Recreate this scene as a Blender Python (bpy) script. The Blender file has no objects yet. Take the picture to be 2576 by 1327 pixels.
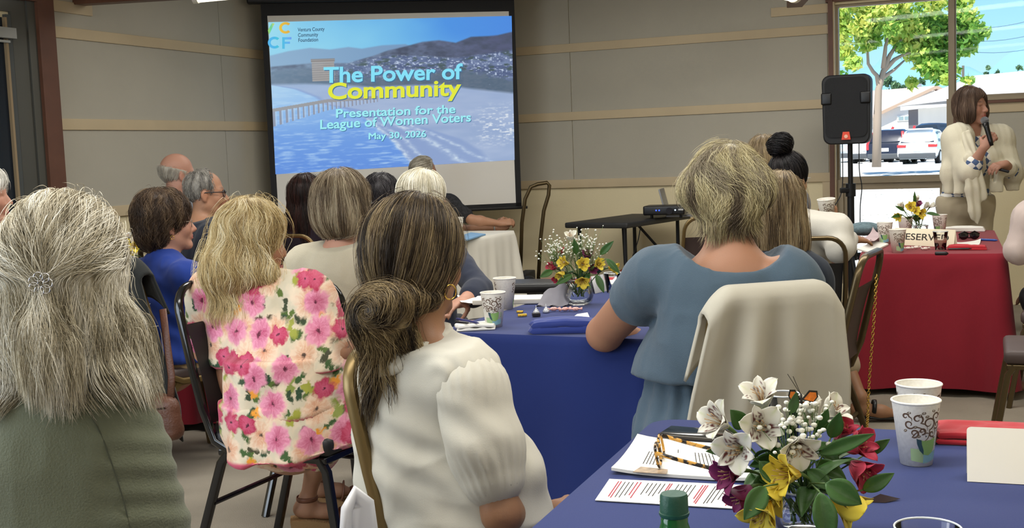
import bpy, bmesh, math, random
import numpy as np
from mathutils import Vector, Matrix
random.seed(7); RNG = np.random.default_rng(7)
PI = math.pi
SC = bpy.context.scene
COL = SC.collection

# ------------------------------------------------------------------ camera
WPX, HPX, FPX = 2576, 1327, 3000.0
PITCH, ROLL, EYE = 0.0949, 0.0381, 1.38
_c, _s = math.cos(PITCH), math.sin(PITCH)
FW = np.array([0, _c, -_s]); _u0 = np.array([0, _s, _c]); _r0 = np.array([1.0, 0, 0])
RT = math.cos(ROLL)*_r0 - math.sin(ROLL)*_u0
UP = math.sin(ROLL)*_r0 + math.cos(ROLL)*_u0
cam_d = bpy.data.cameras.new('camera'); cam = bpy.data.objects.new('camera', cam_d); COL.objects.link(cam)
cam_d.sensor_fit = 'HORIZONTAL'; cam_d.sensor_width = 36.0; cam_d.lens = FPX/WPX*36.0
cam_d.clip_end = 500; cam_d.clip_start = .05
_m = Matrix(((RT[0], UP[0], -FW[0], 0), (RT[1], UP[1], -FW[1], 0), (RT[2], UP[2], -FW[2], EYE), (0, 0, 0, 1)))
cam.matrix_world = _m
SC.camera = cam

# ------------------------------------------------------------------ world, sun, exposure
SC.view_settings.view_transform = 'Standard'; SC.view_settings.look = 'None'
SC.view_settings.gamma = 1.0; SC.view_settings.use_curve_mapping = False
SC.view_settings.exposure = 0.0
world = bpy.data.worlds.new('world'); SC.world = world; world.use_nodes = True
wn = world.node_tree.nodes; wl = world.node_tree.links
sky = wn.new('ShaderNodeTexSky'); sky.sky_type = 'NISHITA'; sky.sun_disc = False
sky.sun_elevation = math.radians(52); sky.sun_rotation = math.radians(120); sky.air_density = 1.0; sky.dust_density = .6; sky.ozone_density = 2.0
skt = wn.new('ShaderNodeVectorMath'); skt.operation = 'MULTIPLY'; skt.inputs[1].default_value = (.62, .9, 1.12); wl.new(sky.outputs[0], skt.inputs[0])
wl.new(skt.outputs[0], wn['Background'].inputs[0]); wn['Background'].inputs[1].default_value = 0.2

def sun_lamp(name, energy, color, rot, angle=.009):
    d = bpy.data.lights.new(name, 'SUN'); d.energy = energy; d.color = color; d.angle = angle
    o = bpy.data.objects.new(name, d); COL.objects.link(o); o.rotation_euler = rot; return o
sun_lamp('sun', 8.0, (1, .95, .86), (math.radians(38), 0, math.radians(-35)))

def area(name, loc, target, sx, sy, energy, color):
    d = bpy.data.lights.new(name, 'AREA'); d.shape = 'RECTANGLE'; d.size = sx; d.size_y = sy; d.energy = energy; d.color = color
    o = bpy.data.objects.new(name, d); COL.objects.link(o); o.location = loc
    o.rotation_euler = (Vector(target)-Vector(loc)).to_track_quat('-Z', 'Y').to_euler(); return o
# rows of ceiling fluorescents over the audience, and daylight from the glazed side behind the camera's left
area('ceiling_row_light', (-.4, 2.2, 2.82), (-.4, 2.2, 0), 4.6, .5, 90, (1, .975, .92))
area('ceiling_row_light', (.6, 5.2, 2.82), (.6, 5.2, 0), 5.0, .5, 108, (1, .975, .92))
area('ceiling_row_light', (.9, 8.0, 2.82), (.9, 8.0, 0), 4.6, .5, 70, (1, .975, .92))
area('ceiling_row_light', (0, -1.2, 2.82), (0, -1.2, 0), 5.0, .6, 68, (1, .975, .92))
area('side_window_daylight', (-3.9, 1.6, 1.7), (0, 3.2, .9), 3.4, 1.7, 120, (.75, .87, 1.0))

# ------------------------------------------------------------------ helpers
def at(px, py, Y):
    d = FW + RT*(px-WPX/2)/FPX - UP*(py-HPX/2)/FPX
    return np.array([0, 0, EYE]) + d*(Y/d[1])
def atz(px, py, z):
    d = FW + RT*(px-WPX/2)/FPX - UP*(py-HPX/2)/FPX
    return np.array([0, 0, EYE]) + d*((z-EYE)/d[2])
def V(*a): return np.array(a, float)
def unit(v): v = np.asarray(v, float); return v/(np.linalg.norm(v)+1e-12)

def srgb(c):
    if isinstance(c, str): c = tuple(int(c[i:i+2], 16)/255 for i in (0, 2, 4))
    return tuple(x/12.92 if x <= .04045 else ((x+.055)/1.055)**2.4 for x in c)

MATS = {}
def mat(name, col=None, rough=.6, metal=0., spec=.5, bump=None, vary=None, emit=None, sheen=0., attr=None, trans=0., ior=1.45, coat=0., weave=None):
    """procedural material. bump=(scale,strength[,stretch]); vary=(scale,amount); attr=name of a colour attribute"""
    if name in MATS: return MATS[name]
    m = bpy.data.materials.new(name); m.use_nodes = True; MATS[name] = m
    n, l = m.node_tree.nodes, m.node_tree.links
    b = n['Principled BSDF']
    c = srgb(col) if col is not None else (.5, .5, .5)
    b.inputs['Base Color'].default_value = (*c, 1); b.inputs['Roughness'].default_value = rough; b.inputs['Metallic'].default_value = metal
    b.inputs['Specular IOR Level'].default_value = spec; b.inputs['IOR'].default_value = ior
    b.inputs['Sheen Weight'].default_value = sheen; b.inputs['Transmission Weight'].default_value = trans; b.inputs['Coat Weight'].default_value = coat
    tc = n.new('ShaderNodeTexCoord')
    csock = None
    if attr:
        a = n.new('ShaderNodeAttribute'); a.attribute_name = attr; csock = a.outputs['Color']
    if vary:
        nz = n.new('ShaderNodeTexNoise'); nz.inputs['Scale'].default_value = vary[0]; nz.inputs['Detail'].default_value = 5
        l.new(tc.outputs['Object'], nz.inputs['Vector'])
        mr = n.new('ShaderNodeMapRange'); mr.inputs[1].default_value = .3; mr.inputs[2].default_value = .7
        mr.inputs[3].default_value = 1-vary[1]; mr.inputs[4].default_value = 1+vary[1]; l.new(nz.outputs[0], mr.inputs[0])
        mx = n.new('ShaderNodeVectorMath'); mx.operation = 'SCALE'
        if csock: l.new(csock, mx.inputs[0])
        else: mx.inputs[0].default_value = c
        l.new(mr.outputs[0], mx.inputs['Scale']); csock = mx.outputs[0]
    if csock: l.new(csock, b.inputs['Base Color'])
    if bump:
        nz = n.new('ShaderNodeTexNoise'); nz.inputs['Scale'].default_value = bump[0]; nz.inputs['Detail'].default_value = 4
        if len(bump) > 2:
            mp = n.new('ShaderNodeMapping'); mp.inputs['Scale'].default_value = bump[2]; l.new(tc.outputs['Object'], mp.inputs[0]); l.new(mp.outputs[0], nz.inputs['Vector'])
        else: l.new(tc.outputs['Object'], nz.inputs['Vector'])
        bp = n.new('ShaderNodeBump'); bp.inputs['Strength'].default_value = bump[1]; bp.inputs['Distance'].default_value = .01
        l.new(nz.outputs[0], bp.inputs['Height']); l.new(bp.outputs[0], b.inputs['Normal'])
    if emit:
        b.inputs['Emission Color'].default_value = (*srgb(emit[0]), 1); b.inputs['Emission Strength'].default_value = emit[1]
    return m

def glass_mat(name, tint=(1, 1, 1), gloss=.08):
    m = bpy.data.materials.new(name); m.use_nodes = True; n, l = m.node_tree.nodes, m.node_tree.links
    n.remove(n['Principled BSDF'])
    t = n.new('ShaderNodeBsdfTransparent'); t.inputs[0].default_value = (*tint, 1)
    g = n.new('ShaderNodeBsdfGlossy'); g.inputs['Roughness'].default_value = .02
    fr = n.new('ShaderNodeFresnel'); fr.inputs[0].default_value = 1.3
    mth = n.new('ShaderNodeMath'); mth.operation = 'MULTIPLY'; mth.inputs[1].default_value = gloss*12; mth.use_clamp = True
    l.new(fr.outputs[0], mth.inputs[0])
    mx = n.new('ShaderNodeMixShader'); l.new(mth.outputs[0], mx.inputs[0]); l.new(t.outputs[0], mx.inputs[1]); l.new(g.outputs[0], mx.inputs[2])
    l.new(mx.outputs[0], n['Material Output'].inputs[0]); MATS[name] = m; return m

def link(name, me, m=None, parent=None):
    o = bpy.data.objects.new(name, me); COL.objects.link(o)
    if m is not None:
        for q in (m if isinstance(m, (list, tuple)) else [m]): me.materials.append(q)
    if parent is not None:
        o.parent = parent
        o.matrix_parent_inverse = Matrix.Identity(4)
        if getattr(parent, 'pworld', None): pass
    return o
def mesh_np(name, v, faces, smooth=True, col=None, mi=None, vec=None):
    """v (N,3); faces: (M,k) array or list of arrays/tuples"""
    me = bpy.data.meshes.new(name); v = np.asarray(v, np.float32)
    if isinstance(faces, np.ndarray):
        M, k = faces.shape; loops = faces.astype(np.int32).ravel(); tot = np.full(M, k, np.int32)
    else:
        tot = np.array([len(f) for f in faces], np.int32); loops = np.concatenate([np.asarray(f, np.int32) for f in faces]); M = len(tot)
    me.vertices.add(len(v)); me.vertices.foreach_set('co', v.ravel())
    me.loops.add(len(loops)); me.loops.foreach_set('vertex_index', loops)
    me.polygons.add(M); st = np.zeros(M, np.int32); st[1:] = np.cumsum(tot)[:-1]
    me.polygons.foreach_set('loop_start', st)
    me.polygons.foreach_set('use_smooth', np.full(M, bool(smooth)))
    if mi is not None: me.polygons.foreach_set('material_index', np.asarray(mi, np.int32))
    if col is not None:
        a = me.color_attributes.new('col', 'FLOAT_COLOR', 'POINT')
        c4 = np.ones((len(v), 4), np.float32); c4[:, :3] = col; a.data.foreach_set('color', c4.ravel())
    if vec is not None:
        a = me.attributes.new('puv', 'FLOAT_VECTOR', 'POINT'); a.data.foreach_set('vector', np.asarray(vec, np.float32).ravel())
    me.update(calc_edges=True); me.validate()
    return me

class MB:
    """collects boxes, tubes, lathes ... to be linked as ONE mesh"""
    def __init__(s): s.v = []; s.f = []; s.n = 0; s.mi = []
    def add(s, v, f, mi=0):
        v = np.asarray(v, float); s.v.append(v)
        for q in f: s.f.append([int(i)+s.n for i in q]); s.mi.append(mi)
        s.n += len(v); return s
    def box(s, c, size, rot=None, bev=0., mi=0):
        hx, hy, hz = [q/2 for q in size]
        if bev <= 0:
            v = np.array([[x, y, z] for x in (-hx, hx) for y in (-hy, hy) for z in (-hz, hz)])
            f = [(0, 1, 3, 2), (4, 6, 7, 5), (0, 4, 5, 1), (2, 3, 7, 6), (0, 2, 6, 4), (1, 5, 7, 3)]
        else:
            b = bmesh.new(); bmesh.ops.create_cube(b, size=1.0)
            for q in b.verts: q.co = Vector((q.co.x*2*hx, q.co.y*2*hy, q.co.z*2*hz))
            bmesh.ops.bevel(b, geom=b.edges[:], offset=bev, segments=3, profile=.6, affect='EDGES')
            b.verts.index_update(); v = np.array([q.co[:] for q in b.verts]); f = [[w.index for w in q.verts] for q in b.faces]; b.free()
        if rot is not None: v = v @ np.asarray(rot).T
        return s.add(v+np.asarray(c, float), f, mi)
    def tube(s, pts, r, n=8, closed=False, mi=0, sx=1., sy=1., ref=(0, 0, 1), square=0.):
        """sweep; r scalar or per point; section sx (along ref-side) by sy; square>0 makes a rounded square section"""
        P = np.array(pts, float); m = len(P); r = np.broadcast_to(np.asarray(r, float), (m,))
        T = np.zeros_like(P)
        if closed: T = np.roll(P, -1, 0)-np.roll(P, 1, 0)
        else: T[1:-1] = P[2:]-P[:-2]; T[0] = P[1]-P[0]; T[-1] = P[-1]-P[-2]
        T /= np.linalg.norm(T, axis=1)[:, None]+1e-12
        a = np.linspace(0, 2*PI, n, endpoint=False)
        ca, sa = np.cos(a), np.sin(a)
        if square > 0:
            e = 1-square*.75; ca = np.sign(ca)*np.abs(ca)**e; sa = np.sign(sa)*np.abs(sa)**e
        N = np.array(ref, float); rows = []
        for i in range(m):
            N = N - T[i]*(N@T[i]); ln = np.linalg.norm(N)
            if ln < 1e-4: N = np.cross(T[i], (1, 0, 0)); 
            if np.linalg.norm(N) < 1e-4: N = np.cross(T[i], (0, 1, 0))
            N = N/np.linalg.norm(N); B = np.cross(T[i], N)
            rows.append(P[i]+r[i]*(np.outer(ca*sy, N)+np.outer(sa*sx, B)))
        v = np.concatenate(rows); f = []
        mm = m if closed else m-1
        for i in range(mm):
            j = (i+1) % m
            for k in range(n): f.append((i*n+k, i*n+(k+1) % n, j*n+(k+1) % n, j*n+k))
        if not closed: f.append(tuple(range(n))[::-1]); f.append(tuple((m-1)*n+k for k in range(n)))
        return s.add(v, f, mi)
    def lathe(s, prof, c=(0, 0, 0), n=32, mi=0, cap0=True, cap1=True, axis=None):
        prof = np.array(prof, float); a = np.linspace(0, 2*PI, n, endpoint=False)
        v = np.concatenate([np.stack([r*np.cos(a), r*np.sin(a), np.full(n, z)], 1) for r, z in prof])
        if axis is not None:
            q = Vector((0, 0, 1)).rotation_difference(Vector(axis)).to_matrix(); v = v @ np.array(q).T
        f = []
        for i in range(len(prof)-1):
            for k in range(n): f.append((i*n+k, i*n+(k+1) % n, (i+1)*n+(k+1) % n, (i+1)*n+k))
        if cap0: f.append(tuple(range(n))[::-1])
        if cap1: f.append(tuple((len(prof)-1)*n+k for k in range(n)))
        return s.add(v+np.asarray(c, float), f, mi)
    def prism(s, poly, depth, M=None, mi=0):
        """extrude a 2D polygon (x,z) along +y by depth, M 4x4"""
        p = np.array(poly, float); n = len(p)
        v = np.concatenate([np.stack([p[:, 0], np.zeros(n), p[:, 1]], 1), np.stack([p[:, 0], np.full(n, depth), p[:, 1]], 1)])
        if M is not None: v = v @ np.array(M)[:3, :3].T + np.array(M)[:3, 3]
        f = [tuple(range(n)), tuple(range(n, 2*n))[::-1]]+[(i, n+i, n+(i+1) % n, (i+1) % n) for i in range(n)]
        return s.add(v, f, mi)
    def grid(s, G, mi=0, closed_u=False):
        G = np.asarray(G, float); a, b = G.shape[:2]; f = []
        for i in range(a if closed_u else a-1):
            for j in range(b-1): f.append((i*b+j, ((i+1) % a)*b+j, ((i+1) % a)*b+j+1, i*b+j+1))
        return s.add(G.reshape(-1, 3), f, mi)
    def ico(s, c, r, sub=2, sc=(1, 1, 1), mi=0, rot=None):
        b = bmesh.new(); bmesh.ops.create_icosphere(b, subdivisions=sub, radius=1.0); b.verts.index_update()
        v = np.array([q.co[:] for q in b.verts])*r*np.array(sc); f = [[w.index for w in q.verts] for q in b.faces]; b.free()
        if rot is not None: v = v @ np.asarray(rot).T
        return s.add(v+np.asarray(c, float), f, mi)
    def build(s, name, m, parent=None, smooth=False, auto=True):
        v = np.concatenate(s.v); me = mesh_np(name, v, s.f, smooth or auto, mi=s.mi)
        if auto and not smooth:
            b = bmesh.new(); b.from_mesh(me)
            bmesh.ops.recalc_face_normals(b, faces=b.faces[:])
            for e in b.edges:
                if len(e.link_faces) == 2 and e.link_faces[0].normal.angle(e.link_faces[1].normal, 0) > .7: e.smooth = False
            b.to_mesh(me); b.free()
        return link(name, me, m, parent)

def tag(o, label=None, cat=None, group=None, kind=None):
    if label: o['label'] = label
    if cat: o['category'] = cat
    if group: o['group'] = group
    if kind: o['kind'] = kind
    return o
def empty(name, loc=(0, 0, 0), rz=0., label=None, cat=None, group=None):
    o = bpy.data.objects.new(name, None); COL.objects.link(o); o.location = Vector(loc); o.rotation_euler = (0, 0, rz)
    o.empty_display_size = .1
    return tag(o, label, cat, group)
def copy_tree(o, parent=None):
    c = o.copy(); COL.objects.link(c); c.parent = parent
    for ch in list(o.children): copy_tree(ch, c)
    return c
def struct(o): o['kind'] = 'structure'; return o
def rotz(a): c, s = math.cos(a), math.sin(a); return np.array([[c, -s, 0], [s, c, 0], [0, 0, 1.]])
def basis(x, y, z): return np.array([unit(x), unit(y), unit(z)]).T

def vnoise(P, seed=0):
    """smooth 3D value noise in [-1,1], vectorised"""
    P = np.asarray(P, np.float64); I = np.floor(P).astype(np.int64); f = P-I; u = f*f*f*(f*(f*6-15)+10)
    def h(i, j, k):
        x = (i*73856093) ^ (j*19349663) ^ (k*83492791) ^ (seed*2654435761)
        x = (x ^ (x >> 13))*1274126177 & 0x7fffffff; x = (x ^ (x >> 15)) & 0xffffff
        return x/float(0xffffff)*2-1
    r = 0
    for a in (0, 1):
        for b in (0, 1):
            for c in (0, 1):
                w = (u[..., 0] if a else 1-u[..., 0])*(u[..., 1] if b else 1-u[..., 1])*(u[..., 2] if c else 1-u[..., 2])
                r = r+w*h(I[..., 0]+a, I[..., 1]+b, I[..., 2]+c)
    return r
def fbm(P, o=3, seed=0):
    P = np.asarray(P, float); r = 0; a = 1; 
    for k in range(o): r = r+a*vnoise(P*2**k, seed+k*17); a *= .5
    return r/1.75

def text_mesh(s, size, bold=0., ext=.0005, align='LEFT', space=1.0):
    cu = bpy.data.curves.new('text', 'FONT'); cu.body = s; cu.size = size; cu.extrude = ext; cu.offset = bold; cu.align_x = align; cu.resolution_u = 4; cu.space_character = space
    o = bpy.data.objects.new('text', cu); COL.objects.link(o)
    dg = bpy.context.evaluated_depsgraph_get(); dg.update()
    me = bpy.data.meshes.new_from_object(o.evaluated_get(dg))
    v = np.array([q.co[:] for q in me.vertices]).reshape(-1, 3); f = [tuple(p.vertices) for p in me.polygons]
    bpy.data.objects.remove(o); bpy.data.curves.remove(cu); bpy.data.meshes.remove(me)
    return v, f
# ------------------------------------------------------------------ implicit surfaces for bodies and clothes
class Sdf:
    def __init__(s): s.p = []; s.cuts = []
    def cap(s, a, b, ra, rb=None, k=.02, flat=None, sub=False):
        rb = ra if rb is None else rb
        s.p.append(('c', np.asarray(a, float), np.asarray(b, float), ra, rb, k, flat, sub)); return s
    def ell(s, c, r, ax=None, k=.02, sub=False):
        s.p.append(('e', np.asarray(c, float), np.asarray(r, float), np.eye(3) if ax is None else np.asarray(ax, float), k, sub)); return s
    def cut(s, n, p, k=0.):      # keep the side the normal n points away from
        n = unit(n); s.cuts.append((n, float(np.dot(n, p)), k)); return s
    def bounds(s):
        lo = np.full(3, 1e9); hi = -lo
        for q in s.p:
            if q[-1]: continue
            a, b = s._bb(q, 0); lo = np.minimum(lo, a); hi = np.maximum(hi, b)
        return lo, hi
    def _bb(s, q, m):
        if q[0] == 'c':
            r = max(q[3], q[4])*(max(1, q[6][1]) if q[6] else 1)+m
            return np.minimum(q[1], q[2])-r, np.maximum(q[1], q[2])+r
        e = np.abs(q[3]) @ q[2]+m
        return q[1]-e, q[1]+e
    def _d(s, q, X, Y, Z):
        if q[0] == 'c':
            a, b = q[1], q[2]; ba = b-a; L = ba@ba+1e-12
            x, y, z = X-a[0], Y-a[1], Z-a[2]
            t = np.clip((x*ba[0]+y*ba[1]+z*ba[2])/L, 0, 1)
            x = x-t*ba[0]; y = y-t*ba[1]; z = z-t*ba[2]
            d2 = x*x+y*y+z*z
            if q[6] is not None:
                n, f = q[6]; w = x*n[0]+y*n[1]+z*n[2]; d2 = d2+w*w*(1/f**2-1)
            return np.sqrt(np.maximum(d2, 0))-(q[3]+t*(q[4]-q[3]))
        c, r, A = q[1], q[2], q[3]
        x, y, z = X-c[0], Y-c[1], Z-c[2]
        u = [(x*A[0, i]+y*A[1, i]+z*A[2, i])/r[i] for i in range(3)]
        k0 = np.sqrt(u[0]**2+u[1]**2+u[2]**2)+1e-9
        k1 = np.sqrt((u[0]/r[0])**2+(u[1]/r[1])**2+(u[2]/r[2])**2)+1e-9
        return k0*(k0-1)/k1
    @staticmethod
    def _mix(F, d, k, sub):
        if sub:
            h = np.clip(.5-.5*(F+d)/k, 0, 1); return F*(1-h)+(-d)*h+k*h*(1-h)
        h = np.clip(.5+.5*(F-d)/k, 0, 1); return F*(1-h)+d*h-k*h*(1-h)
    def eval(s, P):
        X, Y, Z = P[..., 0], P[..., 1], P[..., 2]; F = np.full(X.shape, .3)
        for q in s.p: F = s._mix(F, s._d(q, X, Y, Z), q[5] if q[0] == 'c' else q[4], q[-1])
        for n, o, k in s.cuts: F = np.maximum(F, X*n[0]+Y*n[1]+Z*n[2]-o)
        return F
    def grad(s, P, e=.002):
        f = s.eval(P); g = np.stack([s.eval(P+np.eye(3)[i]*e)-f for i in range(3)], -1)
        return f, g/(np.linalg.norm(g, axis=-1, keepdims=True)+1e-9)
    def mesh(s, h=.008):
        lo, hi = s.bounds(); lo = lo-3*h; hi = hi+3*h
        n = np.ceil((hi-lo)/h).astype(int)+1
        ax = [(lo[i]+h*np.arange(n[i])).astype(np.float32) for i in range(3)]
        F = np.full(n, .3, np.float32)
        for q in s.p:
            k = q[5] if q[0] == 'c' else q[4]
            a, b = s._bb(q, k+4*h)
            i0 = np.clip(np.floor((a-lo)/h).astype(int), 0, n-1); i1 = np.clip(np.ceil((b-lo)/h).astype(int)+1, 1, n)
            if (i1 <= i0).any(): continue
            sl = tuple(slice(i0[i], i1[i]) for i in range(3))
            X = ax[0][sl[0]][:, None, None]; Y = ax[1][sl[1]][None, :, None]; Z = ax[2][sl[2]][None, None, :]
            F[sl] = s._mix(F[sl], s._d(q, X, Y, Z), k, q[-1])
        for nn, o, k in s.cuts:
            F = np.maximum(F, (ax[0][:, None, None]*nn[0]+ax[1][None, :, None]*nn[1]+ax[2][None, None, :]*nn[2]-o).astype(np.float32))
        return nets(F, lo, h)

def nets(F, lo, h):
    S = F < 0
    c = S[:-1, :-1, :-1].astype(np.int8)
    tot = sum(S[i:F.shape[0]-1+i, j:F.shape[1]-1+j, k:F.shape[2]-1+k].astype(np.int8) for i in (0, 1) for j in (0, 1) for k in (0, 1))
    act = (tot > 0) & (tot < 8)
    idx = np.argwhere(act); N = len(idx)
    corners = [(i, j, k) for i in (0, 1) for j in (0, 1) for k in (0, 1)]
    val = np.stack([F[idx[:, 0]+i, idx[:, 1]+j, idx[:, 2]+k] for i, j, k in corners], 1)
    acc = np.zeros((N, 3)); cnt = np.zeros(N)
    for a in range(8):
        for b in range(a+1, 8):
            da = np.array(corners[b])-np.array(corners[a])
            if abs(da).sum() != 1: continue
            va, vb = val[:, a], val[:, b]; m = (va < 0) != (vb < 0)
            t = np.where(m, va/np.where(m, va-vb, 1), 0)
            acc += np.where(m[:, None], np.array(corners[a])+t[:, None]*da, 0); cnt += m
    v = lo+h*(idx+acc/np.maximum(cnt, 1)[:, None])
    ids = np.full(act.shape, -1, np.int64); ids[tuple(idx.T)] = np.arange(N)
    faces = []
    for ax in range(3):
        A = [slice(None)]*3; B = [slice(None)]*3; A[ax] = slice(0, -1); B[ax] = slice(1, None)
        s0, s1 = S[tuple(A)], S[tuple(B)]
        e = np.argwhere(s0 != s1); o1, o2 = (ax+1) % 3, (ax+2) % 3
        e = e[(e[:, o1] > 0) & (e[:, o2] > 0) & (e[:, o1] < act.shape[o1]) & (e[:, o2] < act.shape[o2])]
        if not len(e): continue
        def cell(d1, d2):
            q = e.copy(); q[:, o1] -= d1; q[:, o2] -= d2; return ids[tuple(q.T)]
        q = np.stack([cell(1, 1), cell(0, 1), cell(0, 0), cell(1, 0)], 1)
        fl = s0[tuple(e.T)]; q[~fl] = q[~fl][:, ::-1]
        faces.append(q[(q >= 0).all(1)])
    return v, np.concatenate(faces)

def vnormals(v, f):
    n = np.zeros_like(v); a = v[f[:, 2]]-v[f[:, 0]]; b = v[f[:, 3]]-v[f[:, 1]]; q = np.cross(a, b)
    for i in range(4): np.add.at(n, f[:, i], q)
    return n/(np.linalg.norm(n, axis=1, keepdims=True)+1e-12)
def smooth(v, f, it=2, lam=.5):
    for _ in range(it):
        s = np.zeros_like(v); c = np.zeros(len(v))
        for i in range(4):
            j = (i+1) % 4; np.add.at(s, f[:, i], v[f[:, j]]); np.add.at(s, f[:, j], v[f[:, i]]); np.add.at(c, f[:, i], 1); np.add.at(c, f[:, j], 1)
        v = v+lam*(s/np.maximum(c, 1)[:, None]-v)
    return v

# ------------------------------------------------------------------ hair
def strands(name, H, n, length, flow, cols, parent, start=None, seg=12, r=.0009, lift=(-.003, .004), free=None, wave=0., wfreq=30., seed=1, fly=0., m=None, cap=None, drop=None, tone=None, capcol=None, grow=.0, lockf=55., contrast=.55):
    """H: hair volume; a cap mesh plus thin tapered strands that follow `flow` over it. One mesh."""
    rng = np.random.default_rng(seed)
    h = cap or .007
    cv, cf = H.mesh(h); cv = smooth(cv, cf, 2)
    cn = vnormals(cv, cf)
    # locks: streak noise that is stretched along the flow
    D = flow(cv); D = D/(np.linalg.norm(D, axis=1, keepdims=True)+1e-9)
    S = np.cross(cn, D); S /= np.linalg.norm(S, axis=1, keepdims=True)+1e-9
    key0 = vnoise(cv*np.array([lockf, lockf, lockf*.28]), seed)
    cv2 = cv + cn*(-.0035+.0022*key0)[:, None]
    pal = np.array([srgb(c) for c in cols])
    def colour(P, k):
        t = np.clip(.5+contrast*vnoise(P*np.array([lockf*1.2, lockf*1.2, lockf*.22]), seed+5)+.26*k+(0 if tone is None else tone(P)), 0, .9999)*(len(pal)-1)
        i = t.astype(int); f = (t-i)[:, None]; return pal[i]*(1-f)+pal[np.minimum(i+1, len(pal)-1)]*f
    ccol = colour(cv, np.full(len(cv), -.25))*(.8 if capcol is None else capcol)
    sel = np.arange(len(cv)) if start is None else np.where(start(cv))[0]
    P = cv[rng.choice(sel, n)]+rng.normal(0, .003, (n, 3))
    off = rng.uniform(lift[0], lift[1], n)+.003*vnoise(P*lockf, seed+3)
    if fly: off = off+np.where(rng.random(n) < .06, rng.uniform(0, fly, n), 0)
    L = length*rng.uniform(.45, 1.1, n); st = L/seg
    key = rng.normal(0, .5, n); ph = rng.uniform(0, 6.28, n)+4*vnoise(P*25, seed+9)
    path = [P.copy()]; Dp = None
    alive = np.ones(n, bool)
    for i in range(seg):
        D = flow(P)
        f, g = H.grad(P)
        D = D-g*(D*g).sum(1, keepdims=True)*(.9 if free is None else np.where(free(P), 0., .9)[:, None])
        D = D/(np.linalg.norm(D, axis=1, keepdims=True)+1e-9)
        if wave:
            sd = np.cross(g, D); D = D+sd*(wave*np.sin(ph+wfreq*L*(i/seg)))[:, None]
        if fly: D = D+rng.normal(0, .05, (n, 3))
        if Dp is not None: D = .65*D+.35*Dp
        D = D/(np.linalg.norm(D, axis=1, keepdims=True)+1e-9); Dp = D
        P = P+D*st[:, None]
        f, g = H.grad(P); pull = np.clip(f-(off+grow*i/seg), -.03, .03)
        if free is not None: pull = np.where(free(P), 0, pull)
        P = P-g*pull[:, None]
        path.append(P.copy())
    path = np.stack(path, 1)                       # n, seg+1, 3
    T = np.gradient(path, axis=1); T /= np.linalg.norm(T, axis=2, keepdims=True)+1e-9
    ref = rng.normal(size=(n, 1, 3)); A = np.cross(T, ref); A /= np.linalg.norm(A, axis=2, keepdims=True)+1e-9; B = np.cross(T, A)
    t = np.linspace(0, 1, seg+1); rad = r*np.minimum(1, np.minimum(t*6+.25, (1-t)*2.5+.12))
    rad = rad[None, :]*rng.uniform(.6, 1.25, n)[:, None]
    ring = [path+(A*math.cos(a)+B*math.sin(a))*rad[:, :, None] for a in (0, 2.0944, 4.18879)]
    vv = np.stack(ring, 2).reshape(-1, 3)           # n,(seg+1),3 ring
    base = (np.arange(n)*(seg+1)*3)[:, None, None]; ii = (np.arange(seg)*3)[None, :, None]; kk = np.arange(3)[None, None, :]
    a0 = base+ii+kk; a1 = base+ii+(kk+1) % 3
    F = np.stack([a0, a1, a1+3, a0+3], -1).reshape(-1, 4)
    sc = colour(path[:, seg//3], key); sc = np.repeat(sc, (seg+1)*3, 0)
    v = np.concatenate([cv2, vv]); f = np.concatenate([cf, F+len(cv2)])
    o = link(name, mesh_np(name, v, f, True, np.concatenate([ccol, sc])), m or hair_mat(), parent)
    return o
def hair_mat():
    if 'hair' in MATS: return MATS['hair']
    m = mat('hair', None, .42, attr='col', spec=.35); b = m.node_tree.nodes['Principled BSDF']
    b.inputs['Anisotropic'].default_value = .4
    return m

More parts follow.
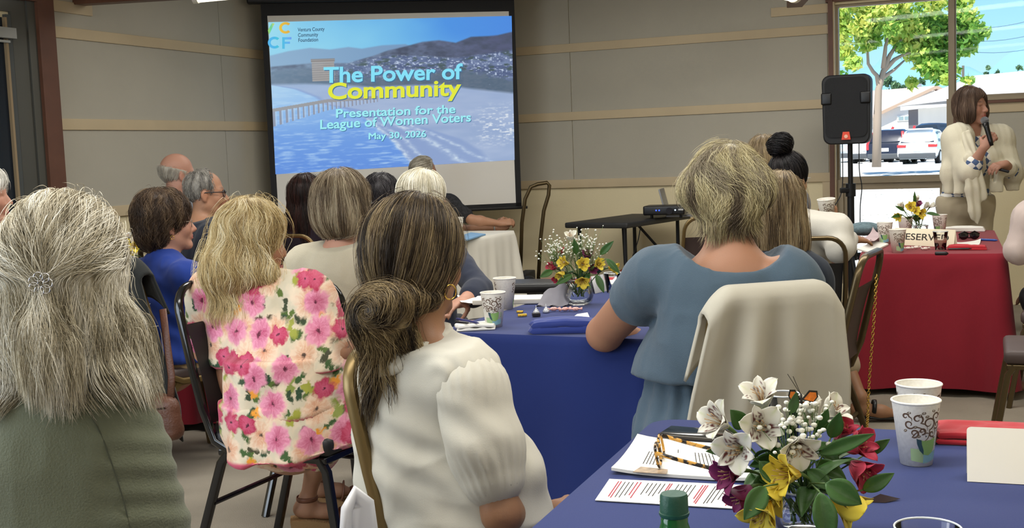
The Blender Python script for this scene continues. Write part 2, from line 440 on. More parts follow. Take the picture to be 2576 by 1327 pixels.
# ------------------------------------------------------------------ people
def skin_mat():
    if 'skin' in MATS: return MATS['skin']
    m = mat('skin', None, .5, attr='col', spec=.4, bump=(260, .06)); b = m.node_tree.nodes['Principled BSDF']
    b.inputs['Subsurface Weight'].default_value = .12; b.inputs['Subsurface Radius'].default_value = (.012, .005, .003)
    return m
class Person:
    """joints in world metres; yaw 0 looks along +Y, positive turns to the right (+X)"""
    def __init__(s, head, yaw, hyaw=None, hpitch=0., htilt=0., sc=1., sw=.175, lean=.02, seat=.47, girth=1., standing=False, neck=.0, slope=.055, twist=None, lat=0.):
        s.sc = sc; s.yaw = math.radians(yaw); hy = math.radians(yaw if hyaw is None else hyaw)
        s.F = V(math.sin(s.yaw), math.cos(s.yaw), 0); s.S = V(math.cos(s.yaw), -math.sin(s.yaw), 0); s.U = V(0, 0, 1)   # S = the person's right
        hf = V(math.sin(hy), math.cos(hy), 0); hs = V(math.cos(hy), -math.sin(hy), 0); hp = math.radians(hpitch); ht = math.radians(htilt)
        s.hF = hf*math.cos(hp)+s.U*math.sin(hp); hu = np.cross(hs, s.hF)
        s.hS = hs*math.cos(ht)+hu*math.sin(ht); s.hU = np.cross(s.hS, s.hF)
        s.head = np.asarray(head, float); s.girth = girth
        s.nb = s.head-s.F*(.035*sc)-s.U*(.185*sc-neck)-s.S*lat            # neck base (C7 level, centre)
        s.sh = {d: s.nb+s.S*d*sw-s.U*slope*sc for d in (1, -1)}
        s.sw = sw
        pz = seat+.06 if not standing else .92*sc
        s.pel = V(s.nb[0], s.nb[1], pz)-s.F*lean
        s.hip = {d: s.pel+s.S*d*.09*girth for d in (1, -1)}
        if not standing:
            s.knee = {d: s.pel+s.F*.42*sc+s.S*d*.12+V(0, 0, -.02) for d in (1, -1)}
            s.ank = {d: V(s.knee[d][0], s.knee[d][1], .09)-s.F*.04 for d in (1, -1)}
        else:
            s.knee = {d: s.pel+s.S*d*.095+s.F*.02-V(0, 0, .42*sc) for d in (1, -1)}
            s.ank = {d: V(s.knee[d][0], s.knee[d][1], .09)-s.F*.03 for d in (1, -1)}
        s.elb = {d: s.sh[d]+s.S*d*.05-s.U*.28*sc+s.F*.06 for d in (1, -1)}
        s.wri = {d: s.elb[d]+s.F*.2*sc-s.S*d*.08-s.U*.08 for d in (1, -1)}
        s.hand = {}
        s.root = None
    def W(s, f=0, r=0, u=0): return s.head+(s.hF*f+s.hS*r+s.hU*u)*s.sc
    # ---- regions as primitive lists
    def torso(s, B, e=0., k=.05, bust=.0, waist=.87, depth=.7):
        g = s.girth; n = s.F
        ch = s.nb-s.U*.20*s.sc-s.F*.0; wst = s.pel+s.U*.14
        cw = (s.sw*.86)*(.5+.5*g); 
        B.cap(s.sh[1]-s.S*.015, s.sh[-1]+s.S*.015, .052+e, k=k)
        for d in (1, -1): B.cap(s.nb+s.U*.015, s.sh[d]-s.S*d*.02, .046+e, .047+e, k=k)
        B.cap(s.nb-s.U*.13-s.F*.01, ch-s.U*.08, cw*.98+e, cw+e, k=k, flat=(n, depth*.86))
        B.cap(ch-s.U*.06, wst, cw+e, cw*waist*g+e, k=k, flat=(n, depth))
        B.cap(wst, s.pel, cw*waist*g+e, .165*g+e, k=k, flat=(n, depth+.06))
        if bust:
            for d in (1, -1): B.ell(ch+s.F*cw*.62+s.S*d*.075-s.U*.02, (.07+bust+e, .07+bust+e, .075+bust+e), k=.05)
    def hips(s, B, e=0., k=.05):
        g = s.girth
        B.ell(s.pel-s.U*.01, (.185*g+e, .15*g+e, .125+e), basis(s.S, s.F, s.U), k=k)
    def upper_arm(s, B, d, e=0., k=.03, a=0., b=1., e2=None, g=1.):
        e2 = e if e2 is None else e2; A, E = s.sh[d], s.elb[d]
        B.cap(A+(E-A)*a, A+(E-A)*b, .05*g+e, .05*g+(.039*g-.05*g)*b+e2, k=k)
        if a == 0: B.ell(A+(E-A)*.1, (.056*g+e,)*3, k=.03)
    def forearm(s, B, d, e=0., k=.02, a=0., b=1., g=1.):
        E, Wr = s.elb[d], s.wri[d]
        r = lambda t: (.041+.004*math.sin(PI*min(1, t*2.2)) if t < .4 else .043-(t-.4)/.6*.0165)*g
        m = E+(Wr-E)*.32
        if a < .32: B.cap(E+(Wr-E)*a, E+(Wr-E)*min(b, .32), .038*g+e, .041*g+e, k=k)
        if b > .32: B.cap(E+(Wr-E)*max(a, .32), E+(Wr-E)*b, .041*g+e, (.041-.0155*(b-.32)/.68)*g+e, k=k, flat=None)
    def legs(s, B, e=0., k=.04, a=1., d=(1, -1), g=1.):
        for q in d:
            B.cap(s.hip[q], s.knee[q], .088*g+e, .06*g+e, k=k)
            if a > 0:
                E = s.knee[q]+(s.ank[q]-s.knee[q])*a
                B.cap(s.knee[q], E, .056*g+e, (.056-.02*a)*g+e, k=.03)
                if a > .3:
                    c = s.knee[q]+(s.ank[q]-s.knee[q])*.3-s.F*.018; B.ell(c, (.046*g+e, .05*g+e, .09), k=.03)
    def feet(s, B, d=(1, -1), dirs=None):
        for q in d:
            f = dirs[q] if dirs else unit(s.F+s.S*q*.15); a = V(*s.ank[q]); b = V(a[0], a[1], .035)
            B.cap(a, b-f*.02, .036, .034, k=.02); B.cap(b-f*.04, b+f*.12, .032, .03, k=.02, flat=(s.U, .8)); B.cap(b+f*.1, b+f*.165-V(0, 0, .006), .036, .022, k=.02, flat=(s.U, .6))
    def neck(s, B, e=0.):
        g = .9+.1*s.girth
        B.cap(s.nb-s.U*.02+s.F*.005, s.W(-.012, 0, -.07), (.062*g)*s.sc+e, .056*s.sc*g+e, k=.03)
    def head_prims(s, B, male=False, ears=True, jaw=1., nose=1.):
        c, W_ = s.sc, s.W; A = basis(s.hS, s.hF, s.hU)
        B.ell(W_(-.008, 0, .034), V(.076, .096, .088)*c, A, k=.02)
        B.ell(W_(.022, 0, -.03), V(.064*jaw, .072, .085)*c, A, k=.025)
        for d in (1, -1):
            B.cap(W_(.0, d*.05*jaw, -.062), W_(.072, d*.012, -.105), .022*c, .018*c, k=.025)
            B.ell(W_(.062, d*.036, -.032), V(.026, .024, .026)*c, A, k=.025)
            B.cap(W_(.084, d*.014, .02), W_(.07, d*.046, .016), .011*c, .011*c, k=.015)
        B.ell(W_(.08, 0, -.104), V(.02, .017, .016)*c, A, k=.018)
        for d in (1, -1): B.ell(W_(.098, d*.031, -.002), V(.017, .016, .012)*c, A, k=.012, sub=True)
        for d in (1, -1): B.cap(W_(.0875, d*.019, .0075), W_(.082, d*.044, .0055), .0062*c, .0055*c, k=.006); B.cap(W_(.086, d*.02, -.0115), W_(.081, d*.043, -.010), .005*c, .0045*c, k=.006)
        B.cap(W_(.084, 0, .012), W_(.112*.5+.112*.5*nose, 0, -.036), .0085*c, .0125*c, k=.012)
        for d in (1, -1): B.ell(W_(.098, d*.013, -.042), V(.008, .011, .008)*c, A, k=.008)
        B.ell(W_(.086, 0, -.063), V(.022, .014, .016)*c, A, k=.012)
        B.cap(W_(.099, -.008, -.0635), W_(.099, .008, -.0635), .0048*c, k=.006)
        B.cap(W_(.097, -.009, -.0745), W_(.097, .009, -.0745), .0056*c, k=.006)
        for d in (1, -1):
            B.cap(W_(.098, d*.009, -.064), W_(.086, d*.024, -.067), .0045*c, .003*c, k=.006); B.cap(W_(.096, d*.009, -.074), W_(.086, d*.024, -.069), .005*c, .003*c, k=.006)
        B.cap(W_(.104, -.02, -.0688), W_(.104, .02, -.0688), .0022*c, k=.004, sub=True)
        if male: B.ell(W_(.07, 0, -.1), V(.032, .022, .02)*c, A, k=.02)
        if ears:
            for d in (1, -1):
                B.ell(W_(-.008, d*.077, -.012), V(.011, .019, .031)*c, basis(s.hS+s.hF*d*.35, s.hF-s.hS*d*.35, s.hU), k=.008)
                B.ell(W_(-.002, d*.088, -.010), V(.007, .010, .018)*c, A, k=.006, sub=True)
                B.ell(W_(-.004, d*.076, -.038), V(.007, .01, .01)*c, A, k=.006)
    def hand_prims(s, B, d, dr, pn, curl=.5, thumb=.6, k=.006, sz=1., spread=.0, idx=None):
        """dr: palm direction; pn: palm normal (the way the palm faces); five fingers"""
        c = s.sc*sz; dr = unit(dr); pn = unit(pn-dr*np.dot(pn, dr)); sd = np.cross(dr, pn)*d   # sd points to the thumb side for the right hand
        w = s.wri[d]; 
        B.cap(w, w+dr*.03*c, .026*c, .03*c, k=.015, flat=(pn, .72))
        for o in (-.024, -.008, .008, .024): B.cap(w+dr*.02*c+sd*o*.7*c, w+dr*.086*c+sd*o*c, .0135*c, .0115*c, k=.012, flat=(pn, .95))
        s.tips = []
        for j, (o, L, q) in enumerate(((.027, .072, .0), (.009, .08, .05), (-.009, .075, .1), (-.026, .058, .16))):
            p = w+dr*(.09-.004*abs(j-1.2))*c+sd*o*c; a = 0; cu = (curl if idx is None or j else idx)+q*.5; R = .0094*c*(1-.06*j)
            for m_, (fr, bend) in enumerate(((.46, .75), (.31, 1.0), (.23, .6))):
                a += cu*bend
                dd = dr*math.cos(a)+pn*math.sin(a)+sd*(o*spread*20); q2 = p+unit(dd)*L*fr*c
                B.cap(p, q2, R, R*.9, k=k); p = q2; R *= .9
            s.tips.append(p)
        p = w+dr*.022*c+sd*.026*c; q2 = p+unit(dr*.55+sd*.75+pn*(.2+.3*thumb))*.045*c; B.cap(p, q2, .0135*c, .011*c, k=.012)
        q3 = q2+unit(dr*.8+sd*(.35-.5*thumb)+pn*(.25+.55*thumb))*.032*c; B.cap(q2, q3, .0105*c, .0095*c, k=k)
        q4 = q3+unit(dr*.75-sd*(.1+.4*thumb)+pn*(.3+.5*thumb))*.024*c; B.cap(q3, q4, .0095*c, .008*c, k=k)
    # ---- building
    def body(s, B, tone, label, vox=.008, lips='b5605a', shade=None, blush=.25, group=None, brow='5a4636', iris=None, stubble=None):
        r = s.root = empty('person', (0, 0, 0), 0, label, 'person', group)
        loc = V(s.pel[0], s.pel[1], 0)
        v, f = B.mesh(vox); v = smooth(v, f, 1, .35)
        t = np.array(srgb(tone)); red = t*np.array([1.06, .78, .72])
        col = np.repeat(t[None], len(v), 0)
        w = np.clip(.5+.5*fbm(v*14, 2, 3), 0, 1)[:, None]*blush; col = col*(1-w)+red*w
        # local head coordinates: lips, brows, cheeks
        q = (v-s.head)/s.sc; lf, lr, lu = q@s.hF, q@s.hS, q@s.hU
        m = np.exp(-((lu+.069)/.009)**2-(lr/.02)**2)*(lf > .086); m = np.clip(m*1.4, 0, 1)[:, None]; col = col*(1-m)+np.array(srgb(lips))*m
        for d in (1, -1):
            m = (np.exp(-(((lu-.026-.1*np.abs(lr-d*.03)*-.3))/.0045)**2-((lr-d*.034)/.017)**2)*(lf > .055))[:, None]*.8; col = col*(1-m)+np.array(srgb(brow))*m
            m = (np.exp(-((lu+.03)/.022)**2-((lr-d*.04)/.02)**2)*(lf > .04))[:, None]*.35; col = col*(1-m)+red*m
            m = (np.exp(-((lu+.012)/.035)**2-((lr-d*.082)/.012)**2))[:, None]*.4; col = col*(1-m)+red*m
        m = np.exp(-((lu+.04)/.012)**2-(lr/.014)**2)[:, None]*(lf > .1)[:, None]*.5; col = col*(1-m)+red*m
        if shade is not None: col = shade(v, col)
        o = link('body', mesh_np('body', v, f, True, col), skin_mat(), r)
        if iris is not None:
            for d in (1, -1):
                E = MB(); c = s.W(.073, d*.031, -.001); E.ico(c, .012*s.sc, 3); vv = np.concatenate(E.v); dd = unit(s.hF*1.0+s.hS*.0)
                ang = (vv-c)@dd/(.0125*s.sc); cc = np.where((ang > .97)[:, None], 0.01, np.where((ang > .87)[:, None], np.array(srgb(iris)), .5))
                link('eye', mesh_np('eye', vv, [np.array(q) for q in E.f], True, cc), mat('eye', None, .12, attr='col'), r)
        return r
    def cloth(s, B, name, m, vox=.008, wr=.004, wscale=(16, 16, 9), seed=1, folds=None, parent=None, sm=2, puv=False, col=None, label=None):
        v, f = B.mesh(vox); v = smooth(v, f, sm)
        n = vnormals(v, f); 
        d = wr*(fbm(v*np.array(wscale), 3, seed)*.8+.5*(1-2*np.abs(vnoise(v*np.array(wscale)*1.3+7, seed+4))))
        if folds is not None: d = d+folds(v, n)
        v = v+n*d[:, None]
        vec = None
        if puv:
            q = v-s.pel; vec = np.stack([q@s.S, q@s.F, v[:, 2]], 1)
        o = link(name, mesh_np(name, v, f, True, col(v, n) if col else None, vec=vec), m, s.root if parent is None else parent)
        if label: o['label'] = label
        return o
    def glasses(s, col='15151a', thick=.0022, name='glasses', lens=True, wf=.066, drop=0., gold=None):
        g = MB(); 
        for d in (1, -1):
            c = s.W(.103, d*.034, -.004+drop)
            pts = []
            for a in np.linspace(0, 2*PI, 20, endpoint=False):
                ca, sa = math.cos(a), math.sin(a); pts.append(c+(s.hS*.025*np.sign(ca)*abs(ca)**.75+s.hU*.019*np.sign(sa)*abs(sa)**.75-s.hF*.012*abs(d*.034+.025*ca)/.06)*s.sc)
            g.tube(pts, thick, 6, closed=True)
            g.tube([s.W(.096, d*.058, .004+drop), s.W(.088, d*.072, .005+drop), s.W(.0, d*.082, .006+drop), s.W(-.02, d*.081, -.004+drop)], thick*.9, 6)
        g.tube([s.W(.104, -.011, .0+drop), s.W(.107, 0, .004+drop), s.W(.104, .011, .0+drop)], thick, 6)
        o = g.build(name, mat('frame_'+col, col, .25, spec=.6), s.root, smooth=True)
        return o
# ------------------------------------------------------------------ room shell
cam_d.clip_end = 2500
class Frame:
    """wall frame: u along the wall, z up, w into the room"""
    def __init__(s, o, d):
        s.o = V(o[0], o[1], 0); s.u = unit(V(d[0], d[1], 0)); s.z = V(0, 0, 1); s.w = V(s.u[1], -s.u[0], 0)
        if s.w[1] > 0 and abs(s.w[1]) > .5: s.w = -s.w
        s.R = np.array([s.u, s.w, s.z]).T
    def p(s, u, z, w=0): return s.o+s.u*u+s.z*z+s.w*w
    def box(s, mb, u0, u1, z0, z1, w0, w1, mi=0, bev=0): mb.box(s.p((u0+u1)/2, (z0+z1)/2, (w0+w1)/2), (u1-u0, abs(w1-w0), z1-z0), s.R, bev, mi)
    def hit(s, px, py, w=0.):
        d = FW+RT*(px-WPX/2)/FPX-UP*(py-HPX/2)/FPX; e = V(0, 0, EYE); t = ((s.o+s.w*w-e)@s.w)/(d@s.w); q = e+d*t
        return (q-s.o)@s.u, q[2]
CX, CY = -1.569, 11.802
FB = Frame((CX, CY), (1, -.4215))                 # back wall, u grows to the right
FL = Frame((CX, CY), (-1, -2.662))                # left wall, u grows towards the camera
FL.w = V(abs(FL.u[1]), -abs(FL.u[0]), 0); FL.w = unit(V(.936, -.3516, 0)); FL.R = np.array([FL.u, FL.w, FL.z]).T
ZB, ZM, ZT, ZU, CEIL = 1.019, 1.629, 2.239, 2.41, 3.0
m_wall = mat('wall_paint', 'dccfab', .7, bump=(90, .08), vary=(1.2, .04))
m_panel = mat('grey_panel_fabric', 'b0ab9d', .9, bump=(420, .25), vary=(2.0, .03), sheen=.1)
m_trim = mat('tan_trim', 'c0ae8e', .6, bump=(30, .05), vary=(3, .05))
m_brown = mat('brown_wood', '63402f', .5, bump=(14, .15, (1, 1, .08)), vary=(6, .12))
m_frame = mat('taupe_window_frame', '9a8c74', .5, vary=(3, .04))
m_dark = mat('dark_gap', '2c2824', .9)
m_metal = mat('dark_bronze_metal', '5b5a54', .45, metal=.4)
m_alu = mat('silver_metal', 'b9b9b6', .35, metal=.8)
m_ceil = mat('ceiling_paint', 'd8d2c4', .8)

# window openings on the back wall
u1a, zw1t = FB.hit(2100, 18); u1b, _ = FB.hit(2387, 30); _, zw1b = FB.hit(2240, 446)
u2a, _ = FB.hit(2402, 30); u2b = u2a+1.15; _, zw2b = FB.hit(2480, 244)
zl1, zl0 = FB.hit(2240, 474)[1], .16
u1L, u1R = FB.hit(2128, 520)[0], FB.hit(2357, 520)[0]
ztop = zw1t+.02; UE = 8.6; TH = -.14
b = MB()
FB.box(b, -.1, u1a, 0, CEIL, TH, 0); FB.box(b, u1a, u2b, ztop, CEIL, TH, 0)
FB.box(b, u2a, u2b, 0, zw2b, TH, 0); FB.box(b, u2b, UE, 0, CEIL, TH, 0); FB.box(b, u1a, u2a, 0, zl0, TH, 0)
struct(b.build('wall_back', m_wall))
b = MB(); LE = 11.5
FL.box(b, 0, LE, 0, CEIL, TH, 0); struct(b.build('wall_left', m_wall))
eb = FB.p(UE, 0); el = FL.p(LE, 0)
FR_ = Frame(eb[:2], -FB.w[:2]*-1); 
def wall_between(name, a, c):
    b = MB(); a, c = V(a[0], a[1], 0), V(c[0], c[1], 0); d = unit(c-a); n = V(-d[1], d[0], 0)
    b.box((a+c)/2+V(0, 0, CEIL/2), (np.linalg.norm(c-a), .12, CEIL), np.array([d, n, V(0, 0, 1)]).T); return struct(b.build(name, m_wall))
er = eb+FB.w*14.5; er2 = el+unit(V(-.2, -1, 0))*5.5
wall_between('wall_right', eb, er); wall_between('wall_rear', er, er2); wall_between('wall_side', er2, el)
pts = [FB.p(-.15, 0, -.1), FB.p(UE+.1, 0, -.1), er+V(.1, -.1, 0), er2+V(-.1, -.1, 0), el+V(-.2, 0, 0)]
def slab(name, z0, z1, m):
    b = MB(); n = len(pts); v = [V(q[0], q[1], z0) for q in pts]+[V(q[0], q[1], z1) for q in pts]
    b.add(v, [tuple(range(n)), tuple(range(n, 2*n))]+[(i, (i+1) % n, n+(i+1) % n, n+i) for i in range(n)]); return struct(b.build(name, m))
m_carpet = mat('grey_brown_carpet', '8f8677', .95, bump=(300, .5), vary=(4, .1))
slab('floor', -.1, 0, m_carpet); slab('ceiling', CEIL, CEIL+.1, m_ceil)

# fabric panels with dark seams between, and the flat battens
def panels(F, name, us, rows, thick=.012):
    b = MB()
    for i in range(len(us)-1):
        for z0, z1 in rows:
            F.box(b, us[i]+.003, us[i+1]-.003, z0, z1, 0, thick)
    return struct(b.build(name, m_panel))
seam = FB.hit(1437, 200)[0]; seam2 = FL.hit(556, 200)[0]
rows = [(ZB+.075, ZM), (ZM+.07, ZT), (ZT+.07, 2.93)]
panels(FB, 'wall_panel_back', [.05, seam-1.22, seam, u1a-.06], rows)
panels(FB, 'wall_panel_back', [u2a+.05, u2a+.9, UE-.1], [(ZB+.075, ZM-.1)])
uD = FL.hit(151, 480)[0]
panels(FL, 'wall_panel_left', [.05, seam2, uD-.02], rows)
b = MB(); FB.box(b, 0, UE, ZB+.07, 2.9, .0, .004); bm0 = b
t = 0
for F, lst in ((FB, [(0, u1a-.05, ZB), (0, u1a-.05, ZM), (0, u1a-.05, ZT), (u1a-.52, u1a-.05, ZU), (u2a+.05, UE, ZB), (u2a+.05, UE, zw2b-.125)]),
               (FL, [(0, uD-.01, ZB), (0, uD-.01, ZM), (0, uD-.01, ZT), (uD-.42, uD-.01, ZU)])):
    for a, c, z in lst:
        t += 1; b = MB(); F.box(b, a, c, z, z+.075, 0, .026, bev=.003); o = b.build('trim_%d' % t, m_trim); struct(o)
b = MB(); FB.box(b, 0, u1a-.05, 0, .1, 0, .015); struct(b.build('baseboard_back', m_trim))
b = MB(); FL.box(b, 0, uD-.01, 0, .1, 0, .015); struct(b.build('baseboard_left', m_trim))
# little vertical trim under the rail, left of the window
b = MB(); FB.box(b, u1a-.115, u1a-.055, 0, ZB, 0, .02); struct(b.build('trim_20', m_trim))

# window_1: tall light over a low light; window_2: high light
m_glass = glass_mat('window_glass', (.97, .985, .98), .05)
def window(name, u0, u1, z0, z1, fr, brown=True, sill=False):
    root = struct(empty(name, FB.p(u0, z0, -.07)))
    b = MB(); o = V(*FB.p(u0, z0, -.07))
    for a, c, d, e in ((u0, u0+fr, z0, z1), (u1-fr, u1, z0, z1), (u0+fr, u1-fr, z0, z0+fr), (u0+fr, u1-fr, z1-fr, z1)): FB.box(b, a, c, d, e, -.1, -.03)
    b.v = [q-o for q in b.v]; b.build('window_frame', m_frame, root)
    g = MB(); FB.box(g, u0+fr, u1-fr, z0+fr, z1-fr, -.068, -.062); g.v = [q-o for q in g.v]; g.build('glass', m_glass, root)
    return root
window('window_1', u1a, u1b+.015, zw1b-.01, ztop, .022)
window('window_2', u2a-.015, u2b, zw2b, ztop, .022)
window('window_3', u1a+.05, u1b-.02, zl0, zl1+.05, .055)
b = MB(); FB.box(b, u1a, u1b, zl1+.05, zw1b-.01, TH, -.005); FB.box(b, u1a, u1a+.05, zl0, zl1+.05, TH, -.005); FB.box(b, u1b-.02, u2a, zl0, zw2b, TH, -.005)
struct(b.build('trim_21', m_frame))                                         # transom below the tall light
b = MB(); FB.box(b, u1b+.004, u2a-.004, zw1b-.3, ztop, -.12, .012); struct(b.build('trim_22', m_frame))    # mullion
b = MB(); FB.box(b, u1a-.05, u1a-.012, 0, ztop+.06, -.02, .05); struct(b.build('trim_23', m_brown))
b = MB(); FB.box(b, u1a-.012, u1a, 0, ztop+.02, -.03, .04); struct(b.build('trim_24', m_trim))
b = MB(); FB.box(b, u1a-.07, UE, ztop+.02, ztop+.05, -.02, .035, 0); struct(b.build('trim_25', m_brown))
b = MB(); FB.box(b, u1a-.11, UE, ztop+.05, ztop+.2, -.0, .04); struct(b.build('trim_26', m_trim))
b = MB(); FB.box(b, u2a, UE, zw2b-.05, zw2b-.028, 0, .05); struct(b.build('trim_27', m_brown))
b = MB(); FB.box(b, u2a, UE, zw2b-.026, zw2b-.0, -.05, .045); struct(b.build('trim_28', m_frame))
b = MB(); FB.box(b, u2a-.012, u2a+.012, zw2b-.6, zw2b, 0, .03); struct(b.build('trim_29', m_brown))

# door on the left wall: brown casing, metal frame, dark glazed leaf with a closer
ud1 = uD+.33
d = struct(empty('door_1', FL.p(uD+.9, 0, 0))); o = V(*FL.p(uD+.9, 0, 0))
def dpart(name, boxes, m):
    b = MB()
    for q in boxes: FL.box(b, *q)
    b.v = [w-o for w in b.v]; return b.build(name, m, d)
dz = 2.43
dpart('casing', [(uD, uD+.15, 0, dz+.12, 0, .06), (uD+.15, uD+1.7, dz+.02, dz+.12, 0, .06)], m_brown)
dpart('door_frame', [(uD+.15, uD+.22, 0, dz+.02, 0, .035), (uD+.22, uD+.35, 0, dz+.02, 0, .022), (uD+.35, uD+1.6, dz-.06, dz+.02, 0, .022)], m_metal)
dpart('leaf_stile', [(uD+.36, uD+.4, .0, dz-.08, 0, .03), (uD+.42, uD+1.5, 0, 1.0, 0, .028)], mat('door_leaf', '4a4d4c', .5))
dpart('stop_bead', [(uD+.4, uD+.418, .0, dz-.1, 0, .034)], mat('tan_bead', '9a8566', .6))
dpart('door_glass', [(uD+.418, uD+1.5, 1.0, dz-.1, 0, .012)], mat('dark_door_glass', '16202c', .12, spec=.5))
dpart('door_closer', [(uD+.38, uD+.8, dz-.235, dz-.17, .03, .085), (uD+.4, uD+.75, dz-.26, dz-.245, .03, .05)], m_alu)

# wood beams at the ceiling and fluorescent lights hung below
def beam(name, p, q, w, h):
    b = MB(); p, q = np.array(p, float), np.array(q, float); d = unit(q-p); n = unit(np.cross(V(0, 0, 1), d)); 
    b.box((p+q)/2, (np.linalg.norm(q-p), w, h), np.array([d, n, np.cross(d, n)]).T, .006); return struct(b.build(name, m_brown))
pA = at(150, 2, 8.2); pB = at(330, -14, 7.0)
beam('trim_30', pA+V(-.2, .3, .07), at(640, -14, 7.2)+V(0, 0, .07), .12, .14)
pC = at(2016, 4, 9.2); beam('trim_31', pC+V(.02, .3, .05), at(2060, -60, 7.0)+V(0, 0, .05), .12, .12)
m_tube = mat('lit_diffuser', 'fffdf2', .4, emit=('fff6dc', 1.6))
def fixture(label, p, q):
    r = empty('fluorescent_light', p, 0, label, 'ceiling light'); p, q = V(*p), V(*q); d = unit(q-p); L = np.linalg.norm(q-p)
    b = MB(); b.tube([V(0, 0, 0)+d*.02, d*(L-.02)], .045, 20, sy=.75); b.build('diffuser', m_tube, r, smooth=False)
    b = MB(); b.tube([d*0, d*.03], .05, 20, sy=.78); b.tube([d*(L-.03), d*L], .05, 20, sy=.78); b.build('end_cap', mat('milky_cap', 'e8e6d6', .4), r)
    b = MB(); n = np.cross(d, V(0, 0, 1)); b.box(d*L/2+V(0, 0, .05), (L*.98, .07, .03), np.array([d, n, V(0, 0, 1)]).T); b.build('housing', mat('white_enamel', 'dedbd0', .4), r)
    b = MB()
    for t in (.2, .8): b.tube([d*L*t+V(0, 0, .06), d*L*t+V(0, 0, CEIL-p[2]+(0)) ], .006, 6)
    b.build('hanger', m_alu, r)
    return r
fixture('lit fluorescent light at the ceiling above the projection screen', at(486, -1, 7.6)+V(0, 0, .012), at(920, -42, 7.6)+V(0, 0, .012))
fixture('lit fluorescent light whose rounded end shows left of the window', at(2003, -2, 8.2)+V(0, 0, .012), at(1700, -75, 7.4)+V(0, 0, .012))

# ------------------------------------------------------------------ projection screen with the slide
sA, sB = at(672, 34, 10.12), at(1288, 33, 10.46)
su = unit(V(sB[0]-sA[0], sB[1]-sA[1], 0)); sn = V(su[1], -su[0], 0)
class SF(Frame): pass
FS = SF.__new__(SF); FS.o = V(sA[0], sA[1], 0); FS.u = su; FS.z = V(0, 0, 1); FS.w = sn; FS.R = np.array([su, sn, V(0, 0, 1)]).T
SWd = FS.hit(1290, 300)[0]; zs1 = FS.hit(980, 34)[1]; zs0 = FS.hit(1250, 512)[1]
scr = empty('projection_screen', FS.p(SWd/2, 0, 0), 0, 'pull-down white projection screen with black border showing a coastal title slide', 'projection screen')
so = V(*FS.p(SWd/2, 0, 0))
def spart(b, name, m, parent=None): b.v = [q-so for q in b.v]; return b.build(name, m, parent or scr)
b = MB(); FS.box(b, 0, SWd, zs0, zs1, -.004, 0); spart(b, 'screen_fabric', mat('screen_white', 'e2dfd8', .8))
b = MB()
for q in ((-.05, 0, zs0-.03, zs1+.1), (SWd, SWd+.05, zs0-.03, zs1+.1), (0, SWd, zs1, zs1+.1), (-.05, SWd+.05, zs0-.03, zs0)): FS.box(b, *q, -.004, .001)
spart(b, 'border', mat('screen_black', '17171a', .7))
b = MB(); FS.box(b, -.1, SWd+.1, zs0-.055, zs0-.03, -.015, .015, bev=.006); spart(b, 'bottom_bar', mat('black_metal', '101012', .4))
b = MB(); FS.box(b, -.16, SWd+.12, zs1+.1, zs1+.22, -.06, .06, bev=.02); spart(b, 'case', mat('case_black', '1c1b1c', .5))
b = MB()
for u in (.1, SWd-.1): b.tube([FS.p(u, zs1+.21), FS.p(u, CEIL+.01)], .008, 6)
spart(b, 'hanger', mat('black_metal'))
# slide raster (projected light) painted per vertex
cTL, cTR, cBR, cBL = [np.array(FS.hit(*q)) for q in ((675, 56), (1287, 40), (1294.5, 402), (693, 438))]
NX, NY = 660, 420
ss, tt = np.meshgrid(np.linspace(0, 1, NX), np.linspace(0, 1, NY), indexing='ij')
def slide_uv(s, t):
    s = np.asarray(s)[..., None]; t = np.asarray(t)[..., None]
    return (cTL*(1-s)+cTR*s)*(1-t)+(cBL*(1-s)+cBR*s)*t
def s_of(px, py):
    u, z = FS.hit(px, py); s, t = .5, .5
    for _ in range(12):
        q = slide_uv(s, t); e = 1e-4; J = np.array([(slide_uv(s+e, t)-q)/e, (slide_uv(s, t+e)-q)/e]).reshape(2, 2).T
        ds = np.linalg.solve(J, np.array([u, z])-q.reshape(2)); s += ds[0]; t += ds[1]
    return s, t
Z3 = lambda a, b_, c=0., o=3, sd=0: fbm(np.stack([ss*a, tt*b_, np.full_like(ss, c)], -1), o, sd)
def lerp(a, b_, w): w = np.clip(w, 0, 1)[..., None]; return np.asarray(a)*(1-w)+np.asarray(b_)*w
C = lambda h: np.array([int(h[i:i+2], 16)/255 for i in (0, 2, 4)])
def poly(pts):
    q = np.array([s_of(640+x*.42210, y*.42210) for x, y in pts]); o = np.argsort(q[:, 0]); q = q[o]
    return np.interp(ss, q[:, 0], q[:, 1])
img = lerp(C('58b8f0'), C('63c3f4'), ss)*1.0
img = lerp(C('9be4f6'), lerp(C('55adee'), C('4f8fe6'), ss), np.clip(.2+1.0*ss-.9*tt+.2*Z3(4, 4), 0, 1))
far = poly([(80, 330), (200, 300), (330, 280), (450, 290), (560, 275), (640, 285), (760, 265), (900, 258), (1010, 300), (1600, 330)]); img = lerp(img, lerp(C('86a9c9'), C('6f93c0'), ss), (tt-far)*90)
hill = poly([(80, 395), (330, 372), (560, 372), (700, 330), (800, 295), (900, 272), (1000, 245), (1100, 235), (1200, 250), (1290, 215), (1400, 210), (1450, 205), (1535, 185)])
hc = lerp(lerp(C('7d93ad'), C('565d7c'), ss*1.3-.2), C('4a5368'), .5+.9*Z3(26, 34, o=4)); img = lerp(img, hc, (tt-hill)*90)
town = poly([(80, 415), (400, 400), (640, 345), (800, 320), (1000, 325), (1200, 340), (1535, 290)])
tn = Z3(110, 120, 1, 2, 4); tc_ = lerp(C('55648a'), C('7a8bb0'), .5+Z3(20, 40)); tc_ = lerp(tc_, C('c3d2ea'), (tn-.15)*2.6); tc_ = lerp(tc_, C('4a5c60'), (Z3(34, 60, 5, 3, 8)-.05)*2.2)
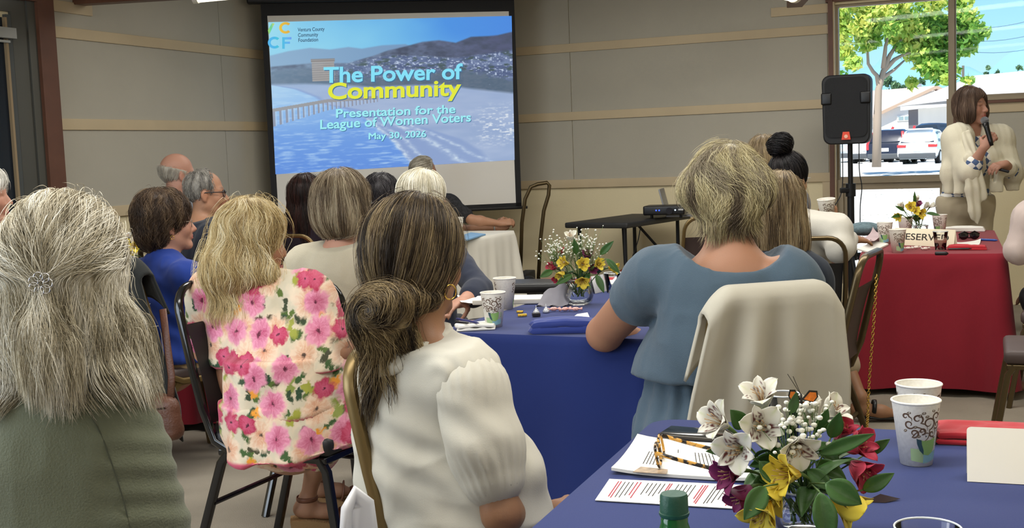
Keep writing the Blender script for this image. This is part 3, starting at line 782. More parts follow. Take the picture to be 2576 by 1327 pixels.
img = lerp(img, tc_, (tt-town)*60*np.clip(ss*3-.7, .25, 1))
trees = poly([(80, 405), (330, 390), (480, 430), (700, 450), (900, 430), (1240, 400), (1380, 425), (1535, 470)])
img = lerp(img, lerp(C('566a80'), C('647488'), (Z3(40, 60, 3)+.5)), (tt-trees)*50*(.6+.6*Z3(50, 60, 9)))
# tall hotel block
for (x0, x1, y0, y1, h) in ((340, 480, 360, 480, 'aa9a8e'), (335, 480, 352, 366, '8c7d74'), (480, 500, 400, 480, '70707e')):
    s0, t0 = s_of(640+x0*.4221, y0*.4221); s1, t1 = s_of(640+x1*.4221, y1*.4221)
    img = lerp(img, C(h)*(1+.08*np.sign(np.sin(tt*420))[..., None]), ((ss > s0) & (ss < s1) & (tt > t0) & (tt < t1))*.8)
beach = poly([(80, 495), (300, 490), (500, 495), (700, 510), (900, 500), (1100, 495), (1300, 520), (1535, 545)])
sand = lerp(C('abbddd'), C('98aed4'), .5+.7*Z3(6, 20, 2)); sand = lerp(sand, C('e6edf5'), (Z3(70, 100, 6, 2)-.05)*2*np.clip((ss-.8)*9, 0, 1)*np.clip((tt-.58)*9, 0, 1)*np.clip((.92-tt)*9, 0, 1))
img = lerp(img, sand, (tt-beach)*50)
sea1 = poly([(80, 515), (250, 530), (370, 575), (400, 600), (430, 640), (520, 700), (640, 745), (740, 790), (830, 850), (900, 930), (945, 985), (1010, 1000)])
# water: left of the surf line (as s limit by t)
wl_ = np.array([s_of(640+x*.4221, y*.4221) for x, y in [(100, 505), (250, 530), (380, 580), (420, 620), (560, 650), (650, 690), (740, 760), (850, 850), (900, 920), (940, 965), (1000, 1010)]])
edge = np.interp(tt, wl_[:, 1], wl_[:, 0]); wet = np.interp(tt, wl_[:, 1], wl_[:, 0]+np.clip((wl_[:, 1]-.55)*1.0, .02, .33))
img = lerp(img, lerp(C('86a0d4'), C('93a9d2'), ss), (wet-ss)*40*(tt > beach+.02))
wn_ = Z3(20, 90, 7, 4, 3); water = lerp(C('7fb0ee'), C('5f8fe2'), tt*1.6-.75); water = lerp(water, C('a9cdf6'), wn_*1.2); water = lerp(water, C('bfe2f7'), np.clip(.75-tt, 0, 1)*2.4*(1.0-ss*2))
img = lerp(img, water, (edge-ss)*60*(tt > beach+.015))
for off, wd, am in ((.0, .012, .9), (.05, .012, .6), (.16, .02, .75), (.24, .014, .6)):
    e = edge+off*np.clip((tt-.5)*2.6, 0, 1.3)+.012*Z3(10, 40, off*50, 3); fo = np.exp(-((ss-e)/wd)**2)*am*(tt > .66)*(.55+.8*Z3(60, 80, 3+off, 3)); img = lerp(img, C('e3f2fb'), fo)
# pier on its piles
pt = np.interp(ss, [s_of(640+x*.4221, y*.4221)[0] for x, y in ((105, 650), (440, 590), (700, 575))], [s_of(640+x*.4221, y*.4221)[1] for x, y in ((105, 648), (440, 590), (700, 573))])
inr = ss < .43
img = lerp(img, C('9a9594'), ((tt > pt) & (tt < pt+.022) & inr)*.95)
ln = np.interp(ss, [0, .22, .43], [.10, .055, .02]); per = ss*36+ss*ss*42
img = lerp(img, C('8f8f9d'), ((tt > pt+.02) & (tt < pt+.02+ln) & inr & ((per % 1) < .34))*.9)
img = lerp(img, C('c0d6ee'), ((tt > pt+.02) & (tt < pt+.02+ln) & inr & ((per % 1) > .34) & ((per % 1) < .6))*.5)
img = np.clip(img, 0, 1); img = lerp(img, C('b8dcf8'), np.clip(.42-ss*.8, 0, 1)*np.clip(1-np.abs(tt-.3)*1.6, 0, 1)*.75)
lin = np.where(img <= .04045, img/12.92, ((img+.055)/1.055)**2.4)
UVg = slide_uv(ss, tt)
vv = FS.o+UVg[..., :1]*FS.u+UVg[..., 1:]*FS.z+FS.w*.0025-so
idx = np.arange(NX*NY).reshape(NX, NY); ff = np.stack([idx[:-1, :-1], idx[1:, :-1], idx[1:, 1:], idx[:-1, 1:]], -1).reshape(-1, 4)
m_sl = mat('projected_slide', '302f2e', .9, spec=.1)
n_, l_ = m_sl.node_tree.nodes, m_sl.node_tree.links; a_ = n_.new('ShaderNodeAttribute'); a_.attribute_name = 'col'
l_.new(a_.outputs['Color'], n_['Principled BSDF'].inputs['Emission Color']); n_['Principled BSDF'].inputs['Emission Strength'].default_value = .92
slide = link('slide', mesh_np('slide', vv.reshape(-1, 3), ff, True, lin.reshape(-1, 3)), m_sl, scr)
def slide_text(txt, x0, y0, x1, y1, cap, color, bold, name='lettering', w=.004, strength=.95, sp=1.0):
    """baseline from (x0,y0) to (x1,y1) in photograph pixels, cap height in pixels"""
    v, f = text_mesh(txt, 1.0, bold, 0.0, space=sp)
    wd = v[:, 0].max()-v[:, 0].min(); v[:, 0] -= v[:, 0].min()
    p0, p1, p2 = np.array(FS.hit(x0, y0)), np.array(FS.hit(x1, y1)), np.array(FS.hit(x0, y0-cap))
    A = np.array(text_mesh('T', 1.0, bold, 0.)[0]); ch = A[:, 1].max()-0
    q = p0+(v[:, :1]/wd)*(p1-p0)+(v[:, 1:2]/ch)*(p2-p0)
    P = FS.o+q[:, :1]*FS.u+q[:, 1:]*FS.z+FS.w*w-so
    mm = mat('slide_light_'+color, '302f2e', .9, emit=(color, strength), spec=.1) if isinstance(color, str) else color
    return link(name, mesh_np(name, P, f, False), mm, slide)
K = .4221
def T_(txt, x0, y0, x1, y1, cap, c, bold, **k): return slide_text(txt, 640+x0*K, y0*K, 640+x1*K, y1*K, cap*K, c, bold, **k)
sh = '3f6f96'
for dx, dy, col_, w in ((5, 5, sh, .0032), (0, 0, None, .004)):
    T_('The Power of', 412+dx, 492+dy, 1240+dx, 468+dy, 92, col_ or '86e4fc', .024, w=w)
    T_('Community', 438+dx, 590+dy, 1232+dx, 566+dy, 96, col_ or 'e6ec3c', .026, w=w+.0003)
    T_('Presentation for the', 486+dx*.7, 700+dy*.7, 1198+dx*.7, 672+dy*.7, 50, col_ or '9ff0f8', .022, w=w)
    T_('League of Women Voters', 392+dx*.7, 768+dy*.7, 1290+dx*.7, 722+dy*.7, 54, col_ or '9ff0f8', .02, w=w)
    for e_ in (-1.6, 0, 1.6): T_('May 30, 2026', 682+e_+dx*.7, 830+dy*.7, 1022+e_+dx*.7, 815+dy*.7, 38, col_ or '9ff0f8', 0., w=w+.0001*e_)
T_('Ventura County', 258, 188, 418, 183, 22, '35506c', .012); T_('Community', 260, 220, 380, 216, 22, '35506c', .012); T_('Foundation', 262, 250, 380, 246, 22, '35506c', .012)
def grad_mat(name, c0, c1, c2):
    m = bpy.data.materials.new(name); m.use_nodes = True; n, l = m.node_tree.nodes, m.node_tree.links; bs = n['Principled BSDF']; bs.inputs['Base Color'].default_value = (.03, .03, .03, 1)
    tcn = n.new('ShaderNodeTexCoord'); sx = n.new('ShaderNodeSeparateXYZ'); l.new(tcn.outputs['Generated'], sx.inputs[0])
    cr = n.new('ShaderNodeValToRGB'); e = cr.color_ramp.elements; e[0].color = (*srgb(c0), 1); e[1].color = (*srgb(c2), 1); k = e.new(.5); k.color = (*srgb(c1), 1)
    l.new(sx.outputs[0], cr.inputs[0]); l.new(cr.outputs[0], bs.inputs['Emission Color']); bs.inputs['Emission Strength'].default_value = .95; return m
# the first letter of the upper row runs off the slide's edge
def logo_arc(px, py, r, a0, a1, th):
    a = np.linspace(math.radians(a0), math.radians(a1), 30); o = []
    for ra in (r-th/2, r+th/2): o.append([(px+ra*math.cos(q)*1.12, py-ra*math.sin(q)) for q in a])
    return o
def logo(name, strips, m):
    v = []; f = []
    for A, B in strips:
        n0 = len(v); k = len(A)
        for x, y in A+B: u, z = FS.hit(640+x*K, y*K); v.append(FS.p(u, z, .0042)-so)
        f += [(n0+i, n0+i+1, n0+k+i+1, n0+k+i) for i in range(k-1)]
    return link(name, mesh_np(name, np.array(v), f, False), m, slide)
logo('lettering', [([(88, 206), (120, 140)], [(80, 182), (104, 138)])], grad_mat('logo_v', 'a8dc5a', '58d0a0', 'd6d84a'))
logo('lettering', [logo_arc(186, 166, 27, 45, 315, 15)], grad_mat('logo_c', 'e8c33c', 'e6b93a', 'd9a83c'))
logo('lettering', [logo_arc(120, 254, 28, 45, 315, 15)], grad_mat('logo_c_low', '4fb8f2', '45b6ea', '3cc6d8'))
logo('lettering', [([(166, 222), (166, 291)], [(181, 222), (181, 291)]), ([(166, 222), (221, 221)], [(166, 236), (221, 235)]), ([(166, 249), (212, 248)], [(166, 262), (212, 261)])], grad_mat('logo_f', '48bde0', '55b6f0', '6a9af0'))
# ------------------------------------------------------------------ outside the window
GZ = .04
def outp(px, Y): q = at(px, 300, Y); return V(q[0], q[1], GZ)
m_conc = mat('pale_concrete', 'd8d4cb', .9, vary=(.6, .1), bump=(5, .2))
gp = [FB.p(-30, GZ, -.2), FB.p(60, GZ, -.2), V(160, 260, GZ), V(-60, 260, GZ)]
b = MB(); b.add(gp+[q-V(0, 0, .2) for q in gp], [(0, 1, 2, 3), (7, 6, 5, 4), (0, 4, 5, 1), (1, 5, 6, 2), (2, 6, 7, 3), (3, 7, 4, 0)]); struct(b.build('ground', m_conc))
# scattered pebbles and joints
pe = MB(); rr = np.random.default_rng(3)
for i in range(60):
    Y = rr.uniform(17, 44); q = outp(rr.uniform(2080, 2420), Y); pe.ico(q+V(0, 0, .0), rr.uniform(.03, .08), 1, (rr.uniform(1, 2.5), 1, .4))
tag(pe.build('pebbles', mat('pebble_grey', 'bab6ae', .9)), 'loose grey pebbles lying on the pale ground outside the window', 'pebbles', kind='stuff')

def tree(px, Y, h, crown, label, leafcols, trunkcol, n=5000, leaf=.12, branches=None, group=None, trunk_r=.16):
    base = outp(px, Y); r = empty('tree', base, 0, label, 'tree', group)
    b = MB()
    for br in (branches or [[(0, 0, 0), (0, 0, h*.7)]]):
        k = len(br); b.tube([V(*q) for q in br], np.linspace(trunk_r if br[0][2] < .5 else trunk_r*.55, .03, k), 8)
    b.build('trunk', mat('bark_'+trunkcol, trunkcol, .9, bump=(20, .4)), r, smooth=True)
    g = np.random.default_rng(int(px)); vs, cs = [], []
    cl = np.array(crown, float); w = cl[:, 3]**2; w /= w.sum()
    ci = g.choice(len(cl), n, p=w); d = g.normal(size=(n, 3)); d /= np.linalg.norm(d, axis=1)[:, None]; rad = cl[ci, 3]*g.random(n)**.45
    P = cl[ci, :3]+d*rad[:, None]*np.array([1, 1, .85])
    a = g.normal(size=(n, 3)); a /= np.linalg.norm(a, axis=1)[:, None]; c = np.cross(a, g.normal(size=(n, 3))); c /= np.linalg.norm(c, axis=1)[:, None]
    s = (leaf*g.uniform(.6, 1.4, n))[:, None]
    v = np.stack([P-a*s, P+c*s*.5, P+a*s, P-c*s*.5], 1).reshape(-1, 3)
    pal = np.array([srgb(q) for q in leafcols]); t = np.clip(.5+.5*vnoise(P*.9, 3)+g.normal(0, .25, n), 0, .999)*(len(pal)-1); i = t.astype(int); col = pal[i]+(pal[np.minimum(i+1, len(pal)-1)]-pal[i])*(t-i)[:, None]
    m = mat('leaves', None, .6, attr='col', spec=.3)
    if 'Translucent BSDF' not in m.node_tree.nodes:
        nn, ll = m.node_tree.nodes, m.node_tree.links; tr = nn.new('ShaderNodeBsdfTranslucent'); at_ = nn.new('ShaderNodeAttribute'); at_.attribute_name = 'col'; ll.new(at_.outputs['Color'], tr.inputs[0])
        mx = nn.new('ShaderNodeMixShader'); mx.inputs[0].default_value = .45; ll.new(nn['Principled BSDF'].outputs[0], mx.inputs[1]); ll.new(tr.outputs[0], mx.inputs[2]); ll.new(mx.outputs[0], nn['Material Output'].inputs[0])
    link('crown', mesh_np('crown', v, np.arange(4*n).reshape(n, 4), False, np.repeat(col, 4, 0)), m, r)
    return r
S_ = 40/3000.   # metres per pixel at the big tree's distance
def tp(px, py): q = at(px, py, 40)-outp(2212, 40); return (q[0], q[1], q[2])
crown = []
for px, py, rp in ((2130, 60, 42), (2190, 40, 45), (2250, 50, 40), (2310, 55, 48), (2360, 60, 46), (2420, 50, 42), (2455, 75, 26), (2128, 120, 34), (2175, 105, 34), (2340, 120, 45), (2300, 130, 32), (2385, 130, 46), (2430, 110, 36), (2330, 175, 30), (2372, 180, 40), (2400, 165, 28), (2412, 205, 16), (2130, 165, 22), (2215, 82, 24), (2270, 90, 22), (2470, 45, 22), (2240, 10, 40), (2330, 5, 40), (2140, 5, 40), (2420, 5, 36), (2285, 70, 34), (2225, 40, 40), (2160, 65, 40), (2118, 20, 40), (2262, 120, 18), (2310, 100, 36), (2128, 90, 30), (2195, 70, 30), (2345, 85, 34), (2380, 95, 34), (2400, 90, 30), (2440, 85, 28), (2118, 190, 14), (2320, 205, 18), (2355, 150, 34), (2352, 205, 18), (2466, 92, 12)):
    q = tp(px, py); crown.append((q[0], q[1]+rr.uniform(-1.2, 1.2), q[2], rp*S_))
br = [[tp(2205, 420), tp(2207, 300), tp(2210, 225), tp(2222, 180), tp(2238, 140), tp(2256, 112), tp(2270, 98)], [tp(2212, 225), tp(2206, 190), tp(2196, 180), tp(2184, 160), tp(2182, 120), tp(2182, 60)], [tp(2224, 178), tp(2250, 150), tp(2268, 140), tp(2300, 128)], [tp(2210, 200), tp(2225, 192), tp(2250, 175), tp(2275, 152)], [tp(2222, 172), tp(2228, 115), tp(2240, 70)]]
br = [[(q[0], q[1], max(q[2], 0)) for q in w] for w in br]
tree(2212, 40, 6, crown, 'big leafy yellow-green tree with forked trunk right outside the window', ['5f9440', '86b350', 'a6c860', 'c6d870', 'e4e27c'], '9a8a7c', 11000, .12, br)
def bush(px, py, Y, wpx, hpx, n, label, cols, grp):
    k = Y/3000; base = outp(px, Y); top = at(px, py, Y)[2]-GZ; cr = []
    for i in range(14):
        t = rr.random(); cr.append((rr.uniform(-.5, .5)*wpx*k*(1.05-t*.7), rr.uniform(-1, 1), top*(.3+.68*t)-wpx*k*.12, wpx*k*.24*(1.05-t*.45)))
    return tree(px, Y, top*.6, cr, label, cols, '6b5c50', n, .22, [[(0, 0, 0), (0, 0, top*.7)]], grp, .12)
dk = ['3c5a48', '52744f', '6d8f6a', '8faf86']
bush(2255, 186, 118, 80, 60, 1300, 'dark bushy tree behind the gabled house, nearest the big trunk', dk, 'dark trees beyond the houses')
bush(2305, 190, 120, 70, 60, 1200, 'dark bushy tree rising behind the middle of the pink roof', dk, 'dark trees beyond the houses')
bush(2360, 200, 122, 60, 40, 900, 'dark tree behind the gable peak of the house', dk, 'dark trees beyond the houses')
bush(2483, 146, 120, 36, 60, 900, 'dark tree in front of the mountain, above the grey roof', dk, 'dark trees beyond the houses')
bush(2512, 170, 120, 30, 26, 400, 'low green bush just above the grey roof ridge', dk, 'dark trees beyond the houses')
bush(2572, 140, 120, 46, 60, 900, 'dark tree at the right end above the grey roof', dk, 'dark trees beyond the houses')

# house with a gable
m_st = mat('pale_stucco', 'e6e0da', .9, vary=(.4, .05)); m_roof = mat('pinkish_shingle', 'cfb3a8', .9, vary=(1.5, .12), bump=(6, .5, (1, 1, 3))); m_fas = mat('brown_fascia', 'b49a86', .8)
HY = 92.; k = HY/3000
def hp(px, py, Y=HY): return at(px, py, Y)
house = empty('house', outp(2300, HY), 0, 'pale stucco house with pinkish gable roof beyond the parked cars', 'house'); ho = V(*house.location)
pk, eL, eR = hp(2350, 222), hp(2205, 287), hp(2440, 262)
d = V(0, 1, 0)*9
def hpart(name, v, f, m, par=None): b = MB(); b.add([V(*q)-ho for q in v], f); return b.build(name, m, par or house)
wl0 = V(hp(2206, 300)[0], HY, GZ)
w5 = [V(eL[0], HY, GZ), V(eR[0], HY, GZ), eR-V(0, 0, .1), pk-V(0, 0, .15), eL-V(0, 0, .1)]
hpart('wall', w5+[q+d for q in w5], [(0, 1, 2, 3, 4), (9, 8, 7, 6, 5)]+[(i, (i+1) % 5, 5+(i+1) % 5, 5+i) for i in range(5)], m_st)
e1 = eL+V(-.4, -.5, -.25); e2 = eR+V(.4, -.5, -.2); pp = pk+V(0, -.5, 0); up = V(0, 0, .18); back = d+V(-9.5, 6, .1)
# roof planes: the left slope runs back behind the tree
hpart('roof', [e1, pp, pp+V(-4.3, 7, .0), e1+V(-3.2, 7, .0), e1+up, pp+up, pp+up+V(-4.3, 7, .0), e1+up+V(-3.2, 7, .0), e2, e2+up, e2+V(0, 9, 0), e2+up+V(0, 9, 0), pp+V(0, 9, 0), pp+up+V(0, 9, 0)],
      [(0, 1, 2, 3), (4, 5, 6, 7), (0, 1, 5, 4), (3, 2, 6, 7), (0, 3, 7, 4), (1, 8, 10, 12), (5, 9, 11, 13), (1, 8, 9, 5), (8, 10, 11, 9)], m_roof)
hpart('fascia', [e1+V(0, -.05, -.05), pp+V(0, -.05, -.05), pp+V(0, -.05, .2), e1+V(0, -.05, .2), e2+V(0, -.05, -.05), e2+V(0, -.05, .2)], [(0, 1, 2, 3), (1, 4, 5, 2)], m_fas)
m_wf = mat('white_window_trim', 'f4f2ee', .6); m_wg = mat('grey_window_pane', '8fa3a8', .3)
for x0, x1, y0, y1 in ((2256, 2290, 290, 304), (2301, 2330, 282, 294)):
    a, c = hp(x0, y1), hp(x1, y0); b = MB(); b.box((a+c)/2-ho+V(0, -.04, 0), (c[0]-a[0], .08, c[2]-a[2])); fr = b.build('window', m_wf, house)
    b = MB(); w = (c[0]-a[0])
    for t in (.28, .72): b.box((a+c)/2-ho+V((t-.5)*w, -.09, 0), (w*.36, .04, (c[2]-a[2])*.68))
    b.build('pane', m_wg, fr)
a, c = hp(2342, 254), hp(2350, 238); b = MB(); b.box((a+c)/2-ho+V(0, -.05, 0), (c[0]-a[0], .1, c[2]-a[2])); b.build('attic_vent', mat('grey_vent', '8f95a0', .7), house)
b = MB()
for px, py, hh in ((2288, 224, .4), (2311, 222, .7), (2300, 228, .3)): q = hp(px, py, HY+3)-ho; b.box(q+V(0, 0, 0), (.35, .35, hh))
b.build('roof_vent', mat('grey_vent'), house)
# garage wing at the right of the house
a, c = hp(2333, 330, 85), hp(2392, 270, 85); gar = empty('garage', V((a[0]+c[0])/2, 85, GZ), 0, 'dark open garage beside the stucco house, flat pale roof', 'garage'); go = V(*gar.location)
b = MB(); b.box(V(0, 2, (c[2]-GZ)/2), (c[0]-a[0], 4, c[2]-GZ)); b.build('wall', mat('dark_garage', '6d6a70', .9), gar)
b = MB(); b.box(V(0, 1.8, c[2]-GZ+.15), (c[0]-a[0]+1, 5, .3)); b.build('roof', mat('pale_roof_edge', 'cfcfd2', .9), gar)
b = MB(); q = hp(2344, 305, 84.8); b.box(V(q[0]-go[0], -.15, 1.0), (.5, .2, 2.0)); b.build('side_door', mat('blue_door', '4f7fc4', .6), gar)
# grey-roofed building to the right
a = hp(2408, 248, 70); c = hp(2640, 235, 70); bd = empty('building', outp(2520, 70), 0, 'low building with a wide pale grey shingle roof at the right', 'building'); bo = V(*bd.location)
rt0, rt1 = hp(2452, 190, 77), hp(2640, 172, 77)
hb = MB(); hb.box(V(.3, 4, (a[2]-GZ)/2-.2), (c[0]-a[0]-.5, 8, a[2]-GZ-.3)); hb.build('wall', m_st, bd)
hb = MB(); vq = [a-V(.6, 0, .1), c-V(0, 0, .1), rt1, rt0, a-V(.6, 0, .3), c-V(0, 0, .3), rt1-V(0, 0, .2), rt0-V(0, 0, .2), a+V(-.6, 9, -.1), c+V(0, 9, -.1)]
hb.add([q-bo for q in vq], [(0, 1, 2, 3), (0, 1, 5, 4), (3, 2, 9, 8), (0, 3, 8)]); hb.build('roof', mat('grey_shingle', 'c9c6c6', .9, vary=(1.5, .12), bump=(5, .5)), bd)
# mountains and hills: a real ridge far off
def ridge(name, pts, Y, depth, m):
    g = []
    for i, (px, py) in enumerate(pts):
        t = at(px, py, Y); g.append([V(t[0], Y-depth, GZ-1), V(t[0], Y-depth*.45, t[2]*.55), t, V(t[0], Y+depth, GZ-1)])
    b = MB(); b.grid(g); return struct(b.build(name, m, smooth=True))
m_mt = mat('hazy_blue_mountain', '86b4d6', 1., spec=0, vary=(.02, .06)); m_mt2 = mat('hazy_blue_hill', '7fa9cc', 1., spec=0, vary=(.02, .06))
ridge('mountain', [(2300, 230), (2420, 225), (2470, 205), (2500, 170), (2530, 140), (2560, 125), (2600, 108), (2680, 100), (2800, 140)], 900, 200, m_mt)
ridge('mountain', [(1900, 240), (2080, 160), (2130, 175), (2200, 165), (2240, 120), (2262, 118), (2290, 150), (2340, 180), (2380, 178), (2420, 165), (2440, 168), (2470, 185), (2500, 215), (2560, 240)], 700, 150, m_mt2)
# wires and a pole
def wire(label, pts, Y, r=.02):
    b = MB(); P = [at(x, y, Y) for x, y in pts]; q = []
    for i in range(len(P)-1):
        for t in np.linspace(0, 1, 8, endpoint=False): q.append(P[i]*(1-t)+P[i+1]*t-V(0, 0, .25*math.sin(PI*t)))
    b.tube(q+[P[-1]], r, 5); return tag(b.build('power_line', mat('wire_grey', '5f7f96', .7)), label, 'power line')
wire('uppermost thin power line crossing the blue sky', [(2380, 68), (2620, 44)], 60); wire('second power line from the top in the blue sky', [(2380, 98), (2620, 82)], 60)
wire('lowest power line, just above the mountain', [(2380, 122), (2620, 118)], 60)
b = MB(); q = outp(2423, 110); b.tube([q, V(q[0], q[1], at(2423, 165, 110)[2])], .12, 8); tag(b.build('utility_pole', mat('pole_brown', '6a6258', .9)), 'thin utility pole right of the window mullion, behind the tree', 'pole')

# parked cars
def car(label, px, py, Y, ang, paint, L=4.4, Wd=1.8, Hh=1.6, hatch=.25, glass='20262e', rails=False, plate=True, lamps='tall', pick=False, spoiler=False):
    q = atz(px, py, GZ) if Y is None else outp(px, Y); r = empty('car', (q[0], q[1], GZ), math.radians(ang), label, 'car', 'cars parked outside the window')
    w = Wd/2; bz = Hh*.58
    # stations from the tail (y=0) to the nose: (y, belt z, roof z, roof half-width)
    st = [(0, .5, .5, .8), (.04, bz*.92, bz*.95, .8), (.1, bz, bz+.08, .8), (.14+hatch*.3, bz, bz+(Hh-bz)*.55, .8), (.2+hatch, bz, Hh-.05, .76), (L*.28, bz, Hh, .76), (L*.45, bz-.01, Hh-.02, .76), (L*.56, bz-.02, Hh-.12, .76), (L*.72, bz-.05, bz+.04, .8), (L*.76, bz-.06, bz-.02, .85), (L*.93, bz-.15, bz-.12, .82), (L*.985, bz-.3, bz-.28, .75), (L, .45, .46, .72)]
    if pick: st = [(0, .5, .5, .9), (.05, bz, bz, .9), (L*.36, bz, bz+.01, .9), (L*.38, bz, Hh-.1, .78), (L*.42, bz, Hh, .76), (L*.58, bz, Hh-.03, .76), (L*.7, bz, bz+.05, .82), (L*.95, bz-.1, bz-.08, .85), (L, .5, .5, .8)]
    sec = lambda y, bl, rz, rw, e=0: [(w*.86, .24), (w*.97, .38), (w+e, .58), (w*.98+e, bl-.04), (w*.955+e, bl+.01), (w*(rw+.955)/2*1.02+e, (bl+rz)/2), (w*rw+e, rz-.05*min(1, max(0, (rz-bl)*4))), (w*rw*.75, rz), (0, rz+.015)]
    G = [[V(-x, y, z) for x, z in sec(y, a, c, d)]+[V(x, y, z) for x, z in sec(y, a, c, d)[::-1][1:]] for y, a, c, d in st]
    G = np.array(G); b = MB(); b.grid(G); b.add(G[0], [tuple(range(17))]); b.add(G[-1], [tuple(range(17))]); b.build('body', mat('car_paint_'+paint, paint, .25, spec=.6, coat=.6, metal=.1), r, smooth=False)
    gm = mat('car_glass_'+glass, glass, .08, spec=.8)
    def sidewin(i0, i1, t0=.12, t1=.9):
        b = MB()
        for sg, c0, c1 in ((-1, 4, 6), (1, 12, 10)):
            rows = []
            for i in range(i0, i1+1):
                A, B = G[i][c0], G[i][c1]; rows.append([A+(B-A)*t+V(sg*.012, 0, 0) for t in (t0, .5, t1)])
            b.grid(np.array(rows))
        return b
    if pick: sidewin(4, 5).build('window', gm, r)
    else: sidewin(4, 7).build('window', gm, r)
    # tailgate window
    A, B = (G[2], G[4]) if not pick else (G[3], G[4]); b = MB(); b.grid(np.array([[A[5]*.94+V(0, -.015, .03+A[5][2]*.06), A[11]*.94+V(0, -.015, .03+A[11][2]*.06)], [B[6]+V(.12, -.03, -.04), B[10]+V(-.12, -.03, -.04)]])); b.build('rear_window', gm, r)
    for sg in (-1, 1):
        for y in (.82, L-.85):
            wl = MB(); c = V(sg*(w-.1), y, .33); wl.lathe([(.02, -.1), (.3, -.11), (.335, -.08), (.335, .08), (.3, .11), (.02, .1)], c, 24, axis=(1, 0, 0)); wo = wl.build('wheel', mat('tyre', '1a1b1d', .8), r)
            rm = MB(); rm.lathe([(.02, 0), (.22, .0), (.225, .015), (.02, .03)], c+V(sg*.105, 0, 0), 20, axis=(sg, 0, 0)); rm.build('rim', mat('rim_silver', 'c4c8cc', .3, metal=.6), wo)
    rl = mat('tail_lamp', 'd8383c', .25, spec=.6)
    for sg in (-1, 1):
        b = MB()
        if lamps == 'tall': b.tube([V(sg*w*.93, .03, bz*.72), V(sg*w*.95, .09, bz), V(sg*w*.86, .2, bz+(Hh-bz)*.5), V(sg*w*.8, .34, Hh-.14)], .07, 8)
        else: b.box(V(sg*w*.78, .06, bz*.9), (w*.45, .14, .13), bev=.03)
        b.build('tail_light', rl, r)
    if plate: b = MB(); b.box(V(0, .0, bz*.72), (.34, .04, .17)); b.build('license_plate', mat('plate_white', 'dfe3e6', .5), r)
    b = MB(); b.box(V(0, .04, .38), (Wd*.94, .14, .26), bev=.05); b.build('bumper', mat('bumper_grey', '4c5056', .6), r)
    if spoiler: b = MB(); b.box(V(0, .2+hatch*.7, Hh+.01), (Wd*.66, .34, .05), bev=.02); b.build('spoiler', mat('car_paint_'+paint), r)
    return r
car('black compact suv with tall red tail lights parked outside, third car from the left', 2226, 411, 57., -34, '2a2c3a', 4.5, 1.82, 1.65, .3)
car('white hatchback with roof spoiler parked nearest the standing woman', 2306, 413, 55., -30, 'e9eef2', 4.2, 1.77, 1.6, .5, spoiler=True, lamps='wide')
car('white car mostly hidden behind the loudspeaker pole, second from the left', 2176, 409, 60.5, -36, 'f1f1ee', 4.6, 1.85, 1.7, .4)
car('light blue car at the far left of the window, behind the loudspeaker', 2118, 409, 64.5, -36, 'b9cfe8', 4.6, 1.85, 1.6, .4)
car('dark pickup truck parked farther back, in front of the house', 2262, 350, 65, -62, '2c3138', 5.4, 1.9, 1.95, .3, pick=True, plate=False)
b = 0
for i, (px, lab) in enumerate(((2215, 'white concrete wheel stop behind the black suv'), (2250, 'white concrete wheel stop between the black suv and the white hatchback'), (2330, 'white concrete wheel stop beside the white hatchback'), (2190, 'white concrete wheel stop beside the white car'))):
    q = atz(px, 415, GZ); b = MB(); b.box(q+V(0, 0, .06), (.75, .18, .13), rotz(math.radians(8)), .04); tag(b.build('wheel_stop', mat('stop_white', 'f2f1ee', .8)), lab, 'wheel stop', 'wheel stops in the car park')
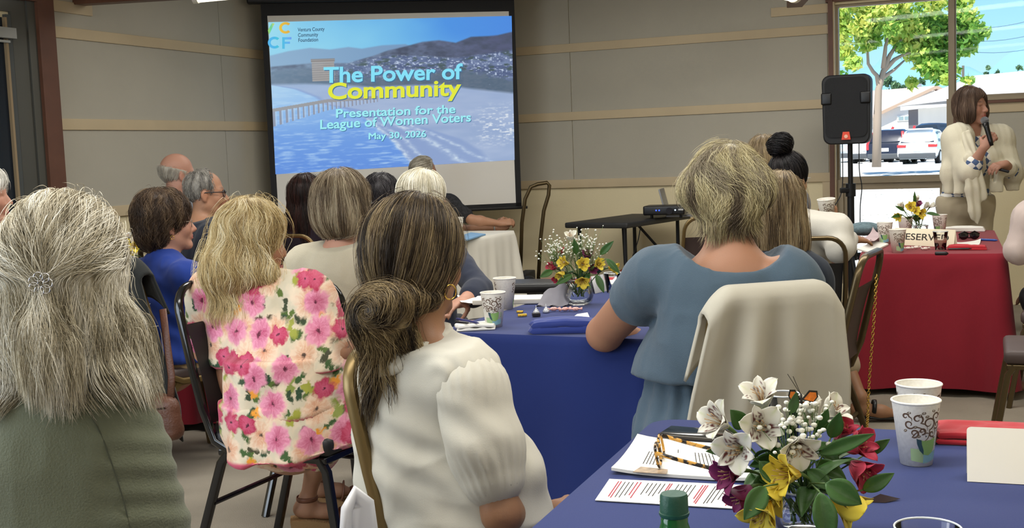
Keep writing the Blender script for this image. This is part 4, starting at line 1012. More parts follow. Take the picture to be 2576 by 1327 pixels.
# ------------------------------------------------------------------ tables under cloths
def cloth_mat(name, col, vary=.06): return mat(name, col, .85, sheen=.15, bump=(700, .12), vary=(3, vary), spec=.25)
m_blue = cloth_mat('royal_blue_cloth', '1c2c66'); m_red = cloth_mat('red_cloth', '801a28'); m_white = cloth_mat('white_cloth', 'dedbd0', .03)
YAW = math.radians(21.5)
def clothed_table(label, clabel, far_left, lx, ly, m, ang=YAW, z=.75, low=.04, seed=1, amp=.03, corner=.05, tgroup=None):
    """far_left: the far left corner; lx width to the right, ly length towards the camera"""
    ex = V(math.cos(ang), -math.sin(ang), 0); ey = V(-math.sin(ang), -math.cos(ang), 0)
    o = V(far_left[0], far_left[1], 0); c = o+ex*lx/2+ey*ly/2
    r = empty('table', c, 0, label, 'table', tgroup)
    b = MB(); R = np.array([ex, -ey, V(0, 0, 1)]).T; b.box(V(0, 0, z-.03), (lx-.02, ly-.02, .035), R, .01); b.build('tabletop', mat('table_grey', '6d6a66', .6), r)
    for sx in (-1, 1):
        for sy in (-1, 1):
            b = MB(); p = ex*sx*(lx/2-.1)+ey*sy*(ly/2-.15); b.tube([p, p+V(0, 0, z-.04)], .014, 8); b.build('leg', mat('table_leg', '4a4a4a', .5), r)
    g = np.random.default_rng(seed); N = 220
    # rounded-rectangle perimeter
    per = []; q = corner; 
    for cx, cy, a0 in ((lx/2-q, ly/2-q, 0), (-lx/2+q, ly/2-q, 90), (-lx/2+q, -ly/2+q, 180), (lx/2-q, -ly/2+q, 270)):
        for a in np.linspace(a0, a0+90, 9): per.append((cx+q*math.cos(math.radians(a)), cy+q*math.sin(math.radians(a))))
    per = np.array(per+[per[0]]); L = np.concatenate([[0], np.cumsum(np.linalg.norm(np.diff(per, axis=0), axis=1))])
    s = np.linspace(0, L[-1], N, endpoint=False); X = np.interp(s, L, per[:, 0]); Y = np.interp(s, L, per[:, 1])
    nx = np.roll(Y, -1)-np.roll(Y, 1); ny = -(np.roll(X, -1)-np.roll(X, 1)); ln = np.hypot(nx, ny); nx /= ln; ny /= ln
    cn = np.exp(-((np.minimum(np.abs(np.abs(X)-lx/2), .5)+np.minimum(np.abs(np.abs(Y)-ly/2), .5))/.09)**2)        # near the corners
    wav = sum(g.uniform(.4, 1)*np.sin(2*PI*s/L[-1]*k+g.uniform(0, 6.28)) for k in (7, 11, 15, 19, 26))/3.0
    rows = []
    for k in np.linspace(.05, 1, 6): rows.append(np.stack([X*k, Y*k, np.full(N, z+.006)], 1))
    for j, t in enumerate(np.linspace(0, 1, 26)):
        e = .008*min(1, t*14)+(.012*t+amp*(wav*.9)*t**.8+cn*.075*t**.9)
        zz = z+.006-(t**1)*(z-low)-(.004 if t > 0 else 0)+cn*.0*t
        rows.append(np.stack([X+nx*e, Y+ny*e, np.full(N, zz)+.012*t*wav], 1))
    G = np.array(rows); P = G[..., :1]*ex+G[..., 1:2]*ey+G[..., 2:]*V(0, 0, 1)+V(c[0], c[1], 0)
    b = MB(); b.grid(np.transpose(np.concatenate([P, P[:, :1]], 1), (1, 0, 2))); b.add(P[0], [tuple(range(N))])
    ob = b.build('tablecloth', m, None, smooth=True); tag(ob, clabel, 'tablecloth')
    return r, ex, ey, o
def pos(px, py, z=.757): return atz(px, py, z)
T_front = clothed_table('rectangular table nearest the camera, under the blue cloth with the bouquet and bottle', 'blue tablecloth on the nearest table, with the bouquet and papers on it', atz(1650, 1058, .75), .78, 1.83, m_blue, seed=3, corner=.06)
MA, MBq = atz(1178, 841, .75), atz(1645, 858, .75); e_ = unit(MBq-MA); ma = -math.atan2(e_[1], e_[0])
fl_ = MBq-e_*.80+V(-e_[1], e_[0], 0)*1.85
T_mid = clothed_table('rectangular table between the white shirt woman and the blue dress woman', 'blue tablecloth on the middle table, hanging to the floor behind the white shirt', fl_, .80, 1.85, m_blue, ma, seed=8)
RA, RB = atz(2163, 642, .75), atz(2530, 640, .75); e_ = unit(RB-RA); ra = -math.atan2(e_[1], e_[0])
T_red = clothed_table('rectangular table in front of the standing woman', 'red tablecloth hanging to the floor on the table in front of the standing woman', RA+V(-e_[1], e_[0], 0)*1.6, np.linalg.norm(RB-RA), 1.6, m_red, ra, seed=5, amp=.035)
R_ = atz(1298, 581, .75); la = math.radians(25)
T_white = clothed_table('narrow table below the projection screen', 'white tablecloth on the table below the projection screen', R_-V(math.cos(la), -math.sin(la), 0)*.45, .45, 1.35, m_white, la, seed=11, amp=.04, low=.12)
T_left = clothed_table('table with a bouquet behind the woman in the blue t-shirt', 'blue tablecloth on the table with the bouquet at the left wall', V(-2.35, 6.55, 0), .62, 1.3, m_blue, seed=13)
T_back = clothed_table('table behind the blonde woman in the floral top', 'red tablecloth just showing between the floral top and the linen shirt', V(-1.36, 7.15, 0), .6, 1.1, m_red, seed=14)

# ------------------------------------------------------------------ chairs
m_gold = mat('gold_frame', '7a6640', .36, metal=.6); m_blackf = mat('gloss_black_frame', '0e0e10', .14, spec=.7); m_vinyl = mat('brown_vinyl', '4a3d3a', .5, vary=(8, .06)); m_vblack = mat('black_vinyl', '1d1c1e', .5); m_bronze = mat('bronze_frame', '5f5138', .3, metal=.7)
CH = {}
def chair(label, x, y, yaw, frame=None, vinyl=None, sc=1., group=None, tubes=False, sx=1.):
    """banquet chair; yaw as for people (0 looks along +Y)"""
    frame = frame or m_gold; vinyl = vinyl or m_vinyl
    key = (frame.name, vinyl.name, tubes)
    if key not in CH:
        r = empty('chair')
        pts = []; w, zt, rad = .212, .93, .085
        side = lambda z: -.19-.12*max(0, (z-.44)/.5)
        left = [(-w, .02, .42), (-w, -.12, .425), (-w, -.175, .45), (-w, side(.55), .55), (-w-.0, side(.7), .7), (-w+.006, side(zt-rad), zt-rad)]
        arc = [(-w+.006+rad-rad*math.cos(a), side(zt-rad+rad*math.sin(a)), zt-rad+rad*math.sin(a)) for a in np.linspace(.25, PI/2, 6)]
        P = left+arc; P = P+[(-q[0], q[1], q[2]) for q in P[::-1]]
        b = MB(); b.tube(P, .0135, 12, square=.4, sx=.8, sy=1.05, ref=(0, 1, 0)); b.build('back_frame', frame, r)
        b = MB(); zz = np.linspace(.5, .81, 9); g = []
        for sgn, off in ((1, .018), (-1, -.02)):
            g2 = []
            for z in zz:
                f_ = math.sin(PI*min(1, max(0, (z-.5)/.31)))**.3; g2.append([V(u*(w-.012), side(z)+off*sgn*f_*(1-.0*u*u)+.0, z) for u in np.linspace(-1, 1, 9)])
            g.append(g2)
        G = np.array([list(q1)+list(q2[::-1]) for q1, q2 in zip(g[0], g[1])]); G = np.concatenate([G, G[:, :1]], 1); b.grid(G); b.add(G[0][:-1], [tuple(range(18))]); b.add(G[-1][:-1], [tuple(range(18))])
        b.build('backrest', vinyl, r)
        b = MB(); b.box(V(0, .03, .455), (.43, .42, .06), bev=.025); b.build('seat', vinyl, r)
        b = MB(); b.box(V(0, .03, .415), (.42, .40, .022), bev=.006); b.build('seat_frame', frame, r)
        for sg in (-1, 1):
            b = MB(); b.tube([(sg*.2, .2, .42), (sg*.2, .225, .38), (sg*.225, .29, .0)], .014, 8, square=.5); b.build('leg', frame, r)
            b = MB(); b.tube([(sg*.2, -.13, .42), (sg*.2, -.165, .38), (sg*.225, -.29, .0)], .014, 8, square=.5); b.build('leg', frame, r)
        b = MB(); b.tube([(-.208, -.2, .25), (.208, -.2, .25)], .009, 8); b.build('stretcher', frame, r)
        CH[key] = r
    else: r = copy_tree(CH[key])
    r.location = (x, y, 0); r.rotation_euler = (0, 0, -math.radians(yaw)); r.scale = (sc*sx, sc, sc)
    r['label'] = label; r['category'] = 'chair'
    if group: r['group'] = group
    return r
chairW = lambda px, py, z: atz(px, py, z)

# black folding table with projector and laptop
nc = at(1578, 561, 9.3); pz = nc[2]; lx_ = unit(V(.57, .82, 0)); ex_ = V(-lx_[1], lx_[0], 0)
LT, WT = 1.12, .58
c = V(nc[0], nc[1], 0)+lx_*LT/2+ex_*WT/2
ft = empty('folding_table', c, 0, 'black plastic folding table carrying the projector by the wall', 'table'); R = np.array([lx_, ex_, V(0, 0, 1)]).T
m_pl = mat('black_plastic', '232324', .55, bump=(60, .1)); m_blk = mat('black_steel', '1b1c1f', .4, metal=.3)
b = MB(); b.box(V(0, 0, pz-.02), (LT, WT, .045), R, .015); b.build('tabletop', m_pl, ft)
for s in (-1, 1):
    for t in (-1, 1):
        b = MB(); p = lx_*s*(LT/2-.1)+ex_*t*(WT/2-.08); b.tube([p+V(0, 0, pz-.04), p+V(0, 0, .22), p+ex_*t*.07+V(0, 0, .02)], .016, 8); b.build('leg', m_blk, ft)
    b = MB(); p = lx_*s*(LT/2-.1); b.tube([p-ex_*(WT/2-.08)+V(0, 0, .3), p+ex_*(WT/2-.08)+V(0, 0, .3)], .012, 8); b.tube([p-ex_*(WT/2-.08)+V(0, 0, .3), p*.25+V(0, 0, pz-.05)], .012, 8); b.build('brace', m_blk, ft)
pc = at(1676, 528, 9.75); pr = empty('projector', (pc[0], pc[1], pz), 0, 'black projector with blue and white lights on the folding table', 'projector')
pu = unit(V(.95, -.3, 0)); pn_ = V(-pu[1], pu[0], 0); R2 = np.array([pu, pn_, V(0, 0, 1)]).T
b = MB(); b.box(V(0, 0, .07), (.34, .25, .075), R2, .015); b.build('case', mat('projector_black', '141416', .35), pr)
b = MB(); b.tube([pu*.05-pn_*.12+V(0, 0, .066), pu*.05-pn_*.145+V(0, 0, .066)], .028, 16); b.build('lens', mat('lens_dark', '26262c', .1), pr)
for q, cc in ((-.06, '3350ff'), (-.035, '3350ff'), (.095, 'cfe4ff')): b = MB(); b.ico(pu*q-pn_*.127+V(0, 0, .072), .006, 2); b.build('indicator', mat('led_'+cc, cc, .4, emit=(cc, 3)), pr)
b = MB(); b.box(pu*.14-pn_*.126+V(0, 0, .075), (.04, .003, .012), R2); b.build('nameplate', mat('pale_label', 'b5b7ba', .5), pr)
for q in (-.12, .12): b = MB(); b.tube([pu*q+V(0, 0, .0), pu*q+V(0, 0, .035)], .012, 8); b.build('foot', m_blk, pr)
lc = at(1680, 515, 10.0); lp = empty('laptop', (lc[0], lc[1], pz), 0, 'open laptop behind the projector, its lid seen edge-on', 'laptop'); lu = unit(V(.25, 1, 0)); ln_ = V(lu[1], -lu[0], 0)
R3 = np.array([lu, ln_, V(0, 0, 1)]).T
b = MB(); b.box(ln_*.11+V(0, 0, .01), (.32, .22, .018), R3, .005); b.build('keyboard_deck', mat('laptop_grey', '8d8f94', .4, metal=.4), lp)
ls = math.radians(104); Rl = np.array([lu, ln_*math.cos(ls)+V(0, 0, 1)*math.sin(ls), np.cross(lu, ln_*math.cos(ls)+V(0, 0, 1)*math.sin(ls))]).T
b = MB(); b.box((ln_*math.cos(ls)+V(0, 0, 1)*math.sin(ls))*.11+V(0, 0, .02), (.32, .22, .012), Rl, .004); b.build('screen', mat('laptop_grey'), lp)
def cable(label, pts, r, m, name='cable'):
    b = MB(); P = np.array(pts, float); 
    from mathutils import geometry
    q = []
    for i in range(len(P)-1):
        p0 = P[max(i-1, 0)]; p3 = P[min(i+2, len(P)-1)]
        for t in np.linspace(0, 1, 8, endpoint=False): q.append(.5*((2*P[i])+(-p0+P[i+1])*t+(2*p0-5*P[i]+4*P[i+1]-p3)*t*t+(-p0+3*P[i]-3*P[i+1]+p3)*t**3))
    q.append(P[-1]); b.tube(q, r, 6); return tag(b.build(name, m, smooth=True), label, 'cable')
cable('thin black cable hanging from the projector table to the floor', [at(1612, 566, 9.6), at(1606, 600, 9.6), at(1597, 630, 9.6), at(1590, 655, 9.6), V(at(1588, 690, 9.6)[0], 9.62, .2), V(at(1580, 690, 9.6)[0], 9.66, .01)], .004, m_blk)
cable('orange cord on the floor behind the middle bouquet', [at(1602, 670, 10.15), at(1575, 674, 10.1), at(1556, 690, 10.1), V(at(1548, 720, 10.1)[0], 10.1, .1), V(at(1540, 720, 10.1)[0], 10.05, .015)], .008, mat('orange_cord', 'a8502c', .6))

# hand truck with tall bent handle
hy = 10.35; ht = empty('hand_truck', (at(1345, 600, hy)[0], hy, 0), 0, 'tall bronze handled platform truck standing left of the folding table', 'hand truck'); hto = V(*ht.location)
b = MB(); b.tube([q-hto for q in (V(at(1307, 690, hy)[0], hy+.05, .18), at(1313, 560, hy), at(1321, 500, hy), at(1335, 470, hy), at(1352, 463, hy), at(1376, 459, hy), at(1382, 466, hy), at(1380, 490, hy), at(1368, 530, hy), at(1360, 600, hy), V(at(1352, 690, hy)[0], hy, .18))], .017, 10); b.build('handle', m_bronze, ht, smooth=True)
b = MB(); b.box(V(.05, -.12, .16), (.5, .7, .05), rotz(-.4), .01); b.build('platform', m_blk, ht)
for sx in (-.15, .22):
    for sy in (-.35, .1): b = MB(); b.lathe([(.02, -.02), (.065, -.02), (.065, .02), (.02, .02)], V(sx, sy, .066), 16, axis=(1, 0, 0)); b.build('wheel', m_blk, ht)
bx = at(1320, 640, 10.0); b = MB(); b.box(V(bx[0], 10.0, .18), (.09, .3, .36), rotz(-.3), .01); tag(b.build('speaker_box', mat('box_black', '202124', .6)), 'black upright box standing at the foot of the hand truck', 'box')

# loudspeaker on its stand
sy = 9.35; sp_c = at(2136, 273, sy); spk = empty('loudspeaker', (sp_c[0], sy, at(2136, 362, sy)[2]), math.radians(-24), 'black loudspeaker on a stand in front of the window', 'loudspeaker')
hh = at(2136, 187, sy)[2]-at(2136, 360, sy)[2]; ww = .365
B = Sdf(); 
def rbox_pts(w, h, r, n=6, tw=1.): 
    o = []
    for cx, cz, a0 in ((w/2-r, h/2-r, 0), (-w/2+r, h/2-r, 90), (-w/2+r, -h/2+r, 180), (w/2-r, -h/2+r, 270)):
        for a in np.linspace(a0, a0+90, n): o.append((cx+r*math.cos(math.radians(a)), cz+r*math.sin(math.radians(a))))
    return np.array(o)
b = MB(); rows = []
for y, k in ((-.16, .93), (-.155, .97), (-.13, 1.0), (-.05, 1.0), (.1, .86), (.17, .6), (.172, .3)):
    q = rbox_pts(ww*k, hh*(1-(1-k)*.5), .06*k); q[:, 0] *= 1+.05*q[:, 1]/hh; rows.append(np.stack([q[:, 0], np.full(len(q), y), q[:, 1]+hh/2], 1))
G = np.transpose(np.array(rows), (1, 0, 2)); b.grid(G, closed_u=True); b.add(rows[0], [tuple(range(len(rows[0])))]); b.add(rows[-1], [tuple(range(len(rows[0])))]); b.build('cabinet', mat('speaker_black', '191a1d', .5, bump=(300, .2)), spk)
b = MB(); q = rbox_pts(ww*.86, hh*.86, .05); q2 = [(x, z+hh*.53) for x, z in q]; b.prism(q2, .01, Matrix.Translation((0, -.17, 0))); b.build('grille', mat('grille_black', '15171b', .55, bump=(500, .5)), spk)
for s in (-1, 1): b = MB(); b.box(V(s*ww*.4, -.165, hh*.66), (.08, .03, .09), bev=.012); b.build('bracket', mat('speaker_dark', '0c0c0e', .35), spk)
b = MB(); b.prism([(-.034, .035), (.034, .035), (.024, .095), (-.024, .095)], .015, Matrix.Translation((0, -.178, 0))); bd_ = b.build('badge', mat('orange_badge', 'e0482a', .4), spk)
b = MB(); b.lathe([(.008, 0), (.014, 0), (.014, .003), (.008, .003)], V(0, -.18, .06), 18, axis=(0, -1, 0)); b.build('emblem', mat('emblem_pale', 'f0b9a0', .5), bd_)
st = empty('speaker_stand', (sp_c[0]+.005, sy, 0), 0, 'black tripod stand under the loudspeaker', 'speaker stand'); ztp = at(2136, 362, sy)[2]
b = MB(); b.tube([V(0, 0, .12), V(0, 0, ztp)], .02, 12); b.tube([V(0, 0, .1), V(0, 0, .95)], .028, 12); b.build('pole', m_blk, st)
b = MB(); b.tube([V(0, 0, .92), V(0, 0, 1.02)], .04, 12); b.box(V(-.05, -.02, .97), (.08, .03, .04), bev=.008); b.build('collar', m_blk, st)
b = MB(); b.tube([V(0, 0, .42), V(0, 0, .5)], .05, 12); b.box(V(.05, 0, .46), (.06, .03, .03)); b.build('hub', m_blk, st)
for a in (0.4, 2.5, 4.6): b = MB(); d = V(math.cos(a), math.sin(a), 0); b.tube([V(0, 0, .46)+d*.04, d*.5+V(0, 0, .02)], .013, 8); b.build('leg', m_blk, st)
cable('thin cable hanging down right of the speaker pole', [at(2161, 360, sy+.05), at(2162, 430, sy+.05), at(2168, 470, sy+.05), at(2164, 520, sy+.05), at(2164, 585, sy+.05)], .004, m_blk)
cable('thin cable hanging left of the speaker pole', [at(2119, 362, sy+.05), at(2120, 450, sy+.05), at(2115, 490, sy+.05), at(2100, 520, sy+.05), at(2098, 560, sy+.05)], .004, m_blk)

# ------------------------------------------------------------------ paper cups
def cup_print(h, r0, r1):
    """printed swirls, beans and a green mug on the cup wall; angle grows to the right seen from outside"""
    v, f, c = [], [], []
    def S(a, z, e=.0005): r = r0+(r1-r0)*z/h+e; return (r*math.sin(a), -r*math.cos(a), z)
    def ribbon(pts, w, col):
        P = np.array(pts, float); T = np.gradient(P, axis=0); N = np.stack([-T[:, 1], T[:, 0]], 1); N /= np.linalg.norm(N, axis=1)[:, None]+1e-9
        k = np.sin(np.linspace(.25, PI-.1, len(P)))[:, None]*w; n0 = len(v); rm = (r0+r1)/2
        for A in (P+N*k, P-N*k):
            for x, z in A: v.append(S(x/rm, z)); c.append(col)
        m = len(P)
        for i in range(m-1): f.append((n0+i, n0+i+1, n0+m+i+1, n0+m+i))
    def blob(poly, col, e=.0004):
        n0 = len(v); rm = (r0+r1)/2; Q = np.array(poly, float); q = []
        for i in range(len(Q)):
            a_, b_ = Q[i], Q[(i+1) % len(Q)]; k = max(1, int(np.linalg.norm(b_-a_)/.003)); q += [a_+(b_-a_)*t/k for t in range(k)]
        q = np.array(q); cen = q.mean(0); n = len(q)
        for t in (1., .75, .5, .25, .02):
            for x, z in cen+(q-cen)*t: v.append(S(x/rm, z, e)); c.append(col)
        f.extend((n0+k*n+i, n0+k*n+(i+1) % n, n0+(k+1)*n+(i+1) % n, n0+(k+1)*n+i) for k in range(4) for i in range(n))
    br = srgb('5c4636'); gr = srgb('7fa562'); bl = srgb('4e86a8'); dkc = srgb('2c4a56')
    def curl(x, z, R, a0, turns, sgn=1, tail=0., ta=0.):
        a = np.linspace(0, turns*2*PI, 22); r = R*(1-.72*a/a[-1]); p = [(x+r_*math.cos(a0+sgn*q), z+r_*math.sin(a0+sgn*q)) for r_, q in zip(r, a)][::-1]
        if tail:
            d = np.array([math.cos(ta), math.sin(ta)]); p0 = np.array(p[-1]); p += [tuple(p0+d*tail*t+np.array([-d[1], d[0]])*tail*.25*math.sin(PI*t)) for t in np.linspace(.12, 1, 9)]
        ribbon(p, .0016, br)
    for off in (0.0, 2.55*(r0+r1)/2):
        X = lambda x: x+off
        for x, z, R, a0, tn, sg, tl, ta in ((.004, .085, .013, -1.4, 1.2, 1, .03, -2.2), (-.016, .094, .0095, -1.0, 1.1, 1, .02, -.9), (-.03, .083, .009, -.5, 1.1, -1, .03, -.8), (.02, .097, .009, -2.2, 1.1, -1, .02, -1.7), (-.022, .066, .009, -2.0, 1.1, 1, .03, .3), (-.008, .07, .007, -1.6, 1.1, 1, .02, -.2), (.024, .08, .008, -2.4, 1.1, 1, .022, -1.9), (.012, .064, .006, -1, 1, -1, .015, -1.6), (-.036, .098, .006, 0, 1, 1, .01, -1.2)): curl(X(x), z, R, a0, tn, sg, tl, ta)
        for x, z, a in ((-.03, .105, .4), (-.006, .105, .2), (.012, .108, -.4), (-.038, .07, .6), (-.02, .078, .3), (-.012, .1, 1.2), (.03, .1, .8), (.0, .098, .2), (.03, .068, .4), (-.014, .06, .1), (.026, .108, .5)):
            t = np.linspace(0, 2*PI, 12, endpoint=False); E = [(X(x)+.0038*math.cos(q)*math.cos(a)-.0026*math.sin(q)*math.sin(a), z+.0038*math.cos(q)*math.sin(a)+.0026*math.sin(q)*math.cos(a)) for q in t]; blob(E, srgb('6a5a48'))
            ribbon([(X(x)-.003*math.cos(a), z-.003*math.sin(a)), (X(x), z+.0004), (X(x)+.003*math.cos(a), z+.003*math.sin(a))], .0006, srgb('d8d2c4'))
        blob([(X(-.03), .012), (X(.006), .006), (X(.008), .034), (X(-.03), .036)], srgb('9cb78a'), .0002)
        blob([(X(-.004), .006), (X(.034), .012), (X(.034), .03), (X(-.004), .024)], srgb('7ba6b8'), .00025)
        mug = [(-.018, .055), (-.017, .045), (-.012, .032), (-.004, .024), (.008, .022), (.018, .028), (.022, .04), (.022, .056), (.01, .052), (-.005, .051)]
        blob([(X(x), z) for x, z in mug], gr, .0007)
        blob([(X(x), z) for x, z in mug[:4]+[(-.004, .032), (-.008, .044), (-.009, .053)]], dkc, .0009)
        ribbon([(X(-.011), .053), (X(-.009), .042), (X(-.003), .028)], .0018, srgb('eceae2'))
        ribbon([(X(-.018), .055), (X(0), .06), (X(.022), .056), (X(.005), .0505), (X(-.018), .055)], .0014, dkc)
        ribbon([(X(.021), .05), (X(.033), .052), (X(.033), .038), (X(.02), .034)], .002, gr)
    return np.array(v), f, np.array(c)
CUP = {}
m_cup = mat('cup_paper', 'e6e3da', .55, vary=(160, .07)); m_print = mat('cup_print', None, .55, attr='col')
def cup(label, p, rot=0., h=.124, group='printed paper coffee cups', rotm=None):
    r0, r1 = .0295, .0445
    if 'k' not in CUP:
        r = empty('paper_cup'); b = MB(); t = .0006
        b.lathe([(r0-.002, .004), (r0-.001, 0), (r0, .0), (r1, h-.004)], n=40, cap0=True, cap1=False); lip = [(r1+.0022*math.cos(a), h-.002+.0022*math.sin(a)) for a in np.linspace(-1.2, PI+.4, 9)]
        b.lathe([(r1, h-.004)]+lip+[(r1-.003, h-.006), (r0+.001, .009), (.001, .008)], n=40, cap0=False, cap1=True); b.build('wall', m_cup, r, smooth=True)
        v, f, c = cup_print(h, r0, r1); link('print', mesh_np('print', v, f, True, c), m_print, r)
        CUP['k'] = r
    else: r = copy_tree(CUP['k'])
    r.location = Vector(p); r.rotation_euler = (0, 0, rot)
    if rotm is not None: r.rotation_euler = rotm
    return tag(r, label, 'cup', group)
m_clear = glass_mat('clear_plastic', (.985, .99, .99), .1)
def clear_cup(label, p, h=.1, r0=.028, r1=.039, water=None):
    r = empty('plastic_cup', p, 0, label, 'cup'); b = MB()
    b.lathe([(.001, .003), (r0-.001, .003), (r0, 0), (r0, .004), (r1, h-.003), (r1+.002, h), (r1-.001, h-.002), (r0-.002, .005), (.001, .004)], n=36); b.build('wall', m_clear, r, smooth=True)
    b = MB(); b.tube([V(r1*math.cos(a), r1*math.sin(a), h) for a in np.linspace(0, 2*PI, 36, endpoint=False)], .0016, 6, closed=True); b.build('rim', mat('clear_rim', 'd5dadc', .1, spec=.8), r, smooth=True)
    if water: b = MB(); b.lathe([(.001, .006), (r0-.003, .006), (r1-.006, h*.55), (.001, h*.55)], n=30); b.build('drink', mat(water[0], water[1], .2), r)
    return r
cup('paper coffee cup at the front of the pair on the nearest blue table', pos(2305, 1163), .18)
cup('paper coffee cup standing just behind another on the nearest blue table', V(*(at(2311, 975, 2.378)[:2]), .757), -.8)
cup('paper coffee cup beside the white napkin, closest to the white shirt woman', pos(1243, 820), -.05)
cup('paper coffee cup beside the black folder on the middle blue table', pos(1272, 776), 1.9)
cup('paper coffee cup standing in front of the reserved sign', pos(2258, 634), .3)
cup('paper coffee cup behind and left of the front cup on the red table', pos(2226, 612), -.5)
cup('paper coffee cup behind the reserved sign, left of the vase', pos(2278, 596), .9)
cup('paper coffee cup behind the reserved sign, right of the vase', pos(2364, 589), -.9)
cup('paper coffee cup on the white tablecloth', pos(1153, 586, .757), .0)
clear_cup('clear plastic cup in front of the reserved sign on the red table', pos(2366, 628), water=('pinkish_drink', 'd8b9a6'))
clear_cup('clear plastic cup whose rim just shows at the bottom edge of the nearest table', V(*atz(2334, 1326, .857)[:2], .757), .1, .032, .043)
clear_cup('clear plastic cup at the far right end of the middle blue table', pos(1543, 735), .085)

# ------------------------------------------------------------------ papers, napkins and small things
m_paper = mat('white_paper', 'eeece4', .8); m_cream = mat('cream_card', 'efe9da', .75); m_ink = mat('ink_black', '2d2b2e', .8); m_inkr = mat('ink_red', 'a83a4c', .8)
def sheet(name, label, cat, corners, m, z0=.758, th=.0012, curl=.0, n=10, wob=0., seed=1, group=None):
    """paper lying on a table; corners are the photograph's pixels, resolved on the table top"""
    q = [atz(x, y, z0) for x, y in corners]; g = np.random.default_rng(seed)
    U = np.linspace(0, 1, n); G = []
    for a in U:
        row = []
        for c in U:
            p = (q[0]*(1-a)+q[1]*a)*(1-c)+(q[3]*(1-a)+q[2]*a)*c; e = curl*((abs(a-.5)*2)**3*(abs(c-.5)*2)**2)+wob*(.5+.5*vnoise(np.array([[a*3, c*3, seed]]))[0]); row.append(p+V(0, 0, e))
        G.append(row)
    G = np.array(G); T2 = G+V(0, 0, th); b = MB(); b.grid(T2); b.grid(G[::-1])
    for E in ((G[0], T2[0]), (T2[-1], G[-1]), (T2[:, 0], G[:, 0]), (G[:, -1], T2[:, -1])): b.grid(np.array(E))
    o = b.build(name, m); tag(o, label, cat, group); return o, q
def lines_on(parent, q, rows, m, z=.0016, name='printed_lines'):
    b = MB()
    for u0, v0, u1, v1, w in rows:
        f = lambda u, v: (q[0]*(1-u)+q[1]*u)*(1-v)+(q[3]*(1-u)+q[2]*u)*v+V(0, 0, z)
        a, c = f(u0, v0), f(u1, v1); d = unit(c-a); n = V(-d[1], d[0], 0)*w/2; b.add([a-n, c-n, c+n, a+n], [(0, 1, 2, 3)])
    return b.build(name, m, parent)
# lower leaflet with red and black columns of print (text runs across the card)
o, q = sheet('leaflet', 'long white leaflet with red and black print behind the green bottle', 'leaflet', [(1533, 1205), (1884, 1221), (1843, 1279), (1497, 1258)], m_paper, seed=4)
rg = np.random.default_rng(5); bl, rd = [], []
for u in (.13, .16, .19, .3, .33, .36, .39, .42, .52, .55, .58, .61, .64, .78, .8, .83, .86): bl.append((u, .12, u, .12+rg.uniform(.45, .78), .0016))
for u in (.08, .1, .22, .245, .455, .47, .69, .71, .725, .92, .94): rd.append((u, .1, u, .1+rg.uniform(.6, .85), .0022))
lines_on(o, q, bl, m_ink); lines_on(o, q, rd, m_inkr)
lines_on(o, q, [(.955, .2, .985, .25, .005), (.955, .3, .98, .36, .006), (.96, .75, .98, .8, .004)], mat('ink_blue', '2d4a9a', .8), name='logo_print')
o, q = sheet('paper_stack', 'stack of white papers under the tortoiseshell glasses', 'papers', [(1604, 1104), (1842, 1126), (1910, 1215), (1538, 1190)], m_paper, th=.006, curl=.006, seed=9)
lines_on(o, q, [(u, .42, u-.005, .78, .0015) for u in (.2, .225, .25, .275, .3)]+[(u, .35, u, .7, .0015) for u in (.6, .63, .66, .69, .72, .75)]+[(.45, .3, .45, .4, .0015)], m_ink, z=.0068)
o2, q = sheet('photo_card', 'small glossy photo card under the lower arm of the glasses', 'card', [(1612, 1174), (1680, 1181), (1676, 1192), (1592, 1187)], mat('photo_print', 'a68f74', .3, vary=(60, .4)), z0=.766, seed=2)
# tortoiseshell glasses
tg = empty('eyeglasses', pos(1680, 1185, .764), 0, 'folded-open tortoiseshell glasses lying on the white papers', 'eyeglasses')
m_tor = bpy.data.materials.new('tortoiseshell'); m_tor.use_nodes = True; n_, l_ = m_tor.node_tree.nodes, m_tor.node_tree.links
vz = n_.new('ShaderNodeTexNoise'); vz.inputs['Scale'].default_value = 75; cr = n_.new('ShaderNodeValToRGB'); cr.color_ramp.elements[0].position = .47; cr.color_ramp.elements[1].position = .56; cr.color_ramp.elements[0].color = (.012, .008, .006, 1); cr.color_ramp.elements[1].color = (*srgb('d09a45'), 1)
tcc = n_.new('ShaderNodeTexCoord'); l_.new(tcc.outputs['Object'], vz.inputs['Vector']); l_.new(vz.outputs[0], cr.inputs[0]); l_.new(cr.outputs[0], n_['Principled BSDF'].inputs['Base Color']); n_['Principled BSDF'].inputs['Roughness'].default_value = .15
fa, fb = pos(1652, 1183, .768), pos(1676, 1112, .768); go_ = V(*tg.location); fd = unit(fb-fa); fl2 = np.linalg.norm(fb-fa)
fl2 = .135; fb = fa+fd*fl2; ta_ = unit(pos(1800, 1192, .768)-fa)
b = MB()
for s in (.25, .75):
    c = fa+fd*fl2*s+V(0, 0, .022); pts = [c+fd*.027*np.sign(math.cos(a))*abs(math.cos(a))**.7+(V(0, 0, 1)*.021-ta_*.004)*np.sign(math.sin(a))*abs(math.sin(a))**.7-go_ for a in np.linspace(0, 2*PI, 24, endpoint=False)]; b.tube(pts, .0028, 8, closed=True)
b.tube([fa+fd*fl2*.44+V(0, 0, .03)-go_, fa+fd*fl2*.5+V(0, 0, .034)-go_, fa+fd*fl2*.56+V(0, 0, .03)-go_], .0028, 8); b.build('front_frame', m_tor, tg, smooth=True)
